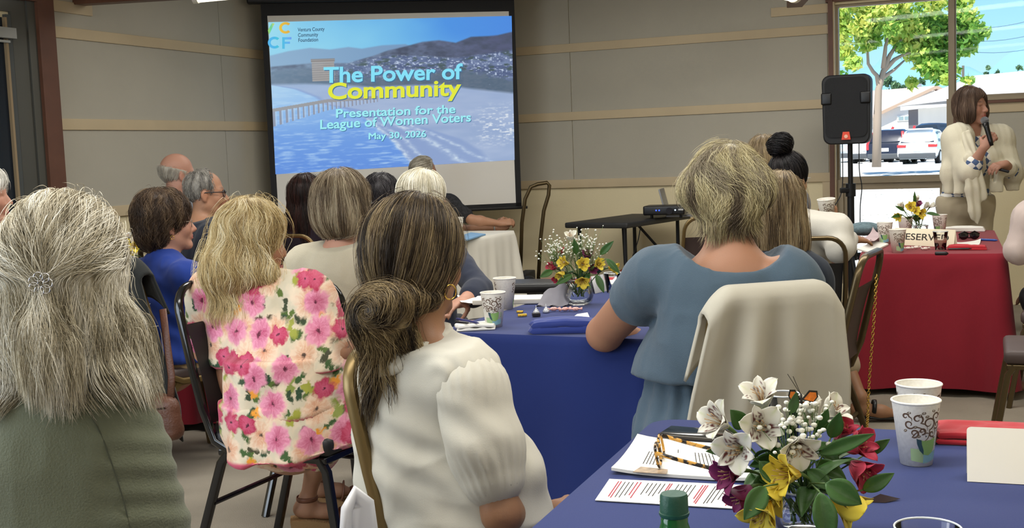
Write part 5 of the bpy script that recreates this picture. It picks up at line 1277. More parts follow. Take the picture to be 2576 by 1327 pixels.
for s, e in ((-.01, 0), (1.01, .0)):
    b = MB(); p = fa+fd*fl2*s+V(0, 0, .034)-go_; b.tube([p, p+ta_*.05-V(0, 0, .012), p+ta_*.1-V(0, 0, .022), p+ta_*.14-V(0, 0, .034)], .004, 8, sx=.5, sy=1.0); b.build('arm', m_tor, tg, smooth=True)
# phone
pq = [pos(*q_) for q_ in ((1705, 1083), (1830, 1093), (1815, 1120), (1690, 1112))]; ph = empty('phone', pos(1755, 1102), 0, 'black smartphone in a clear case behind the papers', 'phone'); po = V(*ph.location)
ce = unit(pq[1]-pq[0]); cf_ = V(-ce[1], ce[0], 0); b = MB(); R4 = np.array([ce, cf_, V(0, 0, 1)]).T
b.box(V(0, 0, .007), (.15, .075, .012), R4, .004); b.build('case', mat('phone_case', '4a4640', .2, spec=.7), ph); b = MB(); b.box(V(0, 0, .0135), (.143, .068, .003), R4, .001); b.build('screen', mat('phone_screen', '141517', .08, spec=.7), ph)
# green bottle
bq = V(*at(1695, 1250, 1.42)[:2], .757); btl = empty('bottle', bq, 0, 'green plastic bottle with dark green screw cap on the nearest table', 'bottle')
zt = at(1695, 1240, 1.42)[2]-.757
b = MB(); b.lathe([(.001, .0), (.028, 0), (.031, .01), (.031, zt-.12), (.029, zt-.085), (.021, zt-.05), (.0165, zt-.036), (.0165, zt-.031), (.0145, zt-.028), (.0145, zt-.02)], n=36); b.build('body', mat('green_plastic', '1c6b34', .15, spec=.7, trans=.35), btl, smooth=True)
b = MB(); prof = [(.001, zt-.028), (.0175, zt-.028), (.0186, zt-.025), (.0186, zt-.023), (.0174, zt-.0225), (.017, zt-.003), (.0155, zt), (.001, zt+.0003)]; b.lathe(prof, n=48); b.build('cap', mat('green_cap', '1f4f3f', .45, bump=(200, .1)), btl)
# folded napkins
def napkin(label, px, py, size, m, ang, layers=3, z=.757, h=.008, seed=1, name='napkin'):
    c = pos(px, py, z); g = np.random.default_rng(seed); b = MB(); n = 14
    for k in range(layers):
        w, d = size[0]*(1-.04*k), size[1]*(1-.05*k); G = []
        for u in np.linspace(-1, 1, n):
            G.append([V(u*w/2+.006*vnoise(np.array([[u*3, v*3, k+seed]]))[0], v*d/2, h*(k+1)*(1-.12*abs(u)**6-.1*abs(v)**6)+.005*vnoise(np.array([[u*2.5, v*2.5, k*3+seed]]))[0]) for v in np.linspace(-1, 1, n)])
        G = np.array(G); G[..., 2] = np.maximum(G[..., 2], .004); lowg = G.copy(); lowg[..., 2] = .0005 if k == 0 else np.maximum(G[..., 2]-h*.85, .001)
        b.grid(G)
        for E in ((lowg[0], G[0]), (G[-1], lowg[-1]), (G[:, 0], lowg[:, 0]), (lowg[:, -1], G[:, -1])):
            mid = (E[0]+E[1])/2; cen = V(0, 0, 0); out = (mid-np.array([0, 0, 1])*mid[..., 2:]); out = out/np.linalg.norm(out, axis=-1, keepdims=True)*h*.4; b.grid(np.array([E[0], mid+out, E[1]]))
    b.v = [q @ rotz(ang).T+c for q in b.v]
    return tag(b.build(name, m, smooth=True), label, 'napkin')
napkin('red cloth napkin folded behind the white tent card', 2500, 1105, (.22, .12), mat('napkin_red', 'b0202c', .85, sheen=.2), -.35, 2, h=.014, seed=2)
napkin('white cloth napkin folded beside the front coffee cup on the middle table', 1195, 826, (.13, .1), mat('napkin_white', 'e9e7e0', .85), .1, 2, h=.01, seed=4)
napkin('blue cloth napkin folded at the front edge of the middle table', 1420, 834, (.22, .09), mat('napkin_blue', '22347c', .85, sheen=.2), -.1, 2, h=.024, seed=6)
napkin('red rolled napkin lying right of the clear cup on the red table', 2432, 628, (.19, .05), mat('napkin_red'), -.38, 2, h=.014, seed=8)
napkin('white folded napkin at the far side of the red table', 2425, 581, (.24, .1), mat('napkin_white'), -.4, 2, h=.016, seed=9)
napkin('red napkin lying left of the middle bouquet, behind the folder', 1395, 711, (.2, .1), mat('napkin_red'), -.2, 2, h=.008, seed=12)
napkin('red napkin lying right of the middle bouquet at the far end', 1505, 706, (.14, .1), mat('napkin_red'), -.2, 2, h=.008, seed=13)
# tent cards and the reserved sign
def tent(name, label, cat, pl, pr, h, m, depth=.06, lean=.2, rad=0.):
    a, c = np.array(pl), np.array(pr); d = unit(c-a); n = V(-d[1], d[0], 0); t = .0012; L = np.linalg.norm(c-a)
    b = MB(); r = empty(name, (a+c)/2, 0, label, cat); o = V(*r.location)
    def leaf(sgn):
        up = unit(V(0, 0, 1)+n*lean*sgn); pts = [(0, 0), (L, 0)]+[(L-rad+rad*math.cos(q), h-rad+rad*math.sin(q)) for q in np.linspace(0, PI/2, 6)]+[(rad-rad*math.cos(q), h-rad+rad*math.sin(q)) for q in np.linspace(PI/2, 0, 6)]
        return pts, up
    for nm, sgn, off in (('front_leaf', 1, 0), ('back_leaf', -1, 2*h*lean/math.sqrt(1+lean*lean))):
        pts, up = leaf(sgn); b = MB(); P = np.array([a+d*x+up*z+n*off for x, z in pts]); k = len(P); tn = np.cross(d, up)*t
        b.add(np.concatenate([P, P+tn])-o, [tuple(range(k)), tuple(range(k, 2*k))[::-1]]+[(i, (i+1) % k, k+(i+1) % k, k+i) for i in range(k)]); lf = b.build(nm, m, r)
        if nm == 'front_leaf': fr = (lf, a-o, d, up, n)
    return r, fr, L
tent('tent_card', 'blank white folded tent card at the right edge of the nearest table', 'card', pos(2433, 1210), pos(2600, 1219), .098, m_cream, lean=.32, rad=.008)
rs, fr, L = tent('reserved_sign', 'cream folded sign reading reserved on the red table', 'sign', pos(2248, 615), pos(2399, 622), .098, mat('sign_cream', 'e4d9bf', .8), lean=.2)
v, f = text_mesh('RESERVED', 1.0, .012, 0.0); wd = v[:, 0].max(); lf, a, d, up, n = fr
P = a+d*(v[:, :1]/wd*L*.84+L*.07)+up*(v[:, 1:2]*.052+.033)-n*.0016; link('lettering', mesh_np('lettering', P, f, False), mat('sign_ink', '3c3732', .8), lf)
tent('tent_card', 'small grey tent card right of the middle vase', 'card', pos(1497, 738), pos(1527, 731), .075, mat('grey_card', 'a9a8aa', .8), lean=.25)
# grey cloth draped at the middle vase, black folder, notebook and papers
b = MB(); c = pos(1390, 770); G = []
for u in np.linspace(-1, 1, 16): G.append([c+V(u*.06+.03*v, .02+v*.05-.02*u, .002+.085*max(0, v)*(1-.35*abs(u-.3))+.004*math.sin(u*7)) for v in np.linspace(-.4, 1, 10)])
G = np.array(G); b.grid(G); b.grid((G-V(0, .004, .002))[::-1])
tag(b.build('napkin', mat('napkin_grey', '8a8890', .85), smooth=True), 'grey cloth napkin propped beside the middle vase', 'napkin')
b = MB(); c = pos(1345, 735, .757); b.box(c+V(0, .03, .025), (.26, .2, .045), rotz(-.2), .018); tag(b.build('zip_case', mat('case_black_leather', '131214', .35)), 'black zipped case behind the coffee cup on the middle table', 'case')
b = MB(); c = pos(1285, 762, .757); b.box(c+V(0, .02, .012), (.3, .14, .022), rotz(-.12), .006); tag(b.build('notebook', m_paper), 'thick white notepad between the cups and the black case', 'notepad')
sheet('paper', 'loose white sheet lying over the notepad', 'paper', [(1150, 748), (1270, 744), (1300, 757), (1165, 766)], m_paper, z0=.762, curl=.01, seed=3)
sheet('paper', 'white card at the bare elbow on the middle table', 'paper', [(1452, 790), (1478, 786), (1486, 804), (1437, 801)], m_paper, seed=6)
sheet('paper', 'white sheets at the far end of the middle table, right of the bouquet', 'paper', [(1530, 699), (1590, 700), (1570, 722), (1512, 715)], m_paper, th=.008, seed=7)
sheet('paper', 'white sheet under the middle bouquet, at its left', 'paper', [(1402, 708), (1445, 708), (1440, 726), (1400, 724)], m_paper, seed=8)
def pen(label, p, q, m, r=.0045, name='pen'):
    b = MB(); p, q = np.array(p), np.array(q); d = q-p; b.tube([p, p+d*.06, p+d*.85, q], [r*.7, r, r, r*.25], 10); return tag(b.build(name, m, smooth=True), label, 'pen')
pen('dark blue pen on the white napkin by the front coffee cup', pos(1148, 801, .785), pos(1205, 812, .785), mat('pen_blue', '2a2c66', .3))
pen('black pen on the white napkin, nearer the shirt collar', pos(1146, 809, .785), pos(1180, 812, .785), mat('pen_black', '1c1a1e', .3))
pen('black pen lying across the red rolled napkin', pos(2385, 626, .79), pos(2445, 625, .79), mat('pen_black'))
pen('blue pen at the right end of the red table', pos(2465, 602, .763), pos(2510, 604, .763), mat('pen_blue2', '3050a0', .3), .007)
pen('dark marker in front of the clear cup on the red table', pos(2352, 637, .766), pos(2386, 637, .766), mat('pen_black'), .01, 'marker')
# candies
def kiss(label, px, py, m):
    c = pos(px, py); b = MB(); b.lathe([(.001, 0), (.013, 0), (.0145, .004), (.011, .012), (.005, .02), (.0015, .026), (.001, .034)], c, 16); return tag(b.build('candy', m, smooth=True), label, 'candy', None)
m_foil = mat('silver_foil', 'c9ccd2', .25, metal=.9, bump=(300, .5)); m_gfoil = mat('gold_foil', 'd9b24a', .25, metal=.9, bump=(300, .5)); m_pink = mat('pink_wrapper', 'dfa9a0', .3, vary=(200, .5))
kiss('silver foil drop candy standing on a dark wrapped one', 1349, 790, m_foil); kiss('silver foil drop candy left of the pink wrapped candies', 1374, 786, m_foil)
b = MB(); b.box(pos(1349, 796)+V(0, 0, .008), (.03, .02, .014), rotz(.2), .003); tag(b.build('candy', mat('dark_wrap', '2c2a2e', .3)), 'dark wrapped square candy under the silver drop', 'candy')
def bar(label, px, py, m, ang, sz=(.035, .014, .01)): b = MB(); b.box(pos(px, py)+V(0, 0, sz[2]/2+.001), sz, rotz(ang), .003); return tag(b.build('candy', m), label, 'candy')
bar('gold foil candy nearer the front edge of the middle table', 1314, 796, m_gfoil, .1); bar('gold foil candy just behind another gold one', 1308, 787, m_gfoil, -.3, (.026, .012, .009))
def twist(label, px, py, ang, m):
    c = pos(px, py); d = V(math.cos(ang), math.sin(ang), 0); b = MB(); b.tube([c-d*.026+V(0, 0, .01), c-d*.014+V(0, 0, .01), c-d*.012+V(0, 0, .01), c-d*.006+V(0, 0, .01), c+d*.006+V(0, 0, .01), c+d*.012+V(0, 0, .01), c+d*.014+V(0, 0, .01), c+d*.026+V(0, 0, .01)], [.009, .003, .006, .0095, .0095, .006, .003, .009], 12, sy=.8); return tag(b.build('candy', m, smooth=True), label, 'candy')
twist('pink and white wrapped candy beside the silver drop', 1393, 783, .2, m_pink); twist('pink and white wrapped candy in the middle of three', 1422, 783, .6, m_pink); twist('pink and white wrapped candy nearest the elbow', 1448, 783, -.1, m_pink)
for i, (px, py, lab) in enumerate(((2285, 628, 'small white wrapped candy in front of the sign, at its left'), (2305, 626, 'small white wrapped candy in the middle in front of the sign'), (2328, 629, 'small white wrapped candy in front of the sign, next to the clear cup'))): twist(lab, px, py, .3*i-.2, mat('white_wrapper', 'eadfd6', .35, vary=(200, .3)))
# candy wrapper at the foot of the bouquet
b = MB(); c = pos(2222, 1258); b.add([c+q for q in (V(-.035, -.004, 0), V(0, .014, .006), V(.03, .0, .002), V(0, -.012, 0), V(-.005, 0, .012))], [(0, 4, 1), (1, 4, 2), (2, 4, 3), (3, 4, 0), (0, 1, 2, 3)]); tag(b.build('wrapper', mat('dark_wrapper', '2a1c20', .2, spec=.8)), 'dark shiny wrapper lying right of the near bouquet', 'wrapper')
# red table papers and the bag at its left
sheet('paper', 'pinkish sheet held up by the dark-haired woman with the bun', 'paper', [(2168, 604), (2196, 582), (2222, 588), (2190, 615)], mat('pink_paper', 'cdb6b8', .8), z0=.79, curl=.03, seed=21)
sheet('paper', 'white booklet at the left edge of the red table', 'paper', [(2155, 628), (2205, 608), (2235, 616), (2190, 638)], m_paper, th=.008, seed=22)
sheet('paper', 'white printed sheet beside the sunglasses on the red table', 'paper', [(2398, 612), (2468, 604), (2462, 620), (2400, 622)], m_paper, seed=23, curl=.01)
b = MB(); c = pos(2180, 588); b.ico(c+V(0, .05, .03), 1, 3, (.11, .1, .045)); tag(b.build('cloth_bundle', mat('teal_cloth', '6a8088', .9, bump=(40, .8), vary=(30, .3)), smooth=True), 'bunched teal grey cloth behind the papers on the red table', 'cloth')
sg = empty('sunglasses', pos(2438, 603), 0, 'black sunglasses folded on the red table', 'sunglasses')
for s in (-1, 1): b = MB(); b.ico(V(s*.032, 0, .026), 1, 3, (.029, .006, .024)); b.build('lens', mat('dark_lens', '0d0d10', .08, spec=.8), sg, smooth=True)
b = MB(); b.tube([V(-.06, 0, .035), V(-.03, -.004, .05), V(0, -.004, .036), V(.03, -.004, .05), V(.06, 0, .035)], .004, 8); b.tube([V(-.06, 0, .035), V(-.03, .06, .01), V(.05, .062, .006)], .0035, 8); b.tube([V(.06, 0, .035), V(.05, .05, .01), V(-.04, .055, .008)], .0035, 8); b.build('frame', mat('sun_frame', '101012', .2), sg, smooth=True)
sheet('folder', 'light blue folder on the white tablecloth', 'folder', [(1150, 598), (1185, 587), (1222, 591), (1172, 606)], mat('folder_blue', '7fa9cf', .6), th=.01, seed=31)
# ------------------------------------------------------------------ flowers
m_pet = mat('petal', None, .5, attr='col', spec=.3, sheen=.1); m_stem = mat('stem_green', '58733a', .5); m_leaf = mat('leaf_green', '3a6029', .45, vary=(30, .15), bump=(90, .1)); m_bb = mat('tiny_blossom', 'efeee2', .7)
pn_ = m_pet.node_tree; _tr = pn_.nodes.new('ShaderNodeBsdfTranslucent'); _a = pn_.nodes.new('ShaderNodeAttribute'); _a.attribute_name = 'col'; pn_.links.new(_a.outputs['Color'], _tr.inputs[0]); _mx = pn_.nodes.new('ShaderNodeMixShader'); _mx.inputs[0].default_value = .25
pn_.links.new(pn_.nodes['Principled BSDF'].outputs[0], _mx.inputs[1]); pn_.links.new(_tr.outputs[0], _mx.inputs[2]); pn_.links.new(_mx.outputs[0], pn_.nodes['Material Output'].inputs[0])
FC = dict(white=('efece0', 'c9d29a', '7a3f3a', 'f3e9c4'), yellow=('efd94e', 'e8cf3a', '8a5a20', 'f2c23a'), purple=('8a2f63', '74305a', '4a1a38', 'b0648c'), red=('c63a56', 'b02c4a', '6a1a2c', 'd9748a'))
frg = np.random.default_rng(77)
def petal_grid(L, Wd, openk, curl, c0, c1, fl, inner, n=13, m=9):
    """one petal in a frame: y along the flower's axis, x outwards"""
    G = np.zeros((n, m, 3)); C_ = np.zeros((n, m, 3)); base, tip, fleck, mid = [np.array(srgb(q)) for q in (c0, c1, fl, inner)]
    k0 = frg.uniform(0, 6)
    for i, t in enumerate(np.linspace(0, 1, n)):
        ang = .18+openk*t**1.3+curl*max(0, t-.6)*1.8; 
        if i == 0: r, y = .003, 0
        else: r += L/(n-1)*math.sin(ang); y += L/(n-1)*math.cos(ang)
        w = Wd*(math.sin(PI*min(1, t**.75*.94+.05))**.8*(.35+.65*t)+.08)
        if t > .97: w *= .35
        for j, u in enumerate(np.linspace(-1, 1, m)):
            G[i, j] = (r-(.2*w*(u*u-.4))*math.cos(ang)*1.0+.0012*math.sin(9*t+k0+2*u), u*w, y+.22*w*u*u*math.sin(ang))
            c = base*(1-.0)+0; e = math.exp(-(u/.22)**2)*max(0, t-.55)*1.6; c = c*(1-min(1, e))+tip*min(1, e)
            if t < .3: c = c*(t/.3)+mid*(1-t/.3)
            C_[i, j] = c
    return G, C_
def flower(label, p, axis, kind, size, vase, group, closed=.0, leaves=1, cat='flower'):
    """an alstroemeria: three broad outer petals, three flecked inner ones, stamens, a stem to the vase and leaves"""
    p = np.asarray(p, float); ax = unit(axis); r = empty('alstroemeria', p, 0, label, cat, group); x = unit(np.cross(ax, (.3, .2, 1))); y = np.cross(ax, x); R = np.array([x, y, ax]).T
    c0, c1, fl, mid = FC[kind]
    for nm, L, Wd, off, op in (('outer_petals', size*.98, size*.44, 0, 1.0-closed), ('inner_petals', size*.94, size*.26, PI/3, .82-closed)):
        b = []; cc = []; ff = []; k = 0
        for q in range(3):
            G, Cq = petal_grid(L, Wd, op*frg.uniform(.85, 1.1), .25*(1-closed), c0, c1 if nm[0] == 'o' else c0, fl, mid); a = off+q*2*PI/3+frg.normal(0, .08); n, m, _ = G.shape
            if nm[0] == 'i' and kind in ('white', 'yellow', 'red', 'purple'):
                for i in range(3, n-3):
                    for j in range(1, m-1):
                        if frg.random() < (.42 if kind == 'white' else .25) and j != m//2: Cq[i, j] = np.array(srgb(fl))*.8
            ca, sa = math.cos(a), math.sin(a); V_ = G.reshape(-1, 3) @ np.array([[ca, -sa, 0], [sa, ca, 0], [0, 0, 1]]).T
            V_ = (V_-np.array([0, 0, size*.5])) @ R.T; b.append(V_); cc.append(Cq.reshape(-1, 3)); ff += [(k+i*m+j, k+(i+1)*m+j, k+(i+1)*m+j+1, k+i*m+j+1) for i in range(n-1) for j in range(m-1)]; k += n*m
        o = link(nm, mesh_np(nm, np.concatenate(b), np.array(ff), True, np.concatenate(cc)), m_pet, r); s = o.modifiers.new('t', 'SOLIDIFY'); s.thickness = .0006
    b = MB()
    for q in range(6): a = q*1.05+.3; d = x*math.cos(a)*.16+y*math.sin(a)*.16; b.tube([-ax*size*.3+d*size*.2, d*size*.7+ax*size*.12, d*size*.95+ax*size*.2+x*.1*size], [.0005, .0005, .0008], 5)
    b.build('stamens', mat('stamen_tan', 'b08a5a', .6), r, smooth=True)
    base = -ax*size*.5; v = np.asarray(vase, float)-p; b = MB(); mid_ = base-ax*size*.8+(v-base)*.15
    ts = np.linspace(0, 1, 9); P0, P1, P2 = base, mid_, v; b.tube([P0*(1-t)**2+2*P1*t*(1-t)+P2*t*t for t in ts], [.0042, .003]+[.0019]*7, 7); b.build('stem', m_stem, r, smooth=True)
    for q in range(leaves):
        t = frg.uniform(.25, .7); o_ = P0*(1-t)**2+2*P1*t*(1-t)+P2*t*t; leaf_on(r, o_, unit(unit(np.asarray(p)-np.asarray(vase))*.5+frg.normal(0, .7, 3)+V(0, -.3, .1)), size*frg.uniform(1., 1.5), size*.27)
    return r
def leaf_on(parent, o_, d, L, Wd, droop=.5, up=None, name='leaf'):
    d = unit(d); up = unit(np.cross(np.cross(d, up if up is not None else V(0, 0, 1)), d)+1e-6); s = np.cross(d, up); G = []
    for t in np.linspace(0, 1, 12):
        c = o_+d*L*t+up*L*(.25*t-droop*t*t); w = Wd*(math.sin(PI*t**.8)**.9+.03); G.append([c+s*w*u+up*w*.35*abs(u) for u in np.linspace(-1, 1, 7)])
    b = MB(); b.grid(np.array(G)); o = b.build(name, m_leaf, parent, smooth=True); q = o.modifiers.new('t', 'SOLIDIFY'); q.thickness = .0008; return o
def leaf_thing(label, p, d, L, Wd, droop, group, up=None, stem_to=None):
    r = empty('leaf_sprig', p, 0, label, 'leaf', group); leaf_on(r, V(0, 0, 0), d, L, Wd, droop, up, 'leaf_blade')
    if stem_to is not None: b = MB(); q = np.asarray(stem_to)-np.asarray(p); b.tube([V(0, 0, 0), q*.4-unit(d)*.01, q], .0014, 6); b.build('stem', m_stem, r, smooth=True)
    return r
def breath(label, cs, vase, n, spread, R=.003):
    """a spray of baby's breath: far too many blossoms to count"""
    b = MB(); g = np.random.default_rng(int(abs(vase[0])*1000)); 
    for c in cs:
        for i in range(n):
            q = c+g.normal(0, 1, 3)*spread; b.ico(q, R*g.uniform(.7, 1.3), 2 if R > .004 else 1, (1, 1, .8), mi=0); k = c-V(0, 0, spread*2.2)+(q-c)*.3; b.tube([q, k], .0005, 3, mi=1)
            if i % 6 == 0: b.tube([k, np.asarray(vase)], .0007, 3, mi=1)
    o = b.build('baby_breath', [m_bb, m_stem], smooth=True); return tag(o, label, 'flowers', kind='stuff')
m_vglass = glass_mat('vase_glass', (.99, .995, .99), .06)
def vase(label, p, h, r, water=.5):
    o = empty('vase', p, 0, label, 'vase'); pr = [(r*.62, 0), (r*.9, h*.12), (r, h*.35), (r*.93, h*.6), (r*.72, h*.82), (r*.78, h)]
    b = MB(); b.lathe([(.001, 0)]+pr+[(r*.78-.003, h-.001), (r*.72-.003, h*.82), (r*.93-.003, h*.6), (r-.003, h*.35), (r*.88-.003, h*.14), (r*.55, .006), (.001, .006)], n=40, cap0=False, cap1=False); b.build('glass_wall', m_vglass, o, smooth=True)
    b = MB(); b.tube([V(r*.765*math.cos(a), r*.765*math.sin(a), h) for a in np.linspace(0, 2*PI, 40, endpoint=False)], .002, 6, closed=True); b.build('rim', mat('glass_rim', 'cfd6d4', .05, spec=1.), o, smooth=True)
    b = MB(); b.lathe([(.001, .007), (r*.55, .007), (r*.88-.004, h*.14), (r-.004, h*.35), (r*.97-.004, h*water), (.001, h*water)], n=36); b.build('water', glass_mat('water_clear', (.985, .995, .99), .06) if 'water_clear' not in MATS else MATS['water_clear'], o, smooth=True)
    return o
def bq_flowers(items, Y0, vz, size, group, where):
    for kind, px, py, ax, dY, sz, lab, *cl in items:
        flower(lab, at(px, py, Y0+dY), ax, kind, size*sz, vz+V(frg.normal(0, .012), frg.normal(0, .012), 0), group, closed=cl[0] if cl else 0., leaves=cl[1] if len(cl) > 1 else 1)
# near bouquet
vY = 1.84; vp = V(at(2022, 1250, vY)[0], vY, .757); vase('round glass vase of the nearest bouquet', vp, .074, .05); vz = vp+V(0, 0, .02)
g1 = 'flowers of the nearest bouquet'
bq_flowers([
 ('white', 1912, 992, V(-.25, -.45, .85), .04, 1.12, 'white flecked flower standing highest in the nearest bouquet'),
 ('white', 1800, 1058, V(-.75, -.45, .45), .0, 1.1, 'white flecked flower at the far left of the nearest bouquet'),
 ('white', 1916, 1072, V(.0, -.95, .25), -.04, 1.15, 'white flecked flower in the centre of the nearest bouquet, facing the camera'),
 ('white', 1852, 1132, V(-.45, -.85, .1), -.06, 1.15, 'white flecked flower above the purple one in the nearest bouquet'),
 ('white', 2008, 1130, V(.1, -.8, -.35), -.06, 1.1, 'white flower just above the uppermost yellow one in the nearest bouquet'),
 ('white', 2098, 1028, V(.55, -.35, .6), .04, 1.0, 'white flower at the right of the butterfly', .15),
 ('white', 2036, 1022, V(.15, -.3, .9), .02, .85, 'half-closed white bud beside the butterfly', .6),
 ('yellow', 1972, 1194, V(-.9, -.45, .1), -.08, 1.2, 'uppermost yellow flower of the nearest bouquet, facing left', .1),
 ('yellow', 1940, 1248, V(-.65, -.5, -.55), -.08, 1.05, 'yellow flower hanging in the middle at the left of the vase', .15),
 ('yellow', 1915, 1296, V(-.5, -.6, -.55), -.1, 1.15, 'lowest yellow flower left of the vase'),
 ('yellow', 2140, 1276, V(.75, -.35, -.55), -.06, 1.35, 'yellow flower drooping to the right of the vase', .15),
 ('purple', 1832, 1192, V(-.85, -.45, -.1), -.04, 1.05, 'upper purple flower at the left of the nearest bouquet', .2),
 ('purple', 1862, 1250, V(-.75, -.4, -.5), -.04, 1.0, 'lower purple flower drooping over the leaflet', .35),
 ('red', 2164, 1118, V(.6, -.6, .35), .0, 1.1, 'uppermost rose-red flower at the right of the nearest bouquet', .2),
 ('red', 2172, 1188, V(.5, -.7, -.4), -.02, 1.05, 'lower rose-red flower at the right of the nearest bouquet', .15),
 ('red', 2122, 1078, V(.4, -.4, .75), .03, .9, 'rose-red flower tucked under the right white flower', .3)], vY, vz, .05, g1, '')
zc = at(2010, 1130, vY); 
for px, py, qx, qy, dY, L, wd, dr, lab in ((1955, 1150, 1890, 1170, .02, .05, .012, .2, 'dark leaf behind the lower left white flower'), (2050, 1160, 2100, 1190, .0, .055, .014, .2, 'dark leaf behind the rose-red flowers, at their left'), (2030, 1180, 2070, 1215, -.03, .05, .013, .1, 'dark leaf right of the uppermost yellow flower'), (1960, 1100, 1945, 1040, .03, .05, .011, .1, 'green leaf behind the central white flower'), (2055, 1090, 2075, 1040, .0, .05, .01, .1, 'upright leaf left of the right white flower'), (1935, 1190, 1905, 1225, .0, .05, .012, .1, 'dark leaf between the purple and yellow flowers'), (2060, 1110, 2090, 1150, .04, .05, .013, .1, 'dark leaf behind the long narrow one'), (2060, 1142, 2195, 1092, -.05, .088, .011, .1, 'long narrow leaf reaching right across the nearest bouquet'), (2075, 1215, 2150, 1258, -.1, .06, .019, .2, 'broad dark leaf below the rose-red flowers'), (2062, 1236, 2075, 1330, -.12, .08, .018, .15, 'broad dark leaf hanging over the front of the vase'), (1925, 1222, 1880, 1290, -.1, .06, .016, .1, 'green leaf behind the lower yellow flowers'), (1870, 1075, 1838, 1035, .02, .045, .014, .1, 'pointed green leaf between the two left white flowers'), (1850, 1132, 1765, 1135, .0, .05, .009, .2, 'green leaf sticking out over the glasses'), (1990, 1040, 1998, 990, -.03, .045, .008, .0, 'narrow leaf in front of the butterfly'), (2090, 1100, 2105, 1050, -.03, .05, .012, .1, 'green leaf below the right white flower'), (2180, 1140, 2230, 1108, .02, .045, .009, .1, 'small pointed leaf at the right edge of the nearest bouquet'), (2170, 1232, 2245, 1192, -.03, .055, .012, .3, 'curved leaf at the lower right of the nearest bouquet'), (1910, 1160, 1960, 1218, -.05, .05, .013, .1, 'dark leaf left of the uppermost yellow flower'), (1985, 1160, 1930, 1128, -.02, .05, .012, .2, 'dark leaf in the middle of the nearest bouquet')):
    p, q = at(px, py, vY+dY), at(qx, qy, vY+dY-.01); leaf_thing(lab, p, q-p, L, wd, dr, g1, up=V(0, -1, .35), stem_to=vz+V(0, 0, .05))
breath("baby's breath scattered through the nearest bouquet", [at(1990, 1040, vY-.02), at(1975, 1085, vY-.06), at(2028, 1075, vY-.04), at(2045, 1035, vY)], vz, 22, .013, .0041)
# butterfly
bf = empty('butterfly', at(2015, 1008, vY+.0), 0, 'orange and black decorative butterfly on top of the nearest bouquet', 'butterfly'); m_or = mat('wing_orange', 'd8741f', .5, vary=(120, .25)); m_bk = mat('wing_black', '14110f', .5)
for s, tip_, lo_ in ((-1, V(-.019, -.006, .02), V(-.009, -.004, -.008)), (1, V(.03, .016, .012), V(.014, .01, -.011))):
    pts_ = [V(0, 0, .002), tip_*.5+V(0, 0, .009), tip_, tip_*.9+V(s*.004, 0, -.008), tip_*.55+V(s*.006, 0, -.012), V(s*.012, 0, -.002)]; low_ = [V(0, 0, 0), V(s*.012, 0, -.002), lo_+V(s*.012, 0, .006), lo_+V(s*.006, 0, -.004), lo_*.6+V(-s*.004, 0, -.004)]
    b = MB()
    for poly in (pts_, low_):
        c = sum(poly)/len(poly); inn = [c+(q-c)*.74+V(0, -.0008, 0) for q in poly]; n = len(poly)
        b.add(poly+inn+[q+V(0, .0005, 0) for q in poly], [(i, (i+1) % n, n+(i+1) % n, n+i) for i in range(n)], 1); b.add(inn, [tuple(range(n))], 0); b.add([q+V(0, .0006, 0) for q in poly], [tuple(range(n))[::-1]], 1)
    b.build('wing', [m_or, m_bk], bf)
b = MB(); b.tube([V(0, -.001, -.014), V(0, -.002, 0), V(0, -.001, .012)], [.001, .0022, .0014], 8); b.build('body', m_bk, bf, smooth=True)
b = MB(); b.tube([V(0, 0, .01), at(1981, 940, vY)-at(2015, 1008, vY)], .0005, 5); b.build('antenna', m_bk, bf); b = MB(); b.tube([V(0, 0, .01), at(1995, 946, vY)-at(2015, 1008, vY)], .0005, 5); b.build('antenna', m_bk, bf)
clear_cup('clear plastic tumbler standing right behind the nearest bouquet', V(*at(1972, 990, 2.25)[:2], .757), at(1972, 990, 2.25)[2]-.757, .024, .03)
# middle bouquet
vY = 4.74; vp = V(at(1456, 765, vY)[0], vY, .757); vase('round glass vase of the bouquet on the middle table', vp, .1, .06); vz = vp+V(0, 0, .03); g2 = 'flowers of the middle table bouquet'
bq_flowers([
 ('white', 1436, 594, V(-.1, -.5, .85), .0, 1.15, 'white flower standing highest on the middle table', .3),
 ('yellow', 1418, 660, V(-.7, -.55, .25), -.06, 1.15, 'yellow flower at the left of the middle bouquet, facing left', .15),
 ('yellow', 1467, 664, V(.1, -.95, .2), -.1, 1.1, 'yellow flower in the centre of the middle bouquet, facing the camera'),
 ('yellow', 1506, 664, V(.5, -.7, .3), -.05, 1.1, 'yellow flower right of the magenta one in the middle bouquet', .15),
 ('yellow', 1545, 674, V(.85, -.4, -.1), .0, 1.1, 'yellow flower at the far right of the middle bouquet', .3),
 ('yellow', 1466, 708, V(.0, -.85, -.45), -.1, 1.15, 'yellow flower drooping over the front of the middle vase'),
 ('yellow', 1411, 692, V(-.55, -.6, -.5), -.05, 1.0, 'yellow flower drooping at the lower left of the middle bouquet', .3),
 ('purple', 1478, 640, V(.1, -.5, .8), .0, 1.1, 'upper magenta flower in the middle bouquet', .2), ('purple', 1490, 676, V(.4, -.8, .1), -.02, 1.0, 'lower magenta flower in the middle bouquet', .2),
 ('red', 1388, 672, V(-.75, -.5, .2), -.02, 1.05, 'rose-red flower at the far left of the middle bouquet', .3), ('red', 1412, 632, V(-.3, -.5, .7), .02, .8, 'small rose-red bud among the white sprays of the middle bouquet', .5), ('red', 1400, 702, V(-.6, -.6, -.2), -.02, .8, 'rose-red bud at the lower left of the middle bouquet', .5)], vY, vz, .043, g2, '')
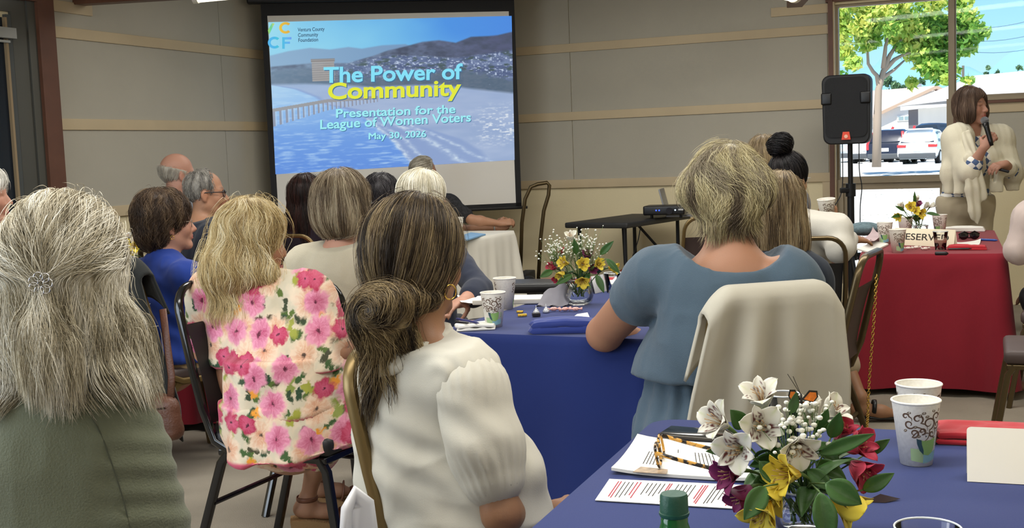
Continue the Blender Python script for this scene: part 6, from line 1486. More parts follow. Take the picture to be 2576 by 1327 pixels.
for px, py, qx, qy, L, wd, lab in ((1390, 680, 1368, 692, .06, .014, 'small leaf at the left end of the middle bouquet'), (1510, 640, 1528, 622, .08, .014, 'leaf at the upper right of the middle bouquet'), (1500, 690, 1512, 720, .08, .014, 'leaf hanging at the lower right of the middle bouquet'), (1440, 690, 1400, 715, .08, .014, 'leaf between the two left yellow flowers'), (1525, 650, 1560, 690, .08, .013, 'leaf beside the far right yellow flower'), (1450, 640, 1445, 610, .07, .012, 'leaf below the highest white flower')):
    p, q = at(px, py, vY-.05), at(qx, qy, vY-.06); leaf_thing(lab, p, q-p, L, wd, .15, g2, up=V(0, -1, .3), stem_to=vz+V(0, 0, .06))
breath("baby's breath at the top of the middle table bouquet", [at(1393, 622, vY), at(1412, 632, vY-.02), at(1428, 620, vY+.03), at(1462, 606, vY), at(1480, 612, vY), at(1490, 628, vY), at(1455, 632, vY), at(1395, 640, vY)], vz, 42, .026, .0036)
# bouquet on the red table
vY = 6.9; vp = V(at(2318, 605, vY)[0], vY, .757); vase('glass vase of the bouquet on the red table', vp, .1, .05); vz = vp+V(0, 0, .03); g3 = 'flowers of the red table bouquet'
bq_flowers([('yellow', 2291, 520, V(-.2, -.9, .3), -.06, 1.25, 'largest yellow flower in the middle of the red table bouquet'), ('yellow', 2317, 536, V(.3, -.9, -.1), -.06, 1.2, 'yellow flower at the lower right of the red table bouquet'), ('yellow', 2260, 544, V(-.7, -.5, -.3), .0, 1.15, 'yellow flower at the lower left of the red table bouquet'), ('yellow', 2304, 530, V(.1, -.9, .3), -.08, 1., 'yellow flower between two others on the red table'),
 ('purple', 2311, 513, V(.2, -.5, .8), .02, 1.0, 'dark purple flower in the red table bouquet', .2), ('white', 2304, 500, V(0, -.3, .9), .02, 1.0, 'white bud standing highest on the red table', .5), ('white', 2332, 517, V(.5, -.4, .6), .0, 1.0, 'white flower right of the purple one on the red table', .4), ('white', 2347, 516, V(.8, -.3, .5), .0, .9, 'white bud at the far right of the red table bouquet', .6), ('white', 2268, 518, V(-.5, -.4, .7), .02, 1.0, 'white bud at the upper left of the red table bouquet', .5)], vY, vz, .045, g3, '')
for px, py, qx, qy, L, lab in ((2300, 520, 2298, 484, .1, 'thin leaf sticking up from the red table bouquet'), (2330, 535, 2352, 540, .08, 'thin leaf at the right of the red table bouquet'), (2268, 540, 2240, 548, .08, 'thin leaf at the left of the red table bouquet'), (2275, 530, 2252, 520, .08, 'thin leaf at the upper left of the red table bouquet')):
    p, q = at(px, py, vY), at(qx, qy, vY-.02); leaf_thing(lab, p, q-p, L, .01, .1, g3, up=V(0, -1, .3), stem_to=vz+V(0, 0, .06))
# bouquet at the left wall
vY = 5.95; vp = V(at(325, 690, vY)[0], vY, .757); vase('glass vase of the bouquet behind the grey-haired woman', vp, .1, .05); vz = vp+V(0, 0, .03); g4 = 'flowers of the bouquet at the left'
bq_flowers([('yellow', 317, 614, V(-.1, -.9, .3), -.06, 1.3, 'large yellow flower in the middle of the left bouquet'), ('yellow', 338, 620, V(.3, -.9, .1), -.06, 1.15, 'yellow flower at the right of the left bouquet'), ('yellow', 308, 636, V(-.3, -.9, -.1), -.05, .9, 'small yellow flower low in the left bouquet'), ('yellow', 332, 633, V(.2, -.9, -.3), -.05, .8, 'small yellow flower low at the right of the left bouquet'),
 ('white', 299, 598, V(-.5, -.4, .7), .0, 1.1, 'white flower at the far left of the left bouquet', .2), ('white', 322, 594, V(0, -.4, .9), .02, 1.1, 'white flower in the middle at the top of the left bouquet', .2), ('white', 342, 588, V(.2, -.3, .9), .02, 1.0, 'white bud standing highest in the left bouquet', .5), ('white', 337, 606, V(.3, -.8, .4), -.03, .9, 'white flower above the right yellow one in the left bouquet', .3), ('red', 350, 605, V(.4, -.6, .5), .0, .8, 'rose-red flower at the right of the left bouquet', .2)], vY, vz, .042, g4, '')
# ------------------------------------------------------------------ people: common steps
def anatomy(P, hands=True, male=False, legs=True, ears=True, jaw=1., hk=None, bust=0., nose=1.):
    B = Sdf(); P.head_prims(B, male=male, ears=ears, jaw=jaw, nose=nose); P.neck(B); P.torso(B, -.012, bust=bust); P.hips(B, -.012)
    for d in (1, -1):
        P.upper_arm(B, d, -.002); P.forearm(B, d)
        kw = dict(dr=P.wri[d]-P.elb[d]+V(0, 0, -.02), pn=V(0, 0, -1), curl=.35)
        if hk and d in hk: kw.update(hk[d])
        P.hand_prims(B, d, **kw)
    if legs: P.legs(B, -.008); P.feet(B)
    return B
def flow_crown(C, w0=.16, down=V(0, 0, -1), extra=None):
    C = np.asarray(C, float)
    def f(p):
        q = p-C; r = np.linalg.norm(q, axis=-1, keepdims=True); w = np.clip(1-r/w0, 0, 1); D = q/(r+1e-6)*w+down*(1-w*.8)
        return D if extra is None else D+extra(p)
    return f
def top(P, B, name, m, sleeve=.5, e=.012, es=.016, wr=.004, vox=.009, seed=1, bust=0., hemz=None, neckcut=None, k=.05, waist=.9, folds=None, puv=False, arms=(1, -1), se=None, longs=False, coll=False, label=None, collar_e=.016, col=None):
    """upper garment over torso and sleeves; sleeve is how far down the upper arm it runs (1 = elbow), longs adds the forearm"""
    G = Sdf(); P.torso(G, e, k=k, bust=bust, waist=waist); P.hips(G, e)
    for d in arms:
        P.upper_arm(G, d, es, a=0, b=min(1, sleeve), e2=es if se is None else se, k=.04)
        if longs: P.forearm(G, d, es*.9, b=longs if isinstance(longs, float) else .93)
    if coll: P2 = P.nb+P.U*.045+P.F*.012; G.cap(P.nb+P.F*.004-P.U*.01, P2, .068*P.sc+collar_e*.4, .064*P.sc+collar_e*.3, k=.012); G.cut(P.U*.9+P.F*-.25, P2)
    for c in (neckcut or []): G.cut(*c)
    G.cut(V(0, 0, -1), V(0, 0, (P.pel[2]-.06) if hemz is None else hemz))
    return G, P.cloth(G, name, m, vox, wr, seed=seed, folds=folds, puv=puv, label=label, col=col)
def trousers(P, m, name='trousers', e=.005, vox=.012, a=.93, wr=.004, hems=None):
    G = Sdf(); P.hips(G, e); P.legs(G, e, a=a); G.cut(V(0, 0, 1), V(0, 0, P.pel[2]+.05)); return P.cloth(G, name, m, vox, wr, seed=5)
def shoes(P, m, name='shoe'):
    for d in (1, -1):
        G = Sdf(); f = unit(P.F+P.S*d*.15); a = P.ank[d]; G.cap(V(a[0], a[1], .075)-f*.02, V(a[0], a[1], .05), .045, .045); G.cap(V(a[0], a[1], .042)-f*.04, V(a[0], a[1], .042)+f*.15, .042, .036, k=.03); G.cut(V(0, 0, -1), V(0, 0, .004)); P.cloth(G, name, m, .01, 0.)
def seat_for(P, label, yaw=None, frame=None, vinyl=None, sc=1., off=.04, **k):
    y = math.degrees(P.yaw) if yaw is None else yaw; F = V(math.sin(math.radians(y)), math.cos(math.radians(y)), 0); c = P.pel+F*off
    return chair(label, c[0], c[1], y, frame, vinyl, sc, **k)
def earring(P, d, R, m, u=-.055, f=-.004, r=.0012):
    b = MB(); c = P.W(f, d*.084, u)-V(0, 0, R*.6); b.tube([c+(P.hF*math.cos(a)+P.hU*math.sin(a)+P.hS*.25*math.cos(a))*R for a in np.linspace(0, 2*PI, 24, endpoint=False)], r, 8, closed=True); return b.build('earring', m, P.root, smooth=True)
m_gilt = mat('polished_gold', 'd9b45a', .15, metal=1.); m_silv = mat('polished_silver', 'd6d6d8', .15, metal=1.)
def fabric(name, col=None, rough=.85, wv=500, ws=.15, vary=.04, sheen=.15, big=None): return mat(name, col, rough, sheen=sheen, bump=(wv, ws), vary=(4, vary), spec=.25)
def skull(P, H, e=.012, back=.0, k=.03):
    A = basis(P.hS, P.hF, P.hU); H.ell(P.W(-.012-back, 0, .036), V(.078+e, .098+e, .09+e)*P.sc, A, k=k); return A
SKIN = dict(fair='b38b74', tan='a27a60', warm='a67b61', pink='af8470', olive='946e52')
def on_surf(H, p, d, off=.004):
    p = np.array(p, float); d = unit(d)
    for _ in range(80):
        f = H.eval(p[None])[0]
        if f < off: break
        p = p+d*max(.001, (f-off)*.6)
    return p
# ------------------------------------------------------------------ the people
# --- grey-haired woman in the sage top (nearest, left)
P = Person(at(172, 700, 1.97), -8, hyaw=-6, sw=.165, girth=1.0, seat=.45, sc=1.0)
P.sh[1] = at(258, 1105, 1.95); P.elb[1] = at(385, 1480, 1.93); P.sh[-1] = at(10, 1075, 2.05)
B = anatomy(P, hands=True, legs=True)
P.body(B, SKIN['pink'], 'person with long grey hair half tied back, in a sage green top, nearest the camera', .009)
m_sage = fabric('sage_gauze', '6a6e5b', .9, 260, .3, .06)
def fold_sage(v, n): return .002*np.sin((v@P.S)*90+3*vnoise(v*6, 3))*np.exp(-(((v-P.sh[1])@P.S-.02)/.03)**2)*((v[:, 2] < P.sh[1][2]+.03))+.0025*np.sin(v[:, 2]*140+6*vnoise(v*5, 8))*np.clip(((v-P.sh[1])@P.S+.01)*20, 0, 1)
Gt, _o = top(P, B, 'top', m_sage, sleeve=.95, e=.016, es=.024, se=.036, wr=.003, vox=.008, seed=2, folds=fold_sage)
gw_top = Gt
b = MB(); q = []
for px, py in ((205, 985), (230, 1040), (262, 1110), (290, 1190), (312, 1260), (330, 1340), (345, 1400)):
    p0 = at(px, py, 1.2); q.append(on_surf(Gt, p0, p0-V(0, 0, EYE), .0035))
b.tube(q, .0013, 6); b.build('seam', fabric('sage_seam', '4a4d3e'), P.root, smooth=True)
trousers(P, fabric('denim_dark', '39414f'))
H = Sdf(); A = skull(P, H, .018, .006)
H.ell(P.W(-.065, -.01, -.03), V(.1, .062, .1), A, k=.05); H.ell(P.W(-.07, .0, -.095), V(.105, .058, .06), A, k=.05); H.ell(P.W(-.055, .085, -.105), V(.05, .05, .05), A, k=.04); H.ell(P.W(-.05, -.09, -.09), V(.055, .05, .07), A, k=.04)
H.ell(P.W(.13, 0, -.05), V(.075, .085, .13), A, k=.02, sub=True); H.ell(P.W(.02, .118, -.045), V(.06, .055, .065), A, k=.02, sub=True)
K_ = on_surf(H, P.W(-.35, -.002, .008), P.hF, .003)
def flow_half(p, P=P):
    u = (p-P.head)@P.hU; r = (p-P.head)@P.hS; w = np.clip((u-.0)/.02, 0, 1)[..., None]; D1 = K_-p; D1 = D1/(np.linalg.norm(D1, axis=-1, keepdims=True)+.02)
    lo_ = np.clip(-(u+.06)*12, 0, 1.)[..., None]; D2 = -P.hU+P.hS*(np.clip((r-.0)*8, -.6, .7)*np.clip((.125-np.abs(r))*16, -.4, 1))[..., None]*np.clip(-(u+.10)*16, 0, 1.)[..., None]-P.hF*.1+lo_*.75*np.stack([vnoise(p*13, 1), vnoise(p*13, 2), .4*vnoise(p*13, 3)], -1)
    return D1*w+D2*(1-w)
gcol = ['857b64', 'b3a88f', 'd2c8af', 'e5decb', 'f3eee0']
strands('hair', H, 15000, .085, flow_half, gcol, P.root, seg=13, r=.0005, lift=(-.002, .007), wave=.3, wfreq=30, seed=4, fly=.014, cap=.007, contrast=.75, free=lambda p, P=P: ((p-P.head)@P.hU) < -.105, lockf=60)
# clip and the short tail that springs from it
b = MB(); 
for k_ in range(7): a = k_/7*2*PI; b.tube([K_-P.hF*.012+(P.hS*(math.cos(a)*.011+.007*math.cos(t))+P.hU*(math.sin(a)*.011+.007*math.sin(t))) for t in np.linspace(0, 2*PI, 12, endpoint=False)], .0011, 5, closed=True)
b.build('hair_clip', m_silv, P.root, smooth=True)
H2 = Sdf(); H2.cap(K_-P.hU*.008+P.hF*.004, K_-P.hU*.1-P.hS*.008-P.hF*.002, .01, .034, k=.02); H2.cap(K_-P.hU*.08-P.hS*.01, K_-P.hU*.115+P.hS*.02, .032, .03)
strands('hair_tail', H2, 4200, .075, lambda p, P=P: np.broadcast_to(-P.hU+P.hF*.05, p.shape), gcol, P.root, seg=12, r=.0005, wave=.3, wfreq=34, seed=6, fly=.02, cap=.006, free=lambda p, P=P: ((p-P.head)@P.hU) < -.085)
seat_for(P, 'chair under the grey-haired woman in the sage top', yaw=100, off=.06)

# --- far left: a face in profile at the frame's edge
P = Person(at(-46, 492, 5.0), 75, hyaw=82, girth=1.1)
P.body(anatomy(P, bust=.0), SKIN['pink'], 'person with short white hair in profile, cut by the left edge of the photo', .009, iris='6a7a86')
top(P, None, 'sweater', fabric('grey_knit', '5d6068'), sleeve=1., longs=True, vox=.012); trousers(P, fabric('black_trousers', '24252a'), vox=.014)
H = Sdf(); A = skull(P, H, .022); H.ell(P.W(.15, 0, -.06), V(.09, .085, .125), A, k=.02, sub=True)
strands('hair', H, 900, .06, flow_crown(P.W(-.06, 0, .13)), ['a8a49c', 'd8d5cd', 'efece6'], P.root, seg=8, r=.0011, wave=.3, seed=12, fly=.012, cap=.009)
seat_for(P, 'chair under the white-haired person at the left edge')

# --- woman in the royal blue t-shirt
P = Person(at(424, 562, 5.42), 40, hyaw=64, hpitch=2, sw=.175, girth=1.18, seat=.46)
P.elb[1] = at(492, 740, 5.3); P.wri[1] = at(520, 800, 5.55); P.elb[-1] = P.sh[-1]-P.S*.03+P.F*.1-V(0, 0, .26)
P.body(anatomy(P), SKIN['pink'], 'person with short wavy brown hair and glasses in a royal blue t-shirt', .0075, iris='5a6a72')
m_bt = fabric('royal_blue_jersey', '1c3580', .9, 700, .1)
def fold_b(v, n): return .004*np.sin(v[:, 2]*70+5*vnoise(v*5, 3)+(v@P.S)*18)*np.clip((.95-v[:, 2])*4, 0, 1)
G, o = top(P, None, 'tshirt', m_bt, sleeve=.75, e=.016, es=.018, se=.03, wr=.005, vox=.008, seed=6, hemz=.5, folds=fold_b)
def on_cloth(G, P, org, xd, ud, pts, off=.006, nd=None):
    """drop flat lettering onto the cloth along the wearer's forward axis"""
    nd = P.F if nd is None else nd; q = org+pts[:, :1]*xd+pts[:, 1:2]*ud-nd*.12
    for _ in range(60): q = q+nd*np.clip(G.eval(q)-off, -.02, .02)[:, None]*.8
    return q
xd = P.S*.97; ctr = P.nb-V(0, 0, .1)-P.F*.1-P.S*.02
for txt, dz, x0, h_ in (('Empowering Voters.', 0, -.2, .036), ('Defending Democracy.', -.052, -.228, .036)):
    v, f = text_mesh(txt, h_, .0008, 0.); vs = v.copy(); vs[:, 0] += x0+v[:, 1]*.2; vs[:, 1] += dz
    link('lettering', mesh_np('lettering', on_cloth(G, P, ctr-V(0, 0, .02), xd, V(0, 0, 1), vs), f, False), mat('white_ink', 'e6e6e6', .8), o)
trousers(P, fabric('tan_slacks', 'b09a78'))
shoes(P, mat('dark_shoe', '2c2622', .5))
H = Sdf(); A = basis(P.hS, P.hF, P.hU); H.ell(P.W(-.03, 0, .05), V(.108, .132, .118), A); H.ell(P.W(-.06, 0, -.03), V(.085, .085, .085), A, k=.04); H.ell(P.W(-.09, 0, -.05), V(.06, .05, .06), A, k=.04)
H.ell(P.W(.135, 0, -.07), V(.1, .078, .125), A, k=.02, sub=True); H.ell(P.W(.01, .1, -.06), V(.03, .04, .05), A, k=.02, sub=True)
ex = lambda p: .8*np.stack([vnoise(p*22, 1), vnoise(p*22, 2), vnoise(p*22, 3)], -1)
strands('hair', H, 5000, .07, flow_crown(P.W(-.02, 0, .16), extra=ex), ['2f221a', '46362a', '5f4b38', '7d6850'], P.root, seg=9, r=.0008, lift=(-.003, .009), wave=.6, wfreq=60, seed=15, fly=.012, cap=.009, lockf=45)
P.glasses('8a7a6a', .0014, wf=.066); earring(P, 1, .008, m_gilt)
seat_for(P, 'gold framed banquet chair with a dark jacket over its back, under the blue t-shirt', yaw=42, sc=1.0, off=.06)
bw = P
# dark jacket hung on that chair
def chair_pts(P, yaw, off=.04): y = math.radians(yaw); F = V(math.sin(y), math.cos(y), 0); S = V(math.cos(y), -math.sin(y), 0); c = V(*P.pel)+F*off; return V(c[0], c[1], 0), F, S
def drape(name, label, cat, c, F, S, m, ztop=.945, back=.55, front=.25, w=.24, flare=.05, seed=1, folds=7, amp=.018, th=.012, scal=1., hemvar=.03, parent=None, wtop=None):
    """cloth hung over a chair back: falls `back` behind it and `front` before it"""
    g = np.random.default_rng(seed); ph = g.uniform(0, 6.28, folds); NU, NV = 70, 44; rows = []
    for j, t in enumerate(np.linspace(0, 1, NV)):
        s = -front+t*(front+back); row = []
        for u in np.linspace(-1, 1, NU):
            e = abs(u); wt = (wtop or w)
            rnd = .07*max(0, (e-.62)/.38)**2*(1 if s > 0 else 1)        # the shoulders of the chair round off
            fall = max(0, abs(s)-.05)
            ww = (wt+(w-wt)*min(1, fall/.2)+flare*min(1, fall/.4)); x = u*ww
            wav = sum(math.sin(u*(3+2.1*k)+ph[k]+.8*fall) for k in range(folds))/folds*2.2*amp*min(1, fall/.18)
            yb = -.19-.12*max(0, (ztop-.0-fall-.44)/.5)*scal
            if abs(s) < .05: a = s/.05*PI/2; dy = -.032*math.sin(a); z = ztop-.02+.026*math.cos(a)
            elif s > 0: dy = -.034-.01*min(1, fall*5); z = ztop-.02-(s-.05)
            else: dy = .03; z = ztop-.02-(-s-.05)
            if s > .05 and t > .85: z += hemvar*math.sin(u*5+ph[0])*((t-.85)/.15)
            z -= rnd*(1 if fall < .3 else 1)
            row.append(c+S*x+F*(yb+dy-wav*(1 if s > 0 else -.3)-.05*max(0, e-.8)*(-1))+V(0, 0, z))
        rows.append(row)
    G = np.array(rows); b = MB(); b.grid(G)
    o = b.build(name, m, parent, smooth=True); sm = o.modifiers.new('thick', 'SOLIDIFY'); sm.thickness = th; sm.offset = 0
    if parent is None: tag(o, label, cat)
    return o
c0, F0, S0 = chair_pts(P, 42, .06)
drape('jacket', 'dark charcoal jacket hung over the chair behind the blue t-shirt', 'jacket', c0, F0, S0, fabric('charcoal_wool', '222423', .95, 300, .3), ztop=.985, back=.72, front=.2, w=.33, flare=.03, seed=4, amp=.02, folds=5, wtop=.3)
# brown leather bag on the chair's corner
bc = at(392, 1045, 4.98); bag = empty('handbag', bc, 0, 'brown leather handbag hanging below the dark jacket', 'handbag'); R = rotz(-.5)
G = Sdf(); G.ell(V(0, 0, 0), V(.13, .055, .1), R, k=.02); G.cap(R@V(-.09, 0, .05), R@V(.09, 0, .05), .028, .03, k=.04); G.cap(R@V(-.1, 0, -.06), R@V(.1, 0, -.06), .038, k=.05)
v, f = G.mesh(.008); v = smooth(v, f, 2); n = vnormals(v, f); v = v+n*(.005*fbm(v*22, 3, 4))[:, None]
m_lea = mat('brown_leather', '5c3a2b', .45, bump=(120, .25), vary=(12, .12)); link('body', mesh_np('body', v, f), m_lea, bag)
b = MB(); b.tube([R@V(.09, 0, .06), R@V(.085, .02, .17), R@V(.06, .03, .32), R@V(.03, .05, .45)], .011, 8, sx=1.6, sy=.4); b.build('strap', m_lea, bag, smooth=True)
b = MB(); b.tube([R@V(-.1, -.048, .045), R@V(0, -.058, .035), R@V(.1, -.045, .05)], .0035, 6); b.build('zip', mat('zip_dark', '2a1d17', .4), bag)
b = MB(); q = R@V(.055, -.06, .012); b.tube([q+R@V(.01*math.cos(a), 0, .01*math.sin(a)) for a in np.linspace(0, 6.28, 14, endpoint=False)], .002, 6, closed=True); b.tube([q+R@V(0, -.002, -.01), q+R@V(0, -.004, -.055)], .005, 6, sx=1, sy=.4); b.build('buckle', m_silv, bag, smooth=True)

# --- man in the navy polo
P = Person(at(517, 486, 6.4), 58, hyaw=76, hpitch=0, sw=.2, girth=1.15, neck=.01)
P.elb[1] = at(508, 665, 6.3); P.wri[1] = at(545, 680, 6.45)
P.body(anatomy(P, male=True), SKIN['tan'], 'person with short grey hair and black glasses in a navy polo shirt', .0075, iris='4a4038', brow='4c443c')
m_navy = fabric('navy_pique', '1d2433', .9, 600, .2)
top(P, None, 'polo_shirt', m_navy, sleeve=.75, e=.016, es=.024, wr=.005, vox=.009, seed=9, coll=True); trousers(P, fabric('grey_slacks', '5b5a58'), vox=.014); shoes(P, mat('dark_shoe'))
H = Sdf(); A = skull(P, H, .006); H.ell(P.W(.09, 0, .06), V(.07, .07, .09), A, k=.02, sub=True); H.ell(P.W(.13, 0, -.06), V(.11, .1, .12), A, k=.02, sub=True); H.ell(P.W(-.03, 0, -.12), V(.12, .12, .06), A, k=.02, sub=True)
for d in (1, -1): H.ell(P.W(.0, d*.09, -.02), V(.03, .03, .045), A, k=.01, sub=True)
strands('hair', H, 1800, .025, flow_crown(P.W(-.05, 0, .14)), ['4e4b48', '77736d', '96928a', 'aaa69e'], P.root, seg=5, r=.0011, lift=(-.003, .004), seed=18, cap=.008, lockf=40)
P.glasses('15151a', .0028); seat_for(P, 'chair under the man in the navy polo')
b = MB(); b.box(at(551, 588, 6.0), (.05, .05, .06), rotz(-.6)); b = None

# --- bald man behind
P = Person(at(447, 438, 7.15), 45, hyaw=52, sw=.2, girth=1.1, sc=1.02)
P.body(anatomy(P, male=True), SKIN['pink'], 'person with a bald crown and grey side hair, behind the navy polo', .009, brow='9a9288')
top(P, None, 'shirt', fabric('plain_grey_shirt', '6b7078'), sleeve=.8, es=.022, vox=.012, coll=True); trousers(P, fabric('grey_slacks'), vox=.014); shoes(P, mat('dark_shoe'))
H = Sdf(); A = skull(P, H, .007); H.cut(P.hU*.97+P.hF*.25, P.W(0, 0, .03)); H.ell(P.W(.12, 0, -.04), V(.11, .12, .14), A, k=.02, sub=True); H.ell(P.W(-.03, 0, -.15), V(.12, .12, .06), A, k=.02, sub=True)
strands('hair', H, 900, .05, lambda p, P=P: np.broadcast_to(-P.hU-P.hF*.3, p.shape), ['9a9488', 'b5aea0', 'c8c1b2'], P.root, seg=6, r=.0008, seed=21, cap=.009)
P.glasses('b0a48c', .0012); seat_for(P, 'chair under the bald man')

# --- blonde woman in the floral top
P = Person(at(640, 604, 3.98), 30, hyaw=58, hpitch=-10, sw=.175, girth=1.12, seat=.42, sc=.97, slope=.06, lean=.04)
P.elb[1] = at(838, 885, 3.86); P.sh[1] = at(775, 735, 3.92)+V(0, .0, -.01); P.wri[1] = P.elb[1]+V(.05, .22, -.02); P.sh[-1] = at(532, 735, 4.02); P.elb[-1] = at(520, 880, 4.2); P.wri[-1] = P.elb[-1]+V(.1, .2, 0)
P.pel = V(-.755, 3.85, .52); P.hip = {d: P.pel+P.S*d*.09 for d in (1, -1)}
P.knee = {1: at(810, 1095, 4.3), -1: at(750, 1090, 4.45)}; P.ank = {1: V(*at(772, 1243, 4.33)), -1: V(*at(805, 1195, 4.6))}
for d in (1, -1): P.ank[d][2] = .115
B = Sdf(); P.head_prims(B); P.neck(B); P.torso(B, -.012); P.hips(B, -.012)
for d in (1, -1): P.upper_arm(B, d, .006, g=1.1); P.forearm(B, d, .003); P.hand_prims(B, d, P.wri[d]-P.elb[d], V(0, 0, -1), curl=.3)
P.legs(B, -.01); fdir = {1: unit(V(.97, .15, 0)), -1: unit(V(.97, .2, 0))}
for d in (1, -1): a = P.ank[d]; f_ = fdir[d]; B.cap(a, V(a[0], a[1], .09), .034, .036); B.cap(V(a[0], a[1], .085)-f_*.025, V(a[0], a[1], .07)+f_*.07, .03, .03, k=.02); B.cap(V(a[0], a[1], .07)+f_*.06, V(a[0], a[1], .055)+f_*.14, .034, .022, flat=(P.U, .6), k=.02)
P.body(B, SKIN['tan'], 'person with long wavy blonde hair in a pink floral tiered top on a black chair', .007, iris='6a6a5a', lips='a85a50')
def floral():
    m = bpy.data.materials.new('floral_print'); m.use_nodes = True; n, l = m.node_tree.nodes, m.node_tree.links; bs = n['Principled BSDF']; bs.inputs['Roughness'].default_value = .75; bs.inputs['Sheen Weight'].default_value = .1; bs.inputs['Specular IOR Level'].default_value = .25
    at_ = n.new('ShaderNodeAttribute'); at_.attribute_name = 'puv'
    mp0 = n.new('ShaderNodeMapping'); mp0.inputs['Scale'].default_value = (1, .6, 1); l.new(at_.outputs['Vector'], mp0.inputs[0]); sep = n.new('ShaderNodeSeparateXYZ'); l.new(mp0.outputs[0], sep.inputs[0])
    ad = n.new('ShaderNodeMath'); ad.operation = 'ADD'; l.new(sep.outputs[0], ad.inputs[0]); l.new(sep.outputs[1], ad.inputs[1])
    co = n.new('ShaderNodeCombineXYZ'); l.new(ad.outputs[0], co.inputs[0]); l.new(sep.outputs[2], co.inputs[1])
    dn = n.new('ShaderNodeTexNoise'); dn.inputs['Scale'].default_value = 30; l.new(co.outputs[0], dn.inputs[0])
    ds = n.new('ShaderNodeVectorMath'); ds.operation = 'MULTIPLY_ADD'; ds.inputs[1].default_value = (.03, .03, 0); l.new(dn.outputs['Color'], ds.inputs[0]); l.new(co.outputs[0], ds.inputs[2])
    dn2 = n.new('ShaderNodeTexNoise'); dn2.inputs['Scale'].default_value = 110; l.new(co.outputs[0], dn2.inputs[0]); ds2 = n.new('ShaderNodeVectorMath'); ds2.operation = 'MULTIPLY_ADD'; ds2.inputs[1].default_value = (.016, .016, 0); l.new(dn2.outputs['Color'], ds2.inputs[0]); l.new(ds.outputs[0], ds2.inputs[2]); P2 = ds2.outputs[0]
    def mth(op, a, b=None, c=None, clamp=False):
        q = n.new('ShaderNodeMath'); q.operation = op; q.use_clamp = clamp
        for i, w in enumerate((a, b, c)):
            if w is None: continue
            if isinstance(w, (int, float)): q.inputs[i].default_value = w
            else: l.new(w, q.inputs[i])
        return q.outputs[0]
    def mixc(f, a, b):
        q = n.new('ShaderNodeMix'); q.data_type = 'RGBA'; l.new(f, q.inputs[0])
        for i, w in ((6, a), (7, b)):
            if isinstance(w, str): q.inputs[i].default_value = (*srgb(w), 1)
            else: l.new(w, q.inputs[i])
        return q.outputs[2]
    def layer(scale, off, petals, R, rnd, wob=.3):
        """flowers on a jittered grid: distance shape, radius, random"""
        mp = n.new('ShaderNodeMapping'); mp.inputs['Scale'].default_value = (scale,)*3; mp.inputs['Location'].default_value = (off, off*.7, 0); l.new(P2, mp.inputs[0])
        vo = n.new('ShaderNodeTexVoronoi'); vo.voronoi_dimensions = '2D'; vo.inputs['Scale'].default_value = 1.0; vo.inputs['Randomness'].default_value = rnd; l.new(mp.outputs[0], vo.inputs['Vector'])
        df = n.new('ShaderNodeVectorMath'); df.operation = 'SUBTRACT'; l.new(mp.outputs[0], df.inputs[0]); l.new(vo.outputs['Position'], df.inputs[1]); sp = n.new('ShaderNodeSeparateXYZ'); l.new(df.outputs[0], sp.inputs[0])
        sc_ = n.new('ShaderNodeSeparateColor'); l.new(vo.outputs['Color'], sc_.inputs[0])
        ang = mth('ARCTAN2', sp.outputs[1], sp.outputs[0]); a2 = mth('MULTIPLY_ADD', sc_.outputs[0], 6.28, ang)
        pet = mth('ABSOLUTE', mth('SINE', mth('MULTIPLY', a2, petals/2)))
        rad = mth('MULTIPLY_ADD', pet, R*wob, R*(1-wob)); d = vo.outputs['Distance']
        mask = mth('SMOOTHSTEP', d, None) if False else mth('MULTIPLY', mth('SUBTRACT', rad, d), 8., clamp=True)
        return mask, d, a2, sc_, sp, mp
    col = None; base = 'c4baa4'
    # pale wash
    nz = n.new('ShaderNodeTexNoise'); nz.inputs['Scale'].default_value = 12; l.new(P2, nz.inputs[0]); col = mixc(mth('MULTIPLY', mth('SUBTRACT', nz.outputs[0], .45), 3, clamp=True), base, 'e9cfb4')
    # leaves: small dark and olive petals
    for sc, off, c1, c2, thr in ((17, 3.1, '35522f', '53662c', .35), (13, 9.4, '9a9a3c', '7b8a45', .55), (19, 21.3, '24452f', '4b3a28', .6)):
        mask, d, a2, sc_, sp, mp = layer(sc, off, 2, .46, .9, .75); on = mth('GREATER_THAN', sc_.outputs[1], thr); lc = mixc(sc_.outputs[2], c1, c2); col = mixc(mth('MULTIPLY', mask, on), col, lc)
    mask, d, a2, sc_, sp, mp = layer(14, 15.7, 5, .34, .9, .4); on = mth('GREATER_THAN', sc_.outputs[1], .66); col = mixc(mth('MULTIPLY', mask, on), col, 'dc9232')
    # big flowers, peach then pink
    for sc, off, ca, cb, cc, thr, thr2 in ((8.4, 1.3, 'dcc4ac', 'c47f5a', '4a3a30', .05, 1.1), (9.4, 7.9, 'd88fa8', 'a83860', '5a1f33', .38, 1.1), (12.5, 30.2, 'a8304f', 'c9607f', '4a1a2c', .74, 1.1)):
        mask, d, a2, sc_, sp, mp = layer(sc, off, 6, .5, .8, .16); on = mth('GREATER_THAN', sc_.outputs[1], thr)
        st = n.new('ShaderNodeTexNoise'); st.inputs['Scale'].default_value = 3.2; st.inputs['Detail'].default_value = 4; l.new(mp.outputs[0], st.inputs[0])
        streak = mth('ABSOLUTE', mth('SINE', mth('MULTIPLY', a2, 7.)))
        f = mth('ADD', mth('MULTIPLY', st.outputs[0], .9), mth('MULTIPLY', streak, .18)); f2 = mth('SUBTRACT', mth('ADD', f, mth('MULTIPLY', mth('SUBTRACT', .3, d), 1.3)), .42, clamp=True); f2 = mth('MULTIPLY', f2, 1.5, clamp=True)
        pc = mixc(f2, ca, cb); ctr = mth('MULTIPLY', mth('SUBTRACT', mth('ADD', .06, mth('MULTIPLY', streak, .03)), d), 25, clamp=True); pc = mixc(ctr, pc, cc)
        col = mixc(mth('MULTIPLY', mask, on), col, pc)
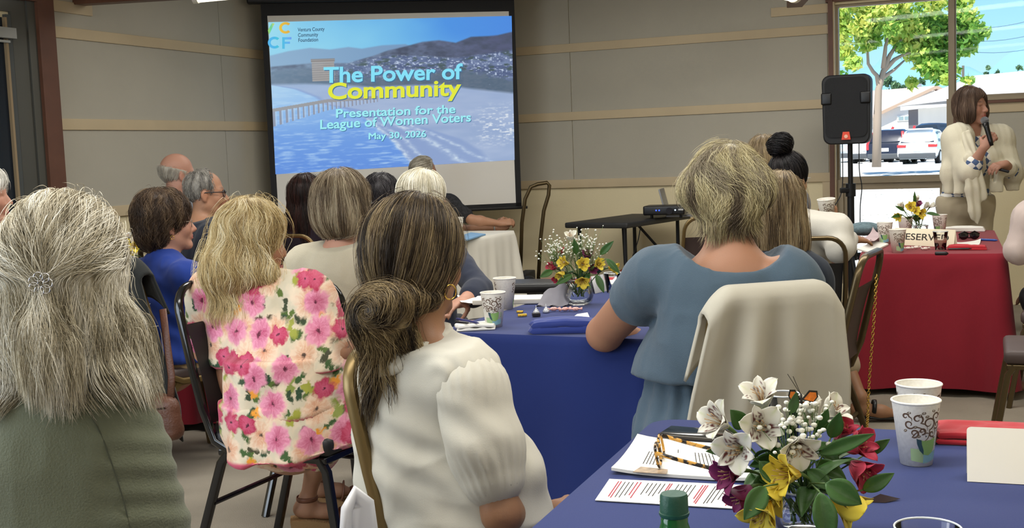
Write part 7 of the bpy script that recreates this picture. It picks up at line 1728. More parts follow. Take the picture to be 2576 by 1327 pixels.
    ha = n.new('ShaderNodeAttribute'); ha.attribute_name = 'col'; col = mixc(ha.outputs['Fac'], col, 'cf5a74'); l.new(col, bs.inputs['Base Color'])
    return m
m_flo = floral(); m_hem = fabric('pink_hem', 'd2647c')
def fold_f(v, n): return .007*np.sin((v@P.S)*42+2*vnoise(v*4, 2))*np.clip((.98-v[:, 2])*2.2, 0, 1)
zt1, zt2, zt3 = at(640, 945, 3.72)[2], at(640, 1062, 3.66)[2], at(690, 1172, 3.6)[2]
G, o1 = top(P, None, 'floral_top', m_flo, sleeve=.72, e=.02, es=.024, se=.042, wr=.005, vox=.007, seed=21, hemz=zt1, puv=True, waist=1.02, folds=fold_f, col=lambda v, n: (v[:, 2] < zt1+.006)[:, None]*np.ones(3))
pl = P.pel
for nm, z1, z0, r1, r0, sh in (('skirt_tier', zt1+.05, zt2, .175, .195, .03), ('skirt_tier', zt2+.05, zt3, .195, .215, .05)):
    G = Sdf(); c1 = V(pl[0], pl[1], z1)+P.F*.01; c0_ = V(pl[0], pl[1], z0-.02)+P.F*.01+P.S*sh; G.cap(c1, c0_, r1, r0, flat=(P.F, 1.3), k=.03); G.cut(V(0, 0, -1), V(0, 0, z0)-0); G.cut(V(0, 0, 1), V(0, 0, z1)); G.cut(V(.08, -.0, -1), V(pl[0], pl[1], z0+.005))
    P.cloth(G, nm, m_flo, .008, .005, seed=24, folds=lambda v, n, z1=z1, z0=z0: .012*np.sin((v@P.S)*34+2.5*vnoise(v*5, 7))*np.clip((z1-v[:, 2])/(z1-z0), 0, 1), puv=True, col=lambda v, n, z0=z0: (v[:, 2] < z0+.014)[:, None]*np.ones(3))
G = Sdf(); c1 = V(pl[0], pl[1], zt1-.08)+P.F*.2; P.hips(G, .02)
for d in (1, -1): G.cap(P.hip[d], P.knee[d], .1, .08, k=.06); G.cap(P.knee[d], P.knee[d]+(P.ank[d]-P.knee[d])*.25, .08, .075, k=.05)
P.cloth(G, 'skirt', m_flo, .009, .006, seed=27, puv=True)
# wedge sandals
m_tan = mat('sandal_leather', '6e4632', .5); m_rope = mat('rope_sole', 'b08a5c', .9, bump=(150, .8, (1, 1, 6)))
for d in (1, -1):
    a, f_ = P.ank[d], fdir[d]; s_ = V(f_[1], -f_[0], 0); b = MB(); pr_ = [(-.06, .0), (.165, .0), (.17, .022), (.09, .03), (-.0, .05), (-.065, .052)]
    Mx = Matrix(((f_[0], s_[0], 0, a[0]-s_[0]*.04), (f_[1], s_[1], 0, a[1]-s_[1]*.04), (0, 0, 1, 0), (0, 0, 0, 1))); b.prism(pr_, .08, Mx); b.build('sandal_sole', m_rope, P.root)
    b = MB(); ring = lambda c, ux, uz, rx, rz: [c+ux*rx*math.cos(t)+uz*rz*math.sin(t) for t in np.linspace(0, 2*PI, 20, endpoint=False)]
    b.tube(ring(V(a[0], a[1], .125), f_, s_, .038, .038), .006, 6, closed=True, sx=.4, sy=1.5); b.tube(ring(V(a[0], a[1], .066)+f_*.085, s_, unit(V(0, 0, 1)+f_*.2), .041, .03), .008, 6, closed=True, sx=1.6, sy=.4); b.tube(ring(V(a[0], a[1], .055)+f_*.125, s_, V(0, 0, 1), .038, .024), .008, 6, closed=True, sx=1.6, sy=.4); b.build('sandal_strap', m_tan, P.root, smooth=True)
H = Sdf(); A = skull(P, H, .022, .006); H.ell(P.W(-.07, -.01, -.08), V(.105, .07, .15), A, k=.06); H.cap(P.W(-.085, -.02, -.12), at(562, 712, 4.02), .075, .045, k=.06); H.cap(P.W(-.08, .06, -.1), at(672, 690, 3.9), .06, .04, k=.06); H.cap(P.W(-.02, -.08, -.04), at(520, 700, 4.08), .05, .03, k=.05)
H.ell(P.W(.135, 0, -.07), V(.085, .075, .14), A, k=.025, sub=True)
wv = lambda p: .35*np.stack([np.sin(p[..., 2]*55+p[..., 0]*20), np.cos(p[..., 2]*50+p[..., 1]*20), 0*p[..., 0]], -1)
strands('hair', H, 9000, .13, flow_crown(P.W(-.02, 0, .14), extra=wv), ['8a7450', 'b59c6c', 'd0b986', 'e3d3a8', 'f0e6ca'], P.root, seg=14, r=.0006, lift=(-.002, .007), wave=.35, wfreq=35, seed=24, fly=.03, cap=.008, free=lambda p, P=P: p[..., 2] < P.head[2]-.16, lockf=55)
chair('glossy black framed chair under the floral top', -.73, 3.95, 115, m_blackf, m_vblack, 1.05)

# --- dark-haired woman in the dark top
P = Person(at(772, 492, 7.3), 20, hyaw=25, sw=.175, girth=1.05)
P.body(anatomy(P), SKIN['fair'], 'person with long dark auburn hair in a dark purple top', .011)
top(P, None, 'blouse', fabric('dark_plum', '251c26'), sleeve=1., longs=True, es=.02, vox=.012, seed=31); trousers(P, fabric('black_trousers'), vox=.014)
H = Sdf(); A = skull(P, H, .018); H.ell(P.W(-.06, 0, -.1), V(.1, .06, .17), A, k=.06); H.cap(P.W(-.06, -.03, -.12), P.W(-.09, -.08, -.33), .06, .04, k=.05); H.cap(P.W(-.06, .03, -.12), P.W(-.09, .05, -.3), .06, .05, k=.05); H.ell(P.W(.13, 0, -.06), V(.08, .075, .13), A, k=.02, sub=True)
strands('hair', H, 1800, .2, flow_crown(P.W(-.02, 0, .14)), ['15100e', '241917', '38231f', '52342c'], P.root, seg=12, r=.0013, wave=.15, seed=32, fly=.02, cap=.01)
seat_for(P, 'chair under the auburn-haired woman')

# --- woman with the grey-blond bob in the linen shirt
P = Person(at(866, 517, 4.68), 30, hyaw=48, sw=.18, girth=1.15)
P.elb[1] = P.sh[1]+P.S*.06-V(0, 0, .27)+P.F*.1
P.body(anatomy(P), SKIN['pink'], 'person with a grey-blond bob and black glasses in an oatmeal linen shirt', .008, iris='5a6a72')
m_lin = fabric('oatmeal_linen', 'b9b09a', .9, 380, .35)
top(P, None, 'shirt', m_lin, sleeve=1.0, longs=.5, e=.024, es=.03, se=.04, wr=.007, vox=.009, seed=33, coll=True, collar_e=.02, hemz=.42); trousers(P, fabric('tan_slacks'), vox=.014)
H = Sdf(); A = skull(P, H, .024, .004); H.ell(P.W(-.045, 0, -.045), V(.108, .085, .085), A, k=.05); H.ell(P.W(-.01, .075, -.055), V(.04, .06, .07), A, k=.04); H.ell(P.W(-.01, -.075, -.055), V(.04, .06, .07), A, k=.04); H.ell(P.W(.125, 0, -.06), V(.078, .075, .13), A, k=.02, sub=True); H.cut(-P.hU+P.hF*.25, P.W(-.02, 0, -.105))
strands('hair', H, 5500, .15, flow_crown(P.W(-.02, 0, .14)), ['4d4033', '6f604d', '8d7d66', 'a8997f', 'bdb197'], P.root, seg=11, r=.0008, wave=.12, seed=34, fly=.01, cap=.009, lockf=50)
P.glasses('101014', .003); seat_for(P, 'gloss black framed chair under the linen shirt', yaw=30, frame=m_blackf, vinyl=m_vblack)

# --- dark curly head
P = Person(at(962, 490, 7.5), 30, hyaw=48, sw=.185)
P.body(anatomy(P), SKIN['olive'], 'person with dark curly grey-flecked hair in front of the projection screen', .011)
top(P, None, 'shirt', fabric('black_cotton', '222226'), sleeve=.9, vox=.013, seed=36); trousers(P, fabric('black_trousers'), vox=.014)
H = Sdf(); A = skull(P, H, .02); H.ell(P.W(-.06, 0, -.08), V(.095, .07, .14), A, k=.05); H.ell(P.W(.13, 0, -.05), V(.085, .08, .13), A, k=.02, sub=True)
strands('hair', H, 1700, .12, flow_crown(P.W(.0, 0, .14), extra=lambda p: .5*np.stack([vnoise(p*30, 1), vnoise(p*30, 2), vnoise(p*30, 3)], -1)), ['18161a', '29262a', '454246', '6a676a'], P.root, seg=12, r=.0013, wave=.6, wfreq=50, seed=37, fly=.012, cap=.01)
seat_for(P, 'chair under the curly dark-haired person')

# --- white-haired woman
P = Person(at(1066, 500, 5.55), 35, hyaw=60, sw=.175, girth=1.05)
P.elb[1] = at(1208, 728, 5.2); P.sh[1] = at(1120, 620, 5.5); P.wri[1] = at(1165, 757, 5.0)
P.body(anatomy(P, hk={1: dict(dr=V(-.4, -.55, -.1), curl=.4)}), SKIN['pink'], 'person with a straight white bob, behind the white shirt', .008)
top(P, None, 'cardigan', fabric('navy_knit', '23293a'), sleeve=1., longs=.55, es=.018, vox=.011, seed=38); trousers(P, fabric('black_trousers'), vox=.014)
H = Sdf(); A = skull(P, H, .02); H.ell(P.W(-.04, 0, -.06), V(.1, .085, .1), A, k=.05); H.ell(P.W(.0, .07, -.06), V(.035, .06, .08), A, k=.04); H.ell(P.W(.13, 0, -.06), V(.08, .072, .13), A, k=.02, sub=True)
strands('hair', H, 2600, .16, flow_crown(P.W(.02, .01, .14)), ['a89f86', 'c9c1a8', 'dcd6c2', 'ebe6d6', 'f2efe4'], P.root, seg=12, r=.0011, wave=.06, seed=39, cap=.009, lockf=50)
seat_for(P, 'chair under the white-haired woman')

# --- man with clasped hands by the screen
P = Person(at(1068, 436, 9.77), 70, hyaw=70, sw=.2, girth=1.1, sc=1.02, slope=.03)
P.sh[1] = at(1128, 512, 9.57); P.elb[1] = at(1185, 552, 9.42); P.wri[1] = at(1256, 562, 9.47); P.elb[-1] = at(1165, 578, 9.82); P.wri[-1] = at(1245, 575, 9.62)
P.knee[1] = at(1240, 572, 9.72); P.knee[1][2] = .62; P.knee[-1] = at(1215, 590, 9.92); P.ank[1] = V(*at(1330, 680, 9.62)); P.ank[1][2] = .12; P.ank[-1] = V(*at(1300, 690, 9.97)); P.ank[-1][2] = .12
B = anatomy(P, male=True, hk={1: dict(dr=V(.9, .15, .1), pn=V(-.1, .7, -.6), curl=.75), -1: dict(dr=V(.95, -.1, .2), pn=V(.1, -.8, .2), curl=.6)})
P.body(B, SKIN['tan'], 'person with brushed-back grey hair, clasped hands and black patterned shirt by the screen', .0075)
top(P, None, 'shirt', mat('black_patterned_cotton', '1d1d20', .85, vary=(60, .8)), sleeve=.75, es=.022, vox=.011, seed=41); trousers(P, fabric('khaki_twill', '8f8663'), vox=.012, a=.75)
m_boot = mat('black_boot', '17171a', .4)
for d in (1, -1):
    G = Sdf(); a = P.ank[d]; f_ = unit(V(.95, -.25, 0)); G.cap(a+V(0, 0, .18), a-V(0, 0, .02), .065, .055); G.cap(V(a[0], a[1], .06)-f_*.03, V(a[0], a[1], .05)+f_*.19, .055, .045, k=.04); G.cut(V(0, 0, -1), V(0, 0, .004)); P.cloth(G, 'boot', m_boot, .01, .002)
H = Sdf(); A = skull(P, H, .016); H.ell(P.W(.1, .0, .0), V(.1, .075, .11), A, k=.02, sub=True); H.ell(P.W(-.02, 0, -.12), V(.12, .12, .08), A, k=.02, sub=True)
strands('hair', H, 1300, .09, lambda p, P=P: np.broadcast_to(-P.hF-P.hU*.25, p.shape), ['8a8272', 'aaa291', 'c2bbab', 'd2ccbf'], P.root, seg=8, r=.0009, seed=42, cap=.009)
seat_for(P, 'chair under the man with clasped hands')
b = MB(); w_ = P.wri[-1]; d_ = unit(V(.95, -.1, .1)); n1 = unit(np.cross(d_, V(0, 0, 1))); b.tube([w_+(n1*math.cos(t)+np.cross(d_, n1)*math.sin(t))*.031 for t in np.linspace(0, 6.28, 18, endpoint=False)], .004, 6, closed=True, sx=.6, sy=1.6); b.build('watch', mat('watch_grey', '8f9088', .3), P.root, smooth=True)

# --- white shirt woman with the low bun
P = Person(at(1050, 655, 2.52), 46, hyaw=32, sw=.172, girth=1.02, seat=.46, lean=.03, sc=1.0)
P.sh[1] = at(1176, 945, 2.38); P.sh[-1] = at(966, 915, 2.66); P.elb[1] = at(1262, 1292, 2.30); P.wri[1] = at(1400, 1288, 2.60)
P.elb[-1] = P.sh[-1]-P.S*.05-V(0, 0, .27)+P.F*.1; P.wri[-1] = P.elb[-1]+P.F*.24
P.nb = P.nb+V(.012, 0, -.0); P.pel = V(-.1, 2.46, .53); P.hip = {d: P.pel+P.S*d*.09 for d in (1, -1)}
B = anatomy(P, hk={1: dict(dr=V(.55, .8, .02), pn=V(-.1, .05, -1), curl=.3)})
P.body(B, SKIN['olive'], 'person with a low bun of streaked brown hair in a white puff-sleeved blouse', .007)
m_ws = fabric('white_poplin', 'c2beb1', .8, 420, .08, .02)
def fold_w(v, n):
    q = v-P.sh[1]; t = q@P.S; gath = .004*np.sin((v@P.F)*230+2*vnoise(v*20, 2))*np.exp(-((v[:, 2]-P.sh[1][2]-.02)/.025)**2)*np.exp(-((t-.0)/.06)**2)
    bk = (v-P.pel)@P.S; return gath+.0035*np.sin(v[:, 2]*62+bk*30+5*vnoise(v*4.5, 5))*np.clip((1.05-v[:, 2])*5, 0, 1)+.003*(1-np.abs(vnoise(v*np.array([9, 9, 15]), 31))*2.4)
a_, e_ = P.sh[1], P.elb[1]
G = Sdf(); P.torso(G, .017, k=.05, waist=1.0); P.hips(G, .03)
G.cap(P.nb+P.F*.0-P.U*.01, P.nb+P.U*.03+P.F*.012, .07, .066, k=.012); G.cut(P.U*.92-P.F*.22, P.nb+P.U*.03+P.F*.012); G.cut(V(0, 0, -1), V(0, 0, .5))
P.cloth(G, 'blouse', m_ws, .006, .0015, seed=44, folds=fold_w)
for d in (1, -1):
    a_, e_ = P.sh[d], P.elb[d]; ax = unit(e_-a_); sg_ = unit(P.S*d-ax*(P.S@ax)*d); G = Sdf(); G.ell(a_+ax*.035+sg_*.004, V(.07, .07, .075), k=.04); G.cap(a_+ax*.03, a_+(e_-a_)*.5, .066, .076, k=.04); G.cap(a_+(e_-a_)*.5, a_+(e_-a_)*.73, .076, .064, k=.03); G.cut(-sg_*.8-ax*.3, a_-sg_*.035)
    def fold_s(v, n, a_=a_, ax=ax, sg_=sg_):
        q = v-a_; t = q@ax; ang = np.arctan2(q@np.cross(ax, sg_), q@sg_); L = np.linalg.norm(e_-a_)
        return .0017*np.sin(ang*22+2*vnoise(v*8, 3))*(np.exp(-((t-.0)/.045)**2)+np.exp(-((t-L*.7)/.05)**2))+.004*np.sin(t*60+ang*3+4*vnoise(v*6, 9))*np.exp(-((t-L*.45)/.08)**2)*(.5+.5*np.cos(ang-2.2))
    P.cloth(G, 'sleeve', m_ws, .006, .001, seed=45, folds=fold_s)
for d in (1, -1):
    a_, e_ = P.sh[d], P.elb[d]; ax = unit(e_-a_); G = Sdf(); c1, c2 = a_+(e_-a_)*.7, a_+(e_-a_)*.83; G.cap(c1-ax*.05, c2+ax*.05, .0585, .0585); G.cut(ax, c2); G.cut(-ax, c1); P.cloth(G, 'cuff', m_ws, .006, .0015, seed=46)
# collar turned down round the neck
G = Sdf(); G.cap(P.nb-P.U*.04-P.F*.015, P.nb+P.U*.034+P.F*.008, .098, .078); G.cut(P.U*.95-P.F*.2, P.nb+P.U*.034+P.F*.008); G.cut(-P.U*.85+P.F*.35, P.nb-P.U*.022-P.F*.06); P.cloth(G, 'collar', m_ws, .006, .001, seed=47)
G = Sdf(); P.hips(G, .014); P.legs(G, .014, a=.93); G.cut(V(0, 0, 1), V(0, 0, .6)); P.cloth(G, 'trousers', fabric('white_trousers', 'd6d2c8'), .012, .004)
H = Sdf(); A = skull(P, H, .019, .004); H.ell(P.W(-.045, 0, -.03), V(.082, .07, .075), A, k=.05); H.ell(P.W(.13, 0, -.055), V(.085, .08, .14), A, k=.02, sub=True); H.ell(P.W(.012, .1, -.06), V(.03, .04, .055), A, k=.02, sub=True)
KB = P.W(-.125, -.004, -.075)
def flow_bun(p, P=P): D = KB-p; D = D/(np.linalg.norm(D, axis=-1, keepdims=True)+.01); u = ((p-P.head)@P.hU)[..., None]; return D*.75-P.hU*np.clip(.7+u*2, .2, .9)-P.hF*.25*np.clip(u*8, 0, 1)
wc = ['2c231a', '40352a', '5c4d3a', '7d6b4e', 'a08d68', '574839']
strands('hair', H, 10000, .16, flow_bun, wc, P.root, seg=12, r=.00055, lift=(-.002, .005), wave=.06, seed=48, fly=.012, cap=.007, lockf=48, contrast=.8)
H2 = Sdf(); A2 = basis(P.hS, P.hF, P.hU); H2.ell(P.W(-.125, -.012, -.095), V(.06, .042, .055), A2); H2.ell(P.W(-.135, .03, -.08), V(.045, .035, .036), A2, k=.03); H2.cap(P.W(-.12, .04, -.07), P.W(-.06, .075, -.075), .03, .016, k=.03); H2.cap(P.W(-.125, -.02, -.12), P.W(-.11, -.01, -.2), .05, .028, k=.03); H2.cap(P.W(-.115, .02, -.12), P.W(-.075, .045, -.19), .035, .018, k=.03); H2.cap(P.W(-.12, -.03, -.14), P.W(-.13, -.035, -.245), .022, .008, k=.03)
def flow_swirl(p, P=P):
    q = p-P.W(-.13, 0, -.085); r = q@P.hS; u = q@P.hU; t = np.stack([-u, r], -1); t = t/(np.linalg.norm(t, axis=-1, keepdims=True)+.01); w = np.clip((u+.05)/.03, 0, 1)[..., None]
    return (t[..., :1]*P.hS+t[..., 1:]*P.hU)*w*.9+(-P.hU+.25*np.sign(r)[..., None]*P.hS)*(1-w)+.25*np.stack([vnoise(p*35, 1), vnoise(p*35, 2), vnoise(p*35, 3)], -1)
strands('hair_bun', H2, 5200, .11, flow_swirl, ['241b14', '3f3325', '66553d', '917c58', 'b39d72', '6a563e'], P.root, seg=12, r=.00055, lift=(-.004, .008), wave=.35, wfreq=35, seed=49, fly=.018, cap=.006, free=lambda p, P=P: ((p-P.head)@P.hU) < -.19, lockf=60)
earring(P, 1, .0155, m_gilt, r=.0016)
chair('gold framed banquet chair under the white blouse', .018, 2.515, 115, sc=1.04)
b = MB(); q = at(884, 1290, 2.3); b.tube([q+V(-.012, 0, -.16), q+V(-.014, 0, -.04), q+V(-.008, .0, .01), q+V(.004, .01, .028), q+V(.016, .015, .01), q+V(.02, .015, -.04), q+V(.02, .015, -.16)], .012, 12, sx=2.5); bb = b.build('bag', mat('bag_white', 'd9d9dc', .7), None, smooth=True); tag(bb, 'white bag with a rounded top on the floor side of the gold chair', 'bag')

# --- woman in the denim blue dress
P = Person(at(1826, 474, 3.5), -4, hyaw=6, sw=.205, girth=1.3, seat=.45, sc=1.02, slope=.075, lean=-.1)
P.sh[-1] = at(1655, 690, 3.52); P.sh[1] = at(1985, 700, 3.42); P.elb[-1] = at(1520, 838, 3.86); P.wri[-1] = at(1660, 880, 4.05)+V(0, .12, .0); P.elb[1] = at(2045, 860, 3.5); P.wri[1] = at(1980, 900, 3.85)
B = Sdf(); P.head_prims(B); P.neck(B, .006); P.torso(B, -.045, waist=.8); P.hips(B, -.07)
for d in (1, -1): P.upper_arm(B, d, .012, g=1.18); P.forearm(B, d, .004, g=1.12); P.hand_prims(B, d, P.wri[d]-P.elb[d], V(0, 0, -1), curl=.3)
B.cap(P.elb[-1]+V(.005, -.01, .0), P.elb[-1], .046, .046, k=.03)
P.legs(B, -.008); P.feet(B)
P.body(B, SKIN['warm'], 'person with tousled short blond hair in a denim blue dress, elbow on the table', .008)
m_den = fabric('soft_denim', '4d5e6c', .85, 420, .25, .05); zw = at(1800, 950, 3.4)[2]
def fold_d(v, n): return .006*np.sin((v@P.S)*30+2*vnoise(v*4, 2))*np.clip((zw+.02-v[:, 2])*8, 0, 1)+.005*np.sin((v@P.S)*16+1+3*vnoise(v*3, 4))*np.clip((1.1-v[:, 2])*3, 0, 1)+.004*np.sin((v@P.S)*110)*np.exp(-((v[:, 2]-zw+.06)/.03)**2)
nk = P.nb-P.F*.05-P.U*.0
G = Sdf(); P.torso(G, .014, k=.05, waist=1.0); P.hips(G, .02)
for d in (1, -1): P.upper_arm(G, d, .022, a=0, b=.36, e2=.034, k=.04, g=1.18)
# scooped back neckline
G.ell(P.nb+P.U*.045-P.F*.03, V(.155, .2, .10), basis(P.S, P.F, P.U), k=.012, sub=True)
G.cut(V(0, 0, -1), V(0, 0, zw-.01))
P.cloth(G, 'dress_bodice', m_den, .007, .004, seed=51, folds=fold_d)
G = Sdf(); P.hips(G, .03, k=.06); P.legs(G, .04, a=.8); G.cap(V(P.pel[0], P.pel[1], zw)-P.F*.0, P.pel-V(0, 0, .06), .225, .25, flat=(P.F, .8), k=.06); G.cut(V(0, 0, 1), V(0, 0, zw+.005)); P.cloth(G, 'dress_skirt', m_den, .009, .008, seed=53, folds=lambda v, n: .006*np.sin(np.arctan2((v-P.pel)@P.S, (v-P.pel)@P.F)*26+2*vnoise(v*5, 3))+.006)
H = Sdf(); A = basis(P.hS, P.hF, P.hU); H.ell(P.W(-.015, 0, .035), V(.1, .112, .1), A); H.ell(P.W(-.06, -.05, -.0), V(.075, .07, .07), A, k=.04); H.ell(P.W(-.06, .05, .0), V(.075, .07, .07), A, k=.04); H.ell(P.W(-.075, .0, -.055), V(.075, .055, .06), A, k=.04); H.ell(P.W(.13, 0, -.06), V(.085, .085, .13), A, k=.02, sub=True)
for d in (1, -1): H.ell(P.W(-.025, d*.098, -.0), V(.034, .052, .042), A, k=.03)
def ex2(p, P=P): r = ((p-P.head)@P.hS)[..., None]; u = ((p-P.head)@P.hU)[..., None]; return P.hS*np.clip(r*6, -.6, .6)*np.clip(.06-u, 0, .1)*9+.85*np.stack([vnoise(p*11, 1), vnoise(p*11, 2), .5*vnoise(p*11, 3)], -1)
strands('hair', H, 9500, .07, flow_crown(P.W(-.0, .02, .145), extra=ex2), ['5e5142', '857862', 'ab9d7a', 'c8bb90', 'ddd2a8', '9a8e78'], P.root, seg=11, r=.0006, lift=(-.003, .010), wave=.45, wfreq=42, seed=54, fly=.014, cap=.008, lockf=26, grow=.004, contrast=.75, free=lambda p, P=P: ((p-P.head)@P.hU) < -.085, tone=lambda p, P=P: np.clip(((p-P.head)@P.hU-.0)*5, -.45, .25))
b = MB(); b.tube([P.W(-.05, -.062, -.155), P.W(-.07, -.03, -.168), P.W(-.07, .03, -.165), P.W(-.045, .065, -.15)], .0016, 6); b.build('necklace_clasp', mat('dark_cord', '3a3230', .5), P.root)
cch = seat_for(P, 'banquet chair under the denim dress, draped with the ivory cardigan', yaw=-14, sc=1.04, off=.02, sx=.82)
c0, F0, S0 = chair_pts(P, -14, .02); c0 = V(.63, 3.55, 0); cch.location = Vector(c0)
drape('cardigan', 'ivory cardigan draped over the chair behind the denim dress', 'cardigan', c0, F0, S0, fabric('ivory_knit', 'bcb7a8', .9, 900, .1, .02), ztop=.985, back=.78, front=.22, w=.215, flare=.04, seed=9, amp=.022, folds=6, scal=1.04, wtop=.2)

# --- woman with long blond hair in navy
P = Person(at(1960, 522, 4.55), -25, hyaw=14, sw=.175, girth=1.08)
P.sh[1] = at(2040, 690, 4.45); P.elb[1] = at(2085, 850, 4.5); P.wri[1] = at(2060, 900, 4.7)
B = Sdf(); P.head_prims(B); P.neck(B); P.torso(B, -.012); P.hips(B, -.012)
for d in (1, -1): P.upper_arm(B, d); P.forearm(B, d); P.hand_prims(B, d, P.wri[d]-P.elb[d], V(0, 0, -1), curl=.4)
P.legs(B, -.008); P.feet(B)
P.body(B, SKIN['warm'], 'person with straight dark-blond hair past the shoulders in a navy top', .008)
top(P, None, 'sweater', fabric('navy_cotton', '1f2836'), sleeve=1., longs=.5, es=.018, vox=.009, seed=57); trousers(P, fabric('grey_slacks'))
H = Sdf(); A = skull(P, H, .02); H.ell(P.W(-.06, 0, -.08), V(.095, .065, .15), A, k=.05); H.ell(P.W(-.04, .06, -.13), V(.045, .06, .11), A, k=.04); H.ell(P.W(-.05, -.05, -.14), V(.05, .05, .1), A, k=.04); H.ell(P.W(.13, 0, -.06), V(.08, .075, .15), A, k=.02, sub=True)
strands('hair', H, 5500, .22, flow_crown(P.W(.0, .02, .14)), ['4a3c2c', '6f5c44', '927c5c', 'b09b78', 'c6b592'], P.root, seg=12, r=.0008, wave=.1, seed=58, fly=.012, cap=.009, free=lambda p, P=P: ((p-P.head)@P.hU) < -.2)
nbp = P

# --- dark-haired woman with the high bun
P = Person(at(1984, 452, 5.75), 12, hyaw=38, sw=.185, girth=1.1)
P.sh[1] = at(2100, 575, 5.6); P.elb[1] = at(2112, 628, 5.5); P.wri[1] = at(2136, 600, 5.75); P.elb[-1] = at(2010, 640, 6.1); P.wri[-1] = at(2100, 565, 6.12)
hk = {1: dict(dr=V(.8, .45, -.1), pn=V(-.3, .2, -1), curl=.18), -1: dict(dr=V(-.05, .1, 1), pn=V(-.95, -.15, .0), curl=.75, thumb=.8)}
P.knee[1] = V(1.60, 6.02, .47); P.ank[1] = V(*at(2166, 1020, 5.72)); P.ank[1][2] = .115
B = Sdf(); P.head_prims(B); P.neck(B); P.torso(B, -.012); P.hips(B, -.012)
for d in (1, -1): P.upper_arm(B, d, -.002); P.forearm(B, d); P.hand_prims(B, d, **hk[d])
P.legs(B, -.008); P.feet(B, d=(-1,)); fd_ = unit(V(.95, -.15, -.1)); a = P.ank[1]; B.cap(a, a+V(.01, 0, -.05), .036, .034); B.cap(a-fd_*.03-V(0, 0, .06), a+fd_*.1-V(0, 0, .06), .032, .034, k=.02); B.cap(a+fd_*.09-V(0, 0, .06), a+fd_*.17-V(0, 0, .066), .034, .02, k=.02)
P.body(B, SKIN['olive'], 'person with black hair in a high bun and a white jacket, holding a paper cup', .006)
top(P, None, 'jacket', fabric('offwhite_jacket', 'bab6ab', .85, 300, .15), sleeve=1.0, longs=.92, e=.018, es=.022, wr=.003, vox=.009, seed=61, coll=True, collar_e=.03); trousers(P, fabric('khaki_cropped', 'a4967c'), a=.6, e=.02)
b = MB(); s_ = V(.2, .97, 0); c_ = a+fd_*.06-V(0, 0, .04); b.tube([c_+unit(np.cross(fd_, s_))*.036*math.cos(t)+s_*.04*math.sin(t) for t in np.linspace(0, 6.28, 20, endpoint=False)], .008, 6, closed=True, sx=1.5, sy=.4); b.build('sandal_strap', mat('black_strap', '161617', .4), P.root, smooth=True)
b = MB(); b.tube([a-V(.02, 0, .085), a+fd_*.08-V(0, 0, .088), a+fd_*.17-V(0, 0, .08)], .035, 10, sx=1.0, sy=.3); b.build('sandal_sole', mat('black_strap'), P.root, smooth=True)
H = Sdf(); A = skull(P, H, .011); H.ell(P.W(.13, 0, -.045), V(.085, .08, .13), A, k=.02, sub=True); H.ell(P.W(-.02, 0, -.13), V(.12, .12, .06), A, k=.02, sub=True)
KT = P.W(-.05, -.02, .14)
strands('hair', H, 1700, .12, lambda p: KT-p, ['0c0b0c', '161415', '242021', '332d2c'], P.root, seg=10, r=.0011, seed=62, cap=.009, fly=.006)
H2 = Sdf(); H2.ell(P.W(-.05, -.02, .165), V(.056, .056, .05), A); H2.ell(P.W(-.06, -.0, .19), V(.036, .036, .03), A, k=.03)
strands('hair_bun', H2, 700, .12, lambda p, P=P: np.cross(p-P.W(-.05, -.02, .165), P.hU*.8+P.hF*.4), ['0c0b0c', '161415', '2c2627'], P.root, seg=10, r=.0012, seed=63, cap=.008, lift=(-.004, .008), wave=.2)
P.glasses('b9b6b0', .0018); earring(P, 1, .012, m_silv, r=.0016)
# the cup she lifts
hc = P.wri[-1]+V(-.035, -.0, .075); tilt = (.12, -.2, -.2); cup('paper coffee cup held up in a hand left of the loudspeaker pole', hc-V(.0, .0, .062), rotm=(.05, -.12, .4))
seat_for(P, 'dark banquet chair behind the white jacket, a black strap over its back', yaw=4, frame=m_bronze, vinyl=m_vblack, sc=1.0, off=.02)
c0, F0, S0 = chair_pts(P, 4, .02); c0 = c0+S0*-.05
b = MB(); q0 = c0-S0*.06-F0*.31; b.tube([q0+V(0, 0, .3)+F0*.05, q0+V(0, 0, .6)+F0*.03, q0+V(0, 0, .9)-F0*.02, q0+V(0, 0, .965)+F0*.01, q0+V(0, 0, .9)+F0*.06, q0+V(0, 0, .6)+F0*.1], .026, 10, sx=1.7, sy=.35, ref=(0, 1, 0)); b.build
o = b.build('bag_strap', fabric('black_webbing', '16161a'), None, smooth=True); tag(o, 'wide black strap looped over the chair behind the white jacket', 'strap')

# --- light-haired head behind the bun
P = Person(at(1922, 400, 6.9), 0, hyaw=10, sw=.175)
P.body(anatomy(P), SKIN['fair'], 'person with light brown hair, mostly hidden behind the bun', .011)
top(P, None, 'shirt', fabric('plain_grey_shirt'), sleeve=.8, vox=.013); trousers(P, fabric('black_trousers'), vox=.014)
H = Sdf(); A = skull(P, H, .02); H.ell(P.W(-.05, 0, -.06), V(.095, .07, .12), A, k=.05); H.ell(P.W(.13, 0, -.05), V(.085, .08, .13), A, k=.02, sub=True)
strands('hair', H, 1200, .12, flow_crown(P.W(.0, 0, .14)), ['6b5a42', '8f7c5e', 'b09c78'], P.root, seg=10, r=.0013, wave=.2, seed=66, cap=.01, fly=.01)
seat_for(P, 'chair under the light-haired person behind the bun')

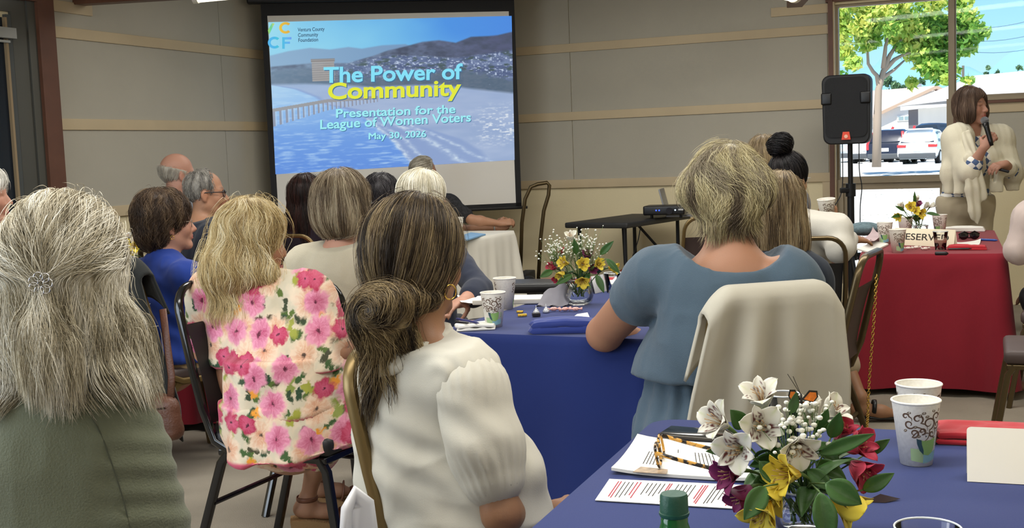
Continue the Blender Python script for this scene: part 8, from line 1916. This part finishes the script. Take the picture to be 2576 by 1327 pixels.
# --- the standing woman with the microphone
P = Person(at(2444, 268, 8.2), 155, hyaw=143, hpitch=2, htilt=0, sw=.18, girth=1.0, standing=True, sc=.98, neck=.015)
P.sh[1] = at(2404, 345, 8.15); P.sh[-1] = at(2518, 345, 8.25); P.elb[1] = at(2438, 432, 7.95); P.wri[1] = at(2474, 372, 7.86); P.elb[-1] = at(2545, 435, 8.15); P.wri[-1] = at(2530, 412, 7.95)
P.hip = {1: P.pel-V(.085, 0, 0), -1: P.pel+V(.085, 0, 0)}; P.knee = {d: P.hip[d]-V(0, .02, .42) for d in (1, -1)}; P.ank = {d: V(P.knee[d][0], P.knee[d][1]+.02, .09) for d in (1, -1)}
B = anatomy(P, hk={1: dict(dr=V(.55, -.15, .8), pn=V(.5, .75, -.2), curl=.95, thumb=.9), -1: dict(dr=V(-.75, -.4, -.1), pn=V(-.15, .3, -.9), curl=.6)}, bust=.02, ears=False)
P.body(B, SKIN['pink'], 'person standing with a brown bob and cream shawl, speaking into a microphone', .0048, iris='4a4038', lips='a65a56', brow='4a382c')
m_pat = bpy.data.materials.new('blue_diamond_print'); m_pat.use_nodes = True; n_, l_ = m_pat.node_tree.nodes, m_pat.node_tree.links
tcc = n_.new('ShaderNodeTexCoord'); mp = n_.new('ShaderNodeMapping'); mp.inputs['Rotation'].default_value = (0, math.radians(45), 0); mp.inputs['Scale'].default_value = (28, 0, 28); l_.new(tcc.outputs['Object'], mp.inputs[0]); ck = n_.new('ShaderNodeTexChecker'); ck.inputs['Scale'].default_value = 1; ck.inputs[1].default_value = (*srgb('e8e6e0'), 1); ck.inputs[2].default_value = (*srgb('4a5f86'), 1); l_.new(mp.outputs[0], ck.inputs[0]); l_.new(ck.outputs[0], n_['Principled BSDF'].inputs['Base Color']); n_['Principled BSDF'].inputs['Roughness'].default_value = .85
top(P, None, 'blouse', m_pat, sleeve=1., longs=.35, e=.01, es=.014, bust=.022, vox=.009, hemz=.86, seed=71, neckcut=[(P.U, P.nb-P.U*.035)])
trousers(P, fabric('beige_trousers', 'b3a78e', .85), e=.02, vox=.011); shoes(P, mat('dark_shoe'))
m_sh = fabric('cream_shawl', 'd6d0ba', .95, 200, .2, .03)
ff_ = lambda v, n: .0009*np.sin((v[:, 0]-3.17)*150*(1+.0*v[:, 2])+((v[:, 0]-3.17)*v[:, 2])*0+2.*vnoise(v*np.array([5, 5, 2.]), 2))
G = Sdf(); P.torso(G, .024, bust=.015, k=.05)                       # the back and shoulders
P.upper_arm(G, 1, .03, e2=.04, k=.05); P.upper_arm(G, -1, .026, e2=.036, k=.05)
G.cap(P.sh[1]+V(0, .0, -.03), at(2388, 440, 8.1), .07, .06, k=.06); G.cap(at(2390, 430, 8.08), at(2392, 515, 8.06), .055, .04, k=.05, flat=(V(0, 1, 0), .6)); G.cap(at(2420, 420, 8.0), at(2414, 515, 7.98), .05, .045, k=.05, flat=(V(0, 1, 0), .5))
G.cap(P.elb[-1], P.elb[-1]+(P.wri[-1]-P.elb[-1])*.55, .062, .054, k=.04); G.cap(at(2545, 440, 8.15), at(2552, 530, 8.15), .05, .04, k=.05, flat=(V(0, 1, 0), .5)); G.cap(at(2505, 430, 8.02), at(2508, 515, 8.02), .05, .045, k=.05, flat=(V(0, 1, 0), .5))
cc_ = P.nb+P.F*.17+P.S*.01; G.cap(cc_+V(0, 0, .05), cc_-V(0, 0, .34), .042, .02, k=.012, flat=(P.F, 4.), sub=True); G.ell(P.nb+V(0, 0, .03)+P.F*.03, V(.062, .075, .08), basis(P.S, P.F, P.U), k=.015, sub=True)
G.cut(V(0, 0, -1), V(0, 0, at(2440, 484, 8.1)[2])); P.cloth(G, 'shawl', m_sh, .008, .0015, seed=72, folds=ff_)
G = Sdf(); fl = (V(0, 1, 0), .42)
for a_, c_, r0_, r1_ in (((2432, 338, 8.04), (2444, 400, 7.93), .032, .042), ((2444, 400, 7.93), (2450, 470, 7.9), .042, .06), ((2450, 440, 7.92), (2470, 490, 7.9), .05, .04), ((2446, 480, 7.91), (2452, 530, 7.9), .055, .042), ((2452, 530, 7.9), (2458, 562, 7.9), .042, .012)): G.cap(at(*a_), at(*c_), r0_, r1_, k=.035, flat=fl)
P.cloth(G, 'shawl_end', m_sh, .007, .0015, seed=73, folds=lambda v, n: .005*np.sin(v[:, 0]*120+v[:, 2]*14+2*vnoise(v*6, 2)))
H = Sdf(); A = skull(P, H, .022, .004); H.ell(P.W(-.03, 0, -.045), V(.1, .085, .08), A, k=.05)
for d in (1, -1): H.ell(P.W(.02, d*.075, -.045), V(.036, .06, .07), A, k=.04)
H.ell(P.W(.13, .004, -.05), V(.082, .088, .12), A, k=.02, sub=True); H.cut(-P.hU, P.W(0, 0, -.115))
strands('hair', H, 2600, .16, flow_crown(P.W(.03, -.03, .135)), ['382b23', '554236', '705a4b', '8a7462'], P.root, seg=12, r=.0009, wave=.05, seed=74, cap=.008, lockf=45)
b = MB(); b.ico(P.W(.0955, 0, -.0692), 1, 2, (.016, .006, .0035), rot=basis(P.hS, P.hF, P.hU)); b.build('teeth', mat('teeth', 'e9e4da', .3), P.root, smooth=True)
h1 = P.wri[1]; m0, m1 = at(2477, 303, 7.86), at(2495, 366, 7.82); mic = empty('microphone', m1, 0, 'black handheld microphone with a silver mesh head, held by the standing woman', 'microphone'); o = m1; d_ = unit(m0-m1)
b = MB(); b.tube([m1-o, m1+d_*.03-o, m0-d_*.05-o, m0-d_*.018-o], [.012, .0145, .017, .022], 16); b.build('handle', mat('mic_black', '141415', .3), mic, smooth=True); b = MB(); b.ico(m0-o, .026, 3); b.build('mesh_head', mat('mic_mesh', '8e9094', .35, metal=.7, bump=(900, .8)), mic, smooth=True)
q = P.wri[-1]+V(-.05, -.04, -.035); b = MB(); b.box(q, (.11, .03, .018), rotz(-.5)@np.array([[.95, 0, .3], [0, 1, 0], [-.3, 0, .95]]), .006); tag(b.build('remote_control', m_blk), 'black slide remote in the other hand of the standing woman', 'remote control')

# --- right edge: someone in a pale top at the red table
P = Person(at(2672, 440, 6.0), -30, hyaw=-30, sw=.18, girth=1.15)
P.sh[-1] = at(2595, 545, 5.95); P.elb[-1] = at(2562, 630, 5.95); P.wri[-1] = at(2560, 625, 6.2)
P.knee = {d: P.pel+V(.06*d, .3, -.03) for d in (1, -1)}; P.ank = {d: V(P.knee[d][0], P.knee[d][1]-.1, .09) for d in (1, -1)}
P.body(anatomy(P), SKIN['fair'], 'person in a pale mauve top seated by the red table at the right edge', .009)
top(P, None, 'top', fabric('pale_mauve', 'b9a9a2'), sleeve=1., longs=.5, es=.03, vox=.01, seed=81, wr=.006); trousers(P, fabric('black_trousers'), vox=.014)
H = Sdf(); A = skull(P, H, .025); H.ell(P.W(.13, 0, -.05), V(.085, .08, .13), A, k=.02, sub=True)
strands('hair', H, 900, .08, flow_crown(P.W(0, 0, .14)), ['bdb9b2', 'e6e3dc'], P.root, seg=8, r=.0012, seed=82, cap=.01)
seat_for(P, 'dark banquet chair nearest the red table at the right edge, under the mauve top', yaw=-62, frame=m_bronze, vinyl=m_vinyl, off=-.02)
q = at(2680, 760, 4.95); chair('dark banquet chair at the right edge, nearer the camera than the mauve top', q[0], q[1], -68, m_bronze, m_vinyl)
# --- chairs seen on their own
q = at(2000, 850, 4.75); ch = chair('brown padded banquet chair with a gold chain on its back, seen from the side', q[0], q[1]-.0, -62, m_bronze, m_vinyl)
q = at(1775, 700, 7.55); chair('gold framed banquet chair in front of the projector table', q[0], q[1], -6, m_gold, m_vinyl)
q = at(575, 640, 9.6); chair('bronze framed chair whose arched top shows behind the navy polo', q[0], q[1]+.0, 10, m_bronze, m_vinyl, 1.05)
q = at(690, 640, 9.3); chair('bronze framed chair whose arched top shows left of the auburn hair', q[0], q[1], 10, m_bronze, m_vinyl, 1.05)
# gold chain of a purse hanging down from that chair
cp = [at(2205, 690, 4.62), at(2200, 780, 4.6), at(2193, 870, 4.58), at(2186, 960, 4.57), at(2183, 1040, 4.56), at(2181, 1075, 4.56)]
b = MB(); L = np.array(cp); t_ = np.linspace(0, len(L)-1.001, 60); i = t_.astype(int); Q = L[i]+(L[i+1]-L[i])*(t_-i)[:, None]
for k in range(59):
    d = unit(Q[k+1]-Q[k]); s = unit(V(1, 0, 0)*(k % 2)+V(0, 1, 0)*((k+1) % 2)); c = (Q[k]+Q[k+1])/2; hl = np.linalg.norm(Q[k+1]-Q[k])*.62
    b.tube([c+d*hl*math.cos(a)+s*.0055*math.sin(a) for a in np.linspace(0, 2*PI, 10, endpoint=False)], .0016, 5, closed=True)
tag(b.build('purse_chain', m_gilt, smooth=True), 'long gold purse chain hanging beside the brown padded chair', 'chain')
# ------------------------------------------------------------------ put every person's empty at the base of the body
for r in [o for o in SC.objects if o.type == 'EMPTY' and o.get('category') == 'person']:
    kids = [k for k in r.children]; lo = np.full(3, 1e9); hi = -lo
    for k in kids:
        if k.name.split('.')[0] != 'body': continue
        a = np.empty(len(k.data.vertices)*3, np.float32); k.data.vertices.foreach_get('co', a); a = a.reshape(-1, 3); lo = np.minimum(lo, a.min(0)); hi = np.maximum(hi, a.max(0))
    base = Vector(((lo[0]+hi[0])/2, (lo[1]+hi[1])/2, 0)); M = Matrix.Translation(-base)
    def mv(k):
        k.data.transform(M)
        for c in k.children: mv(c)
    for k in kids: mv(k)
    r.location = base
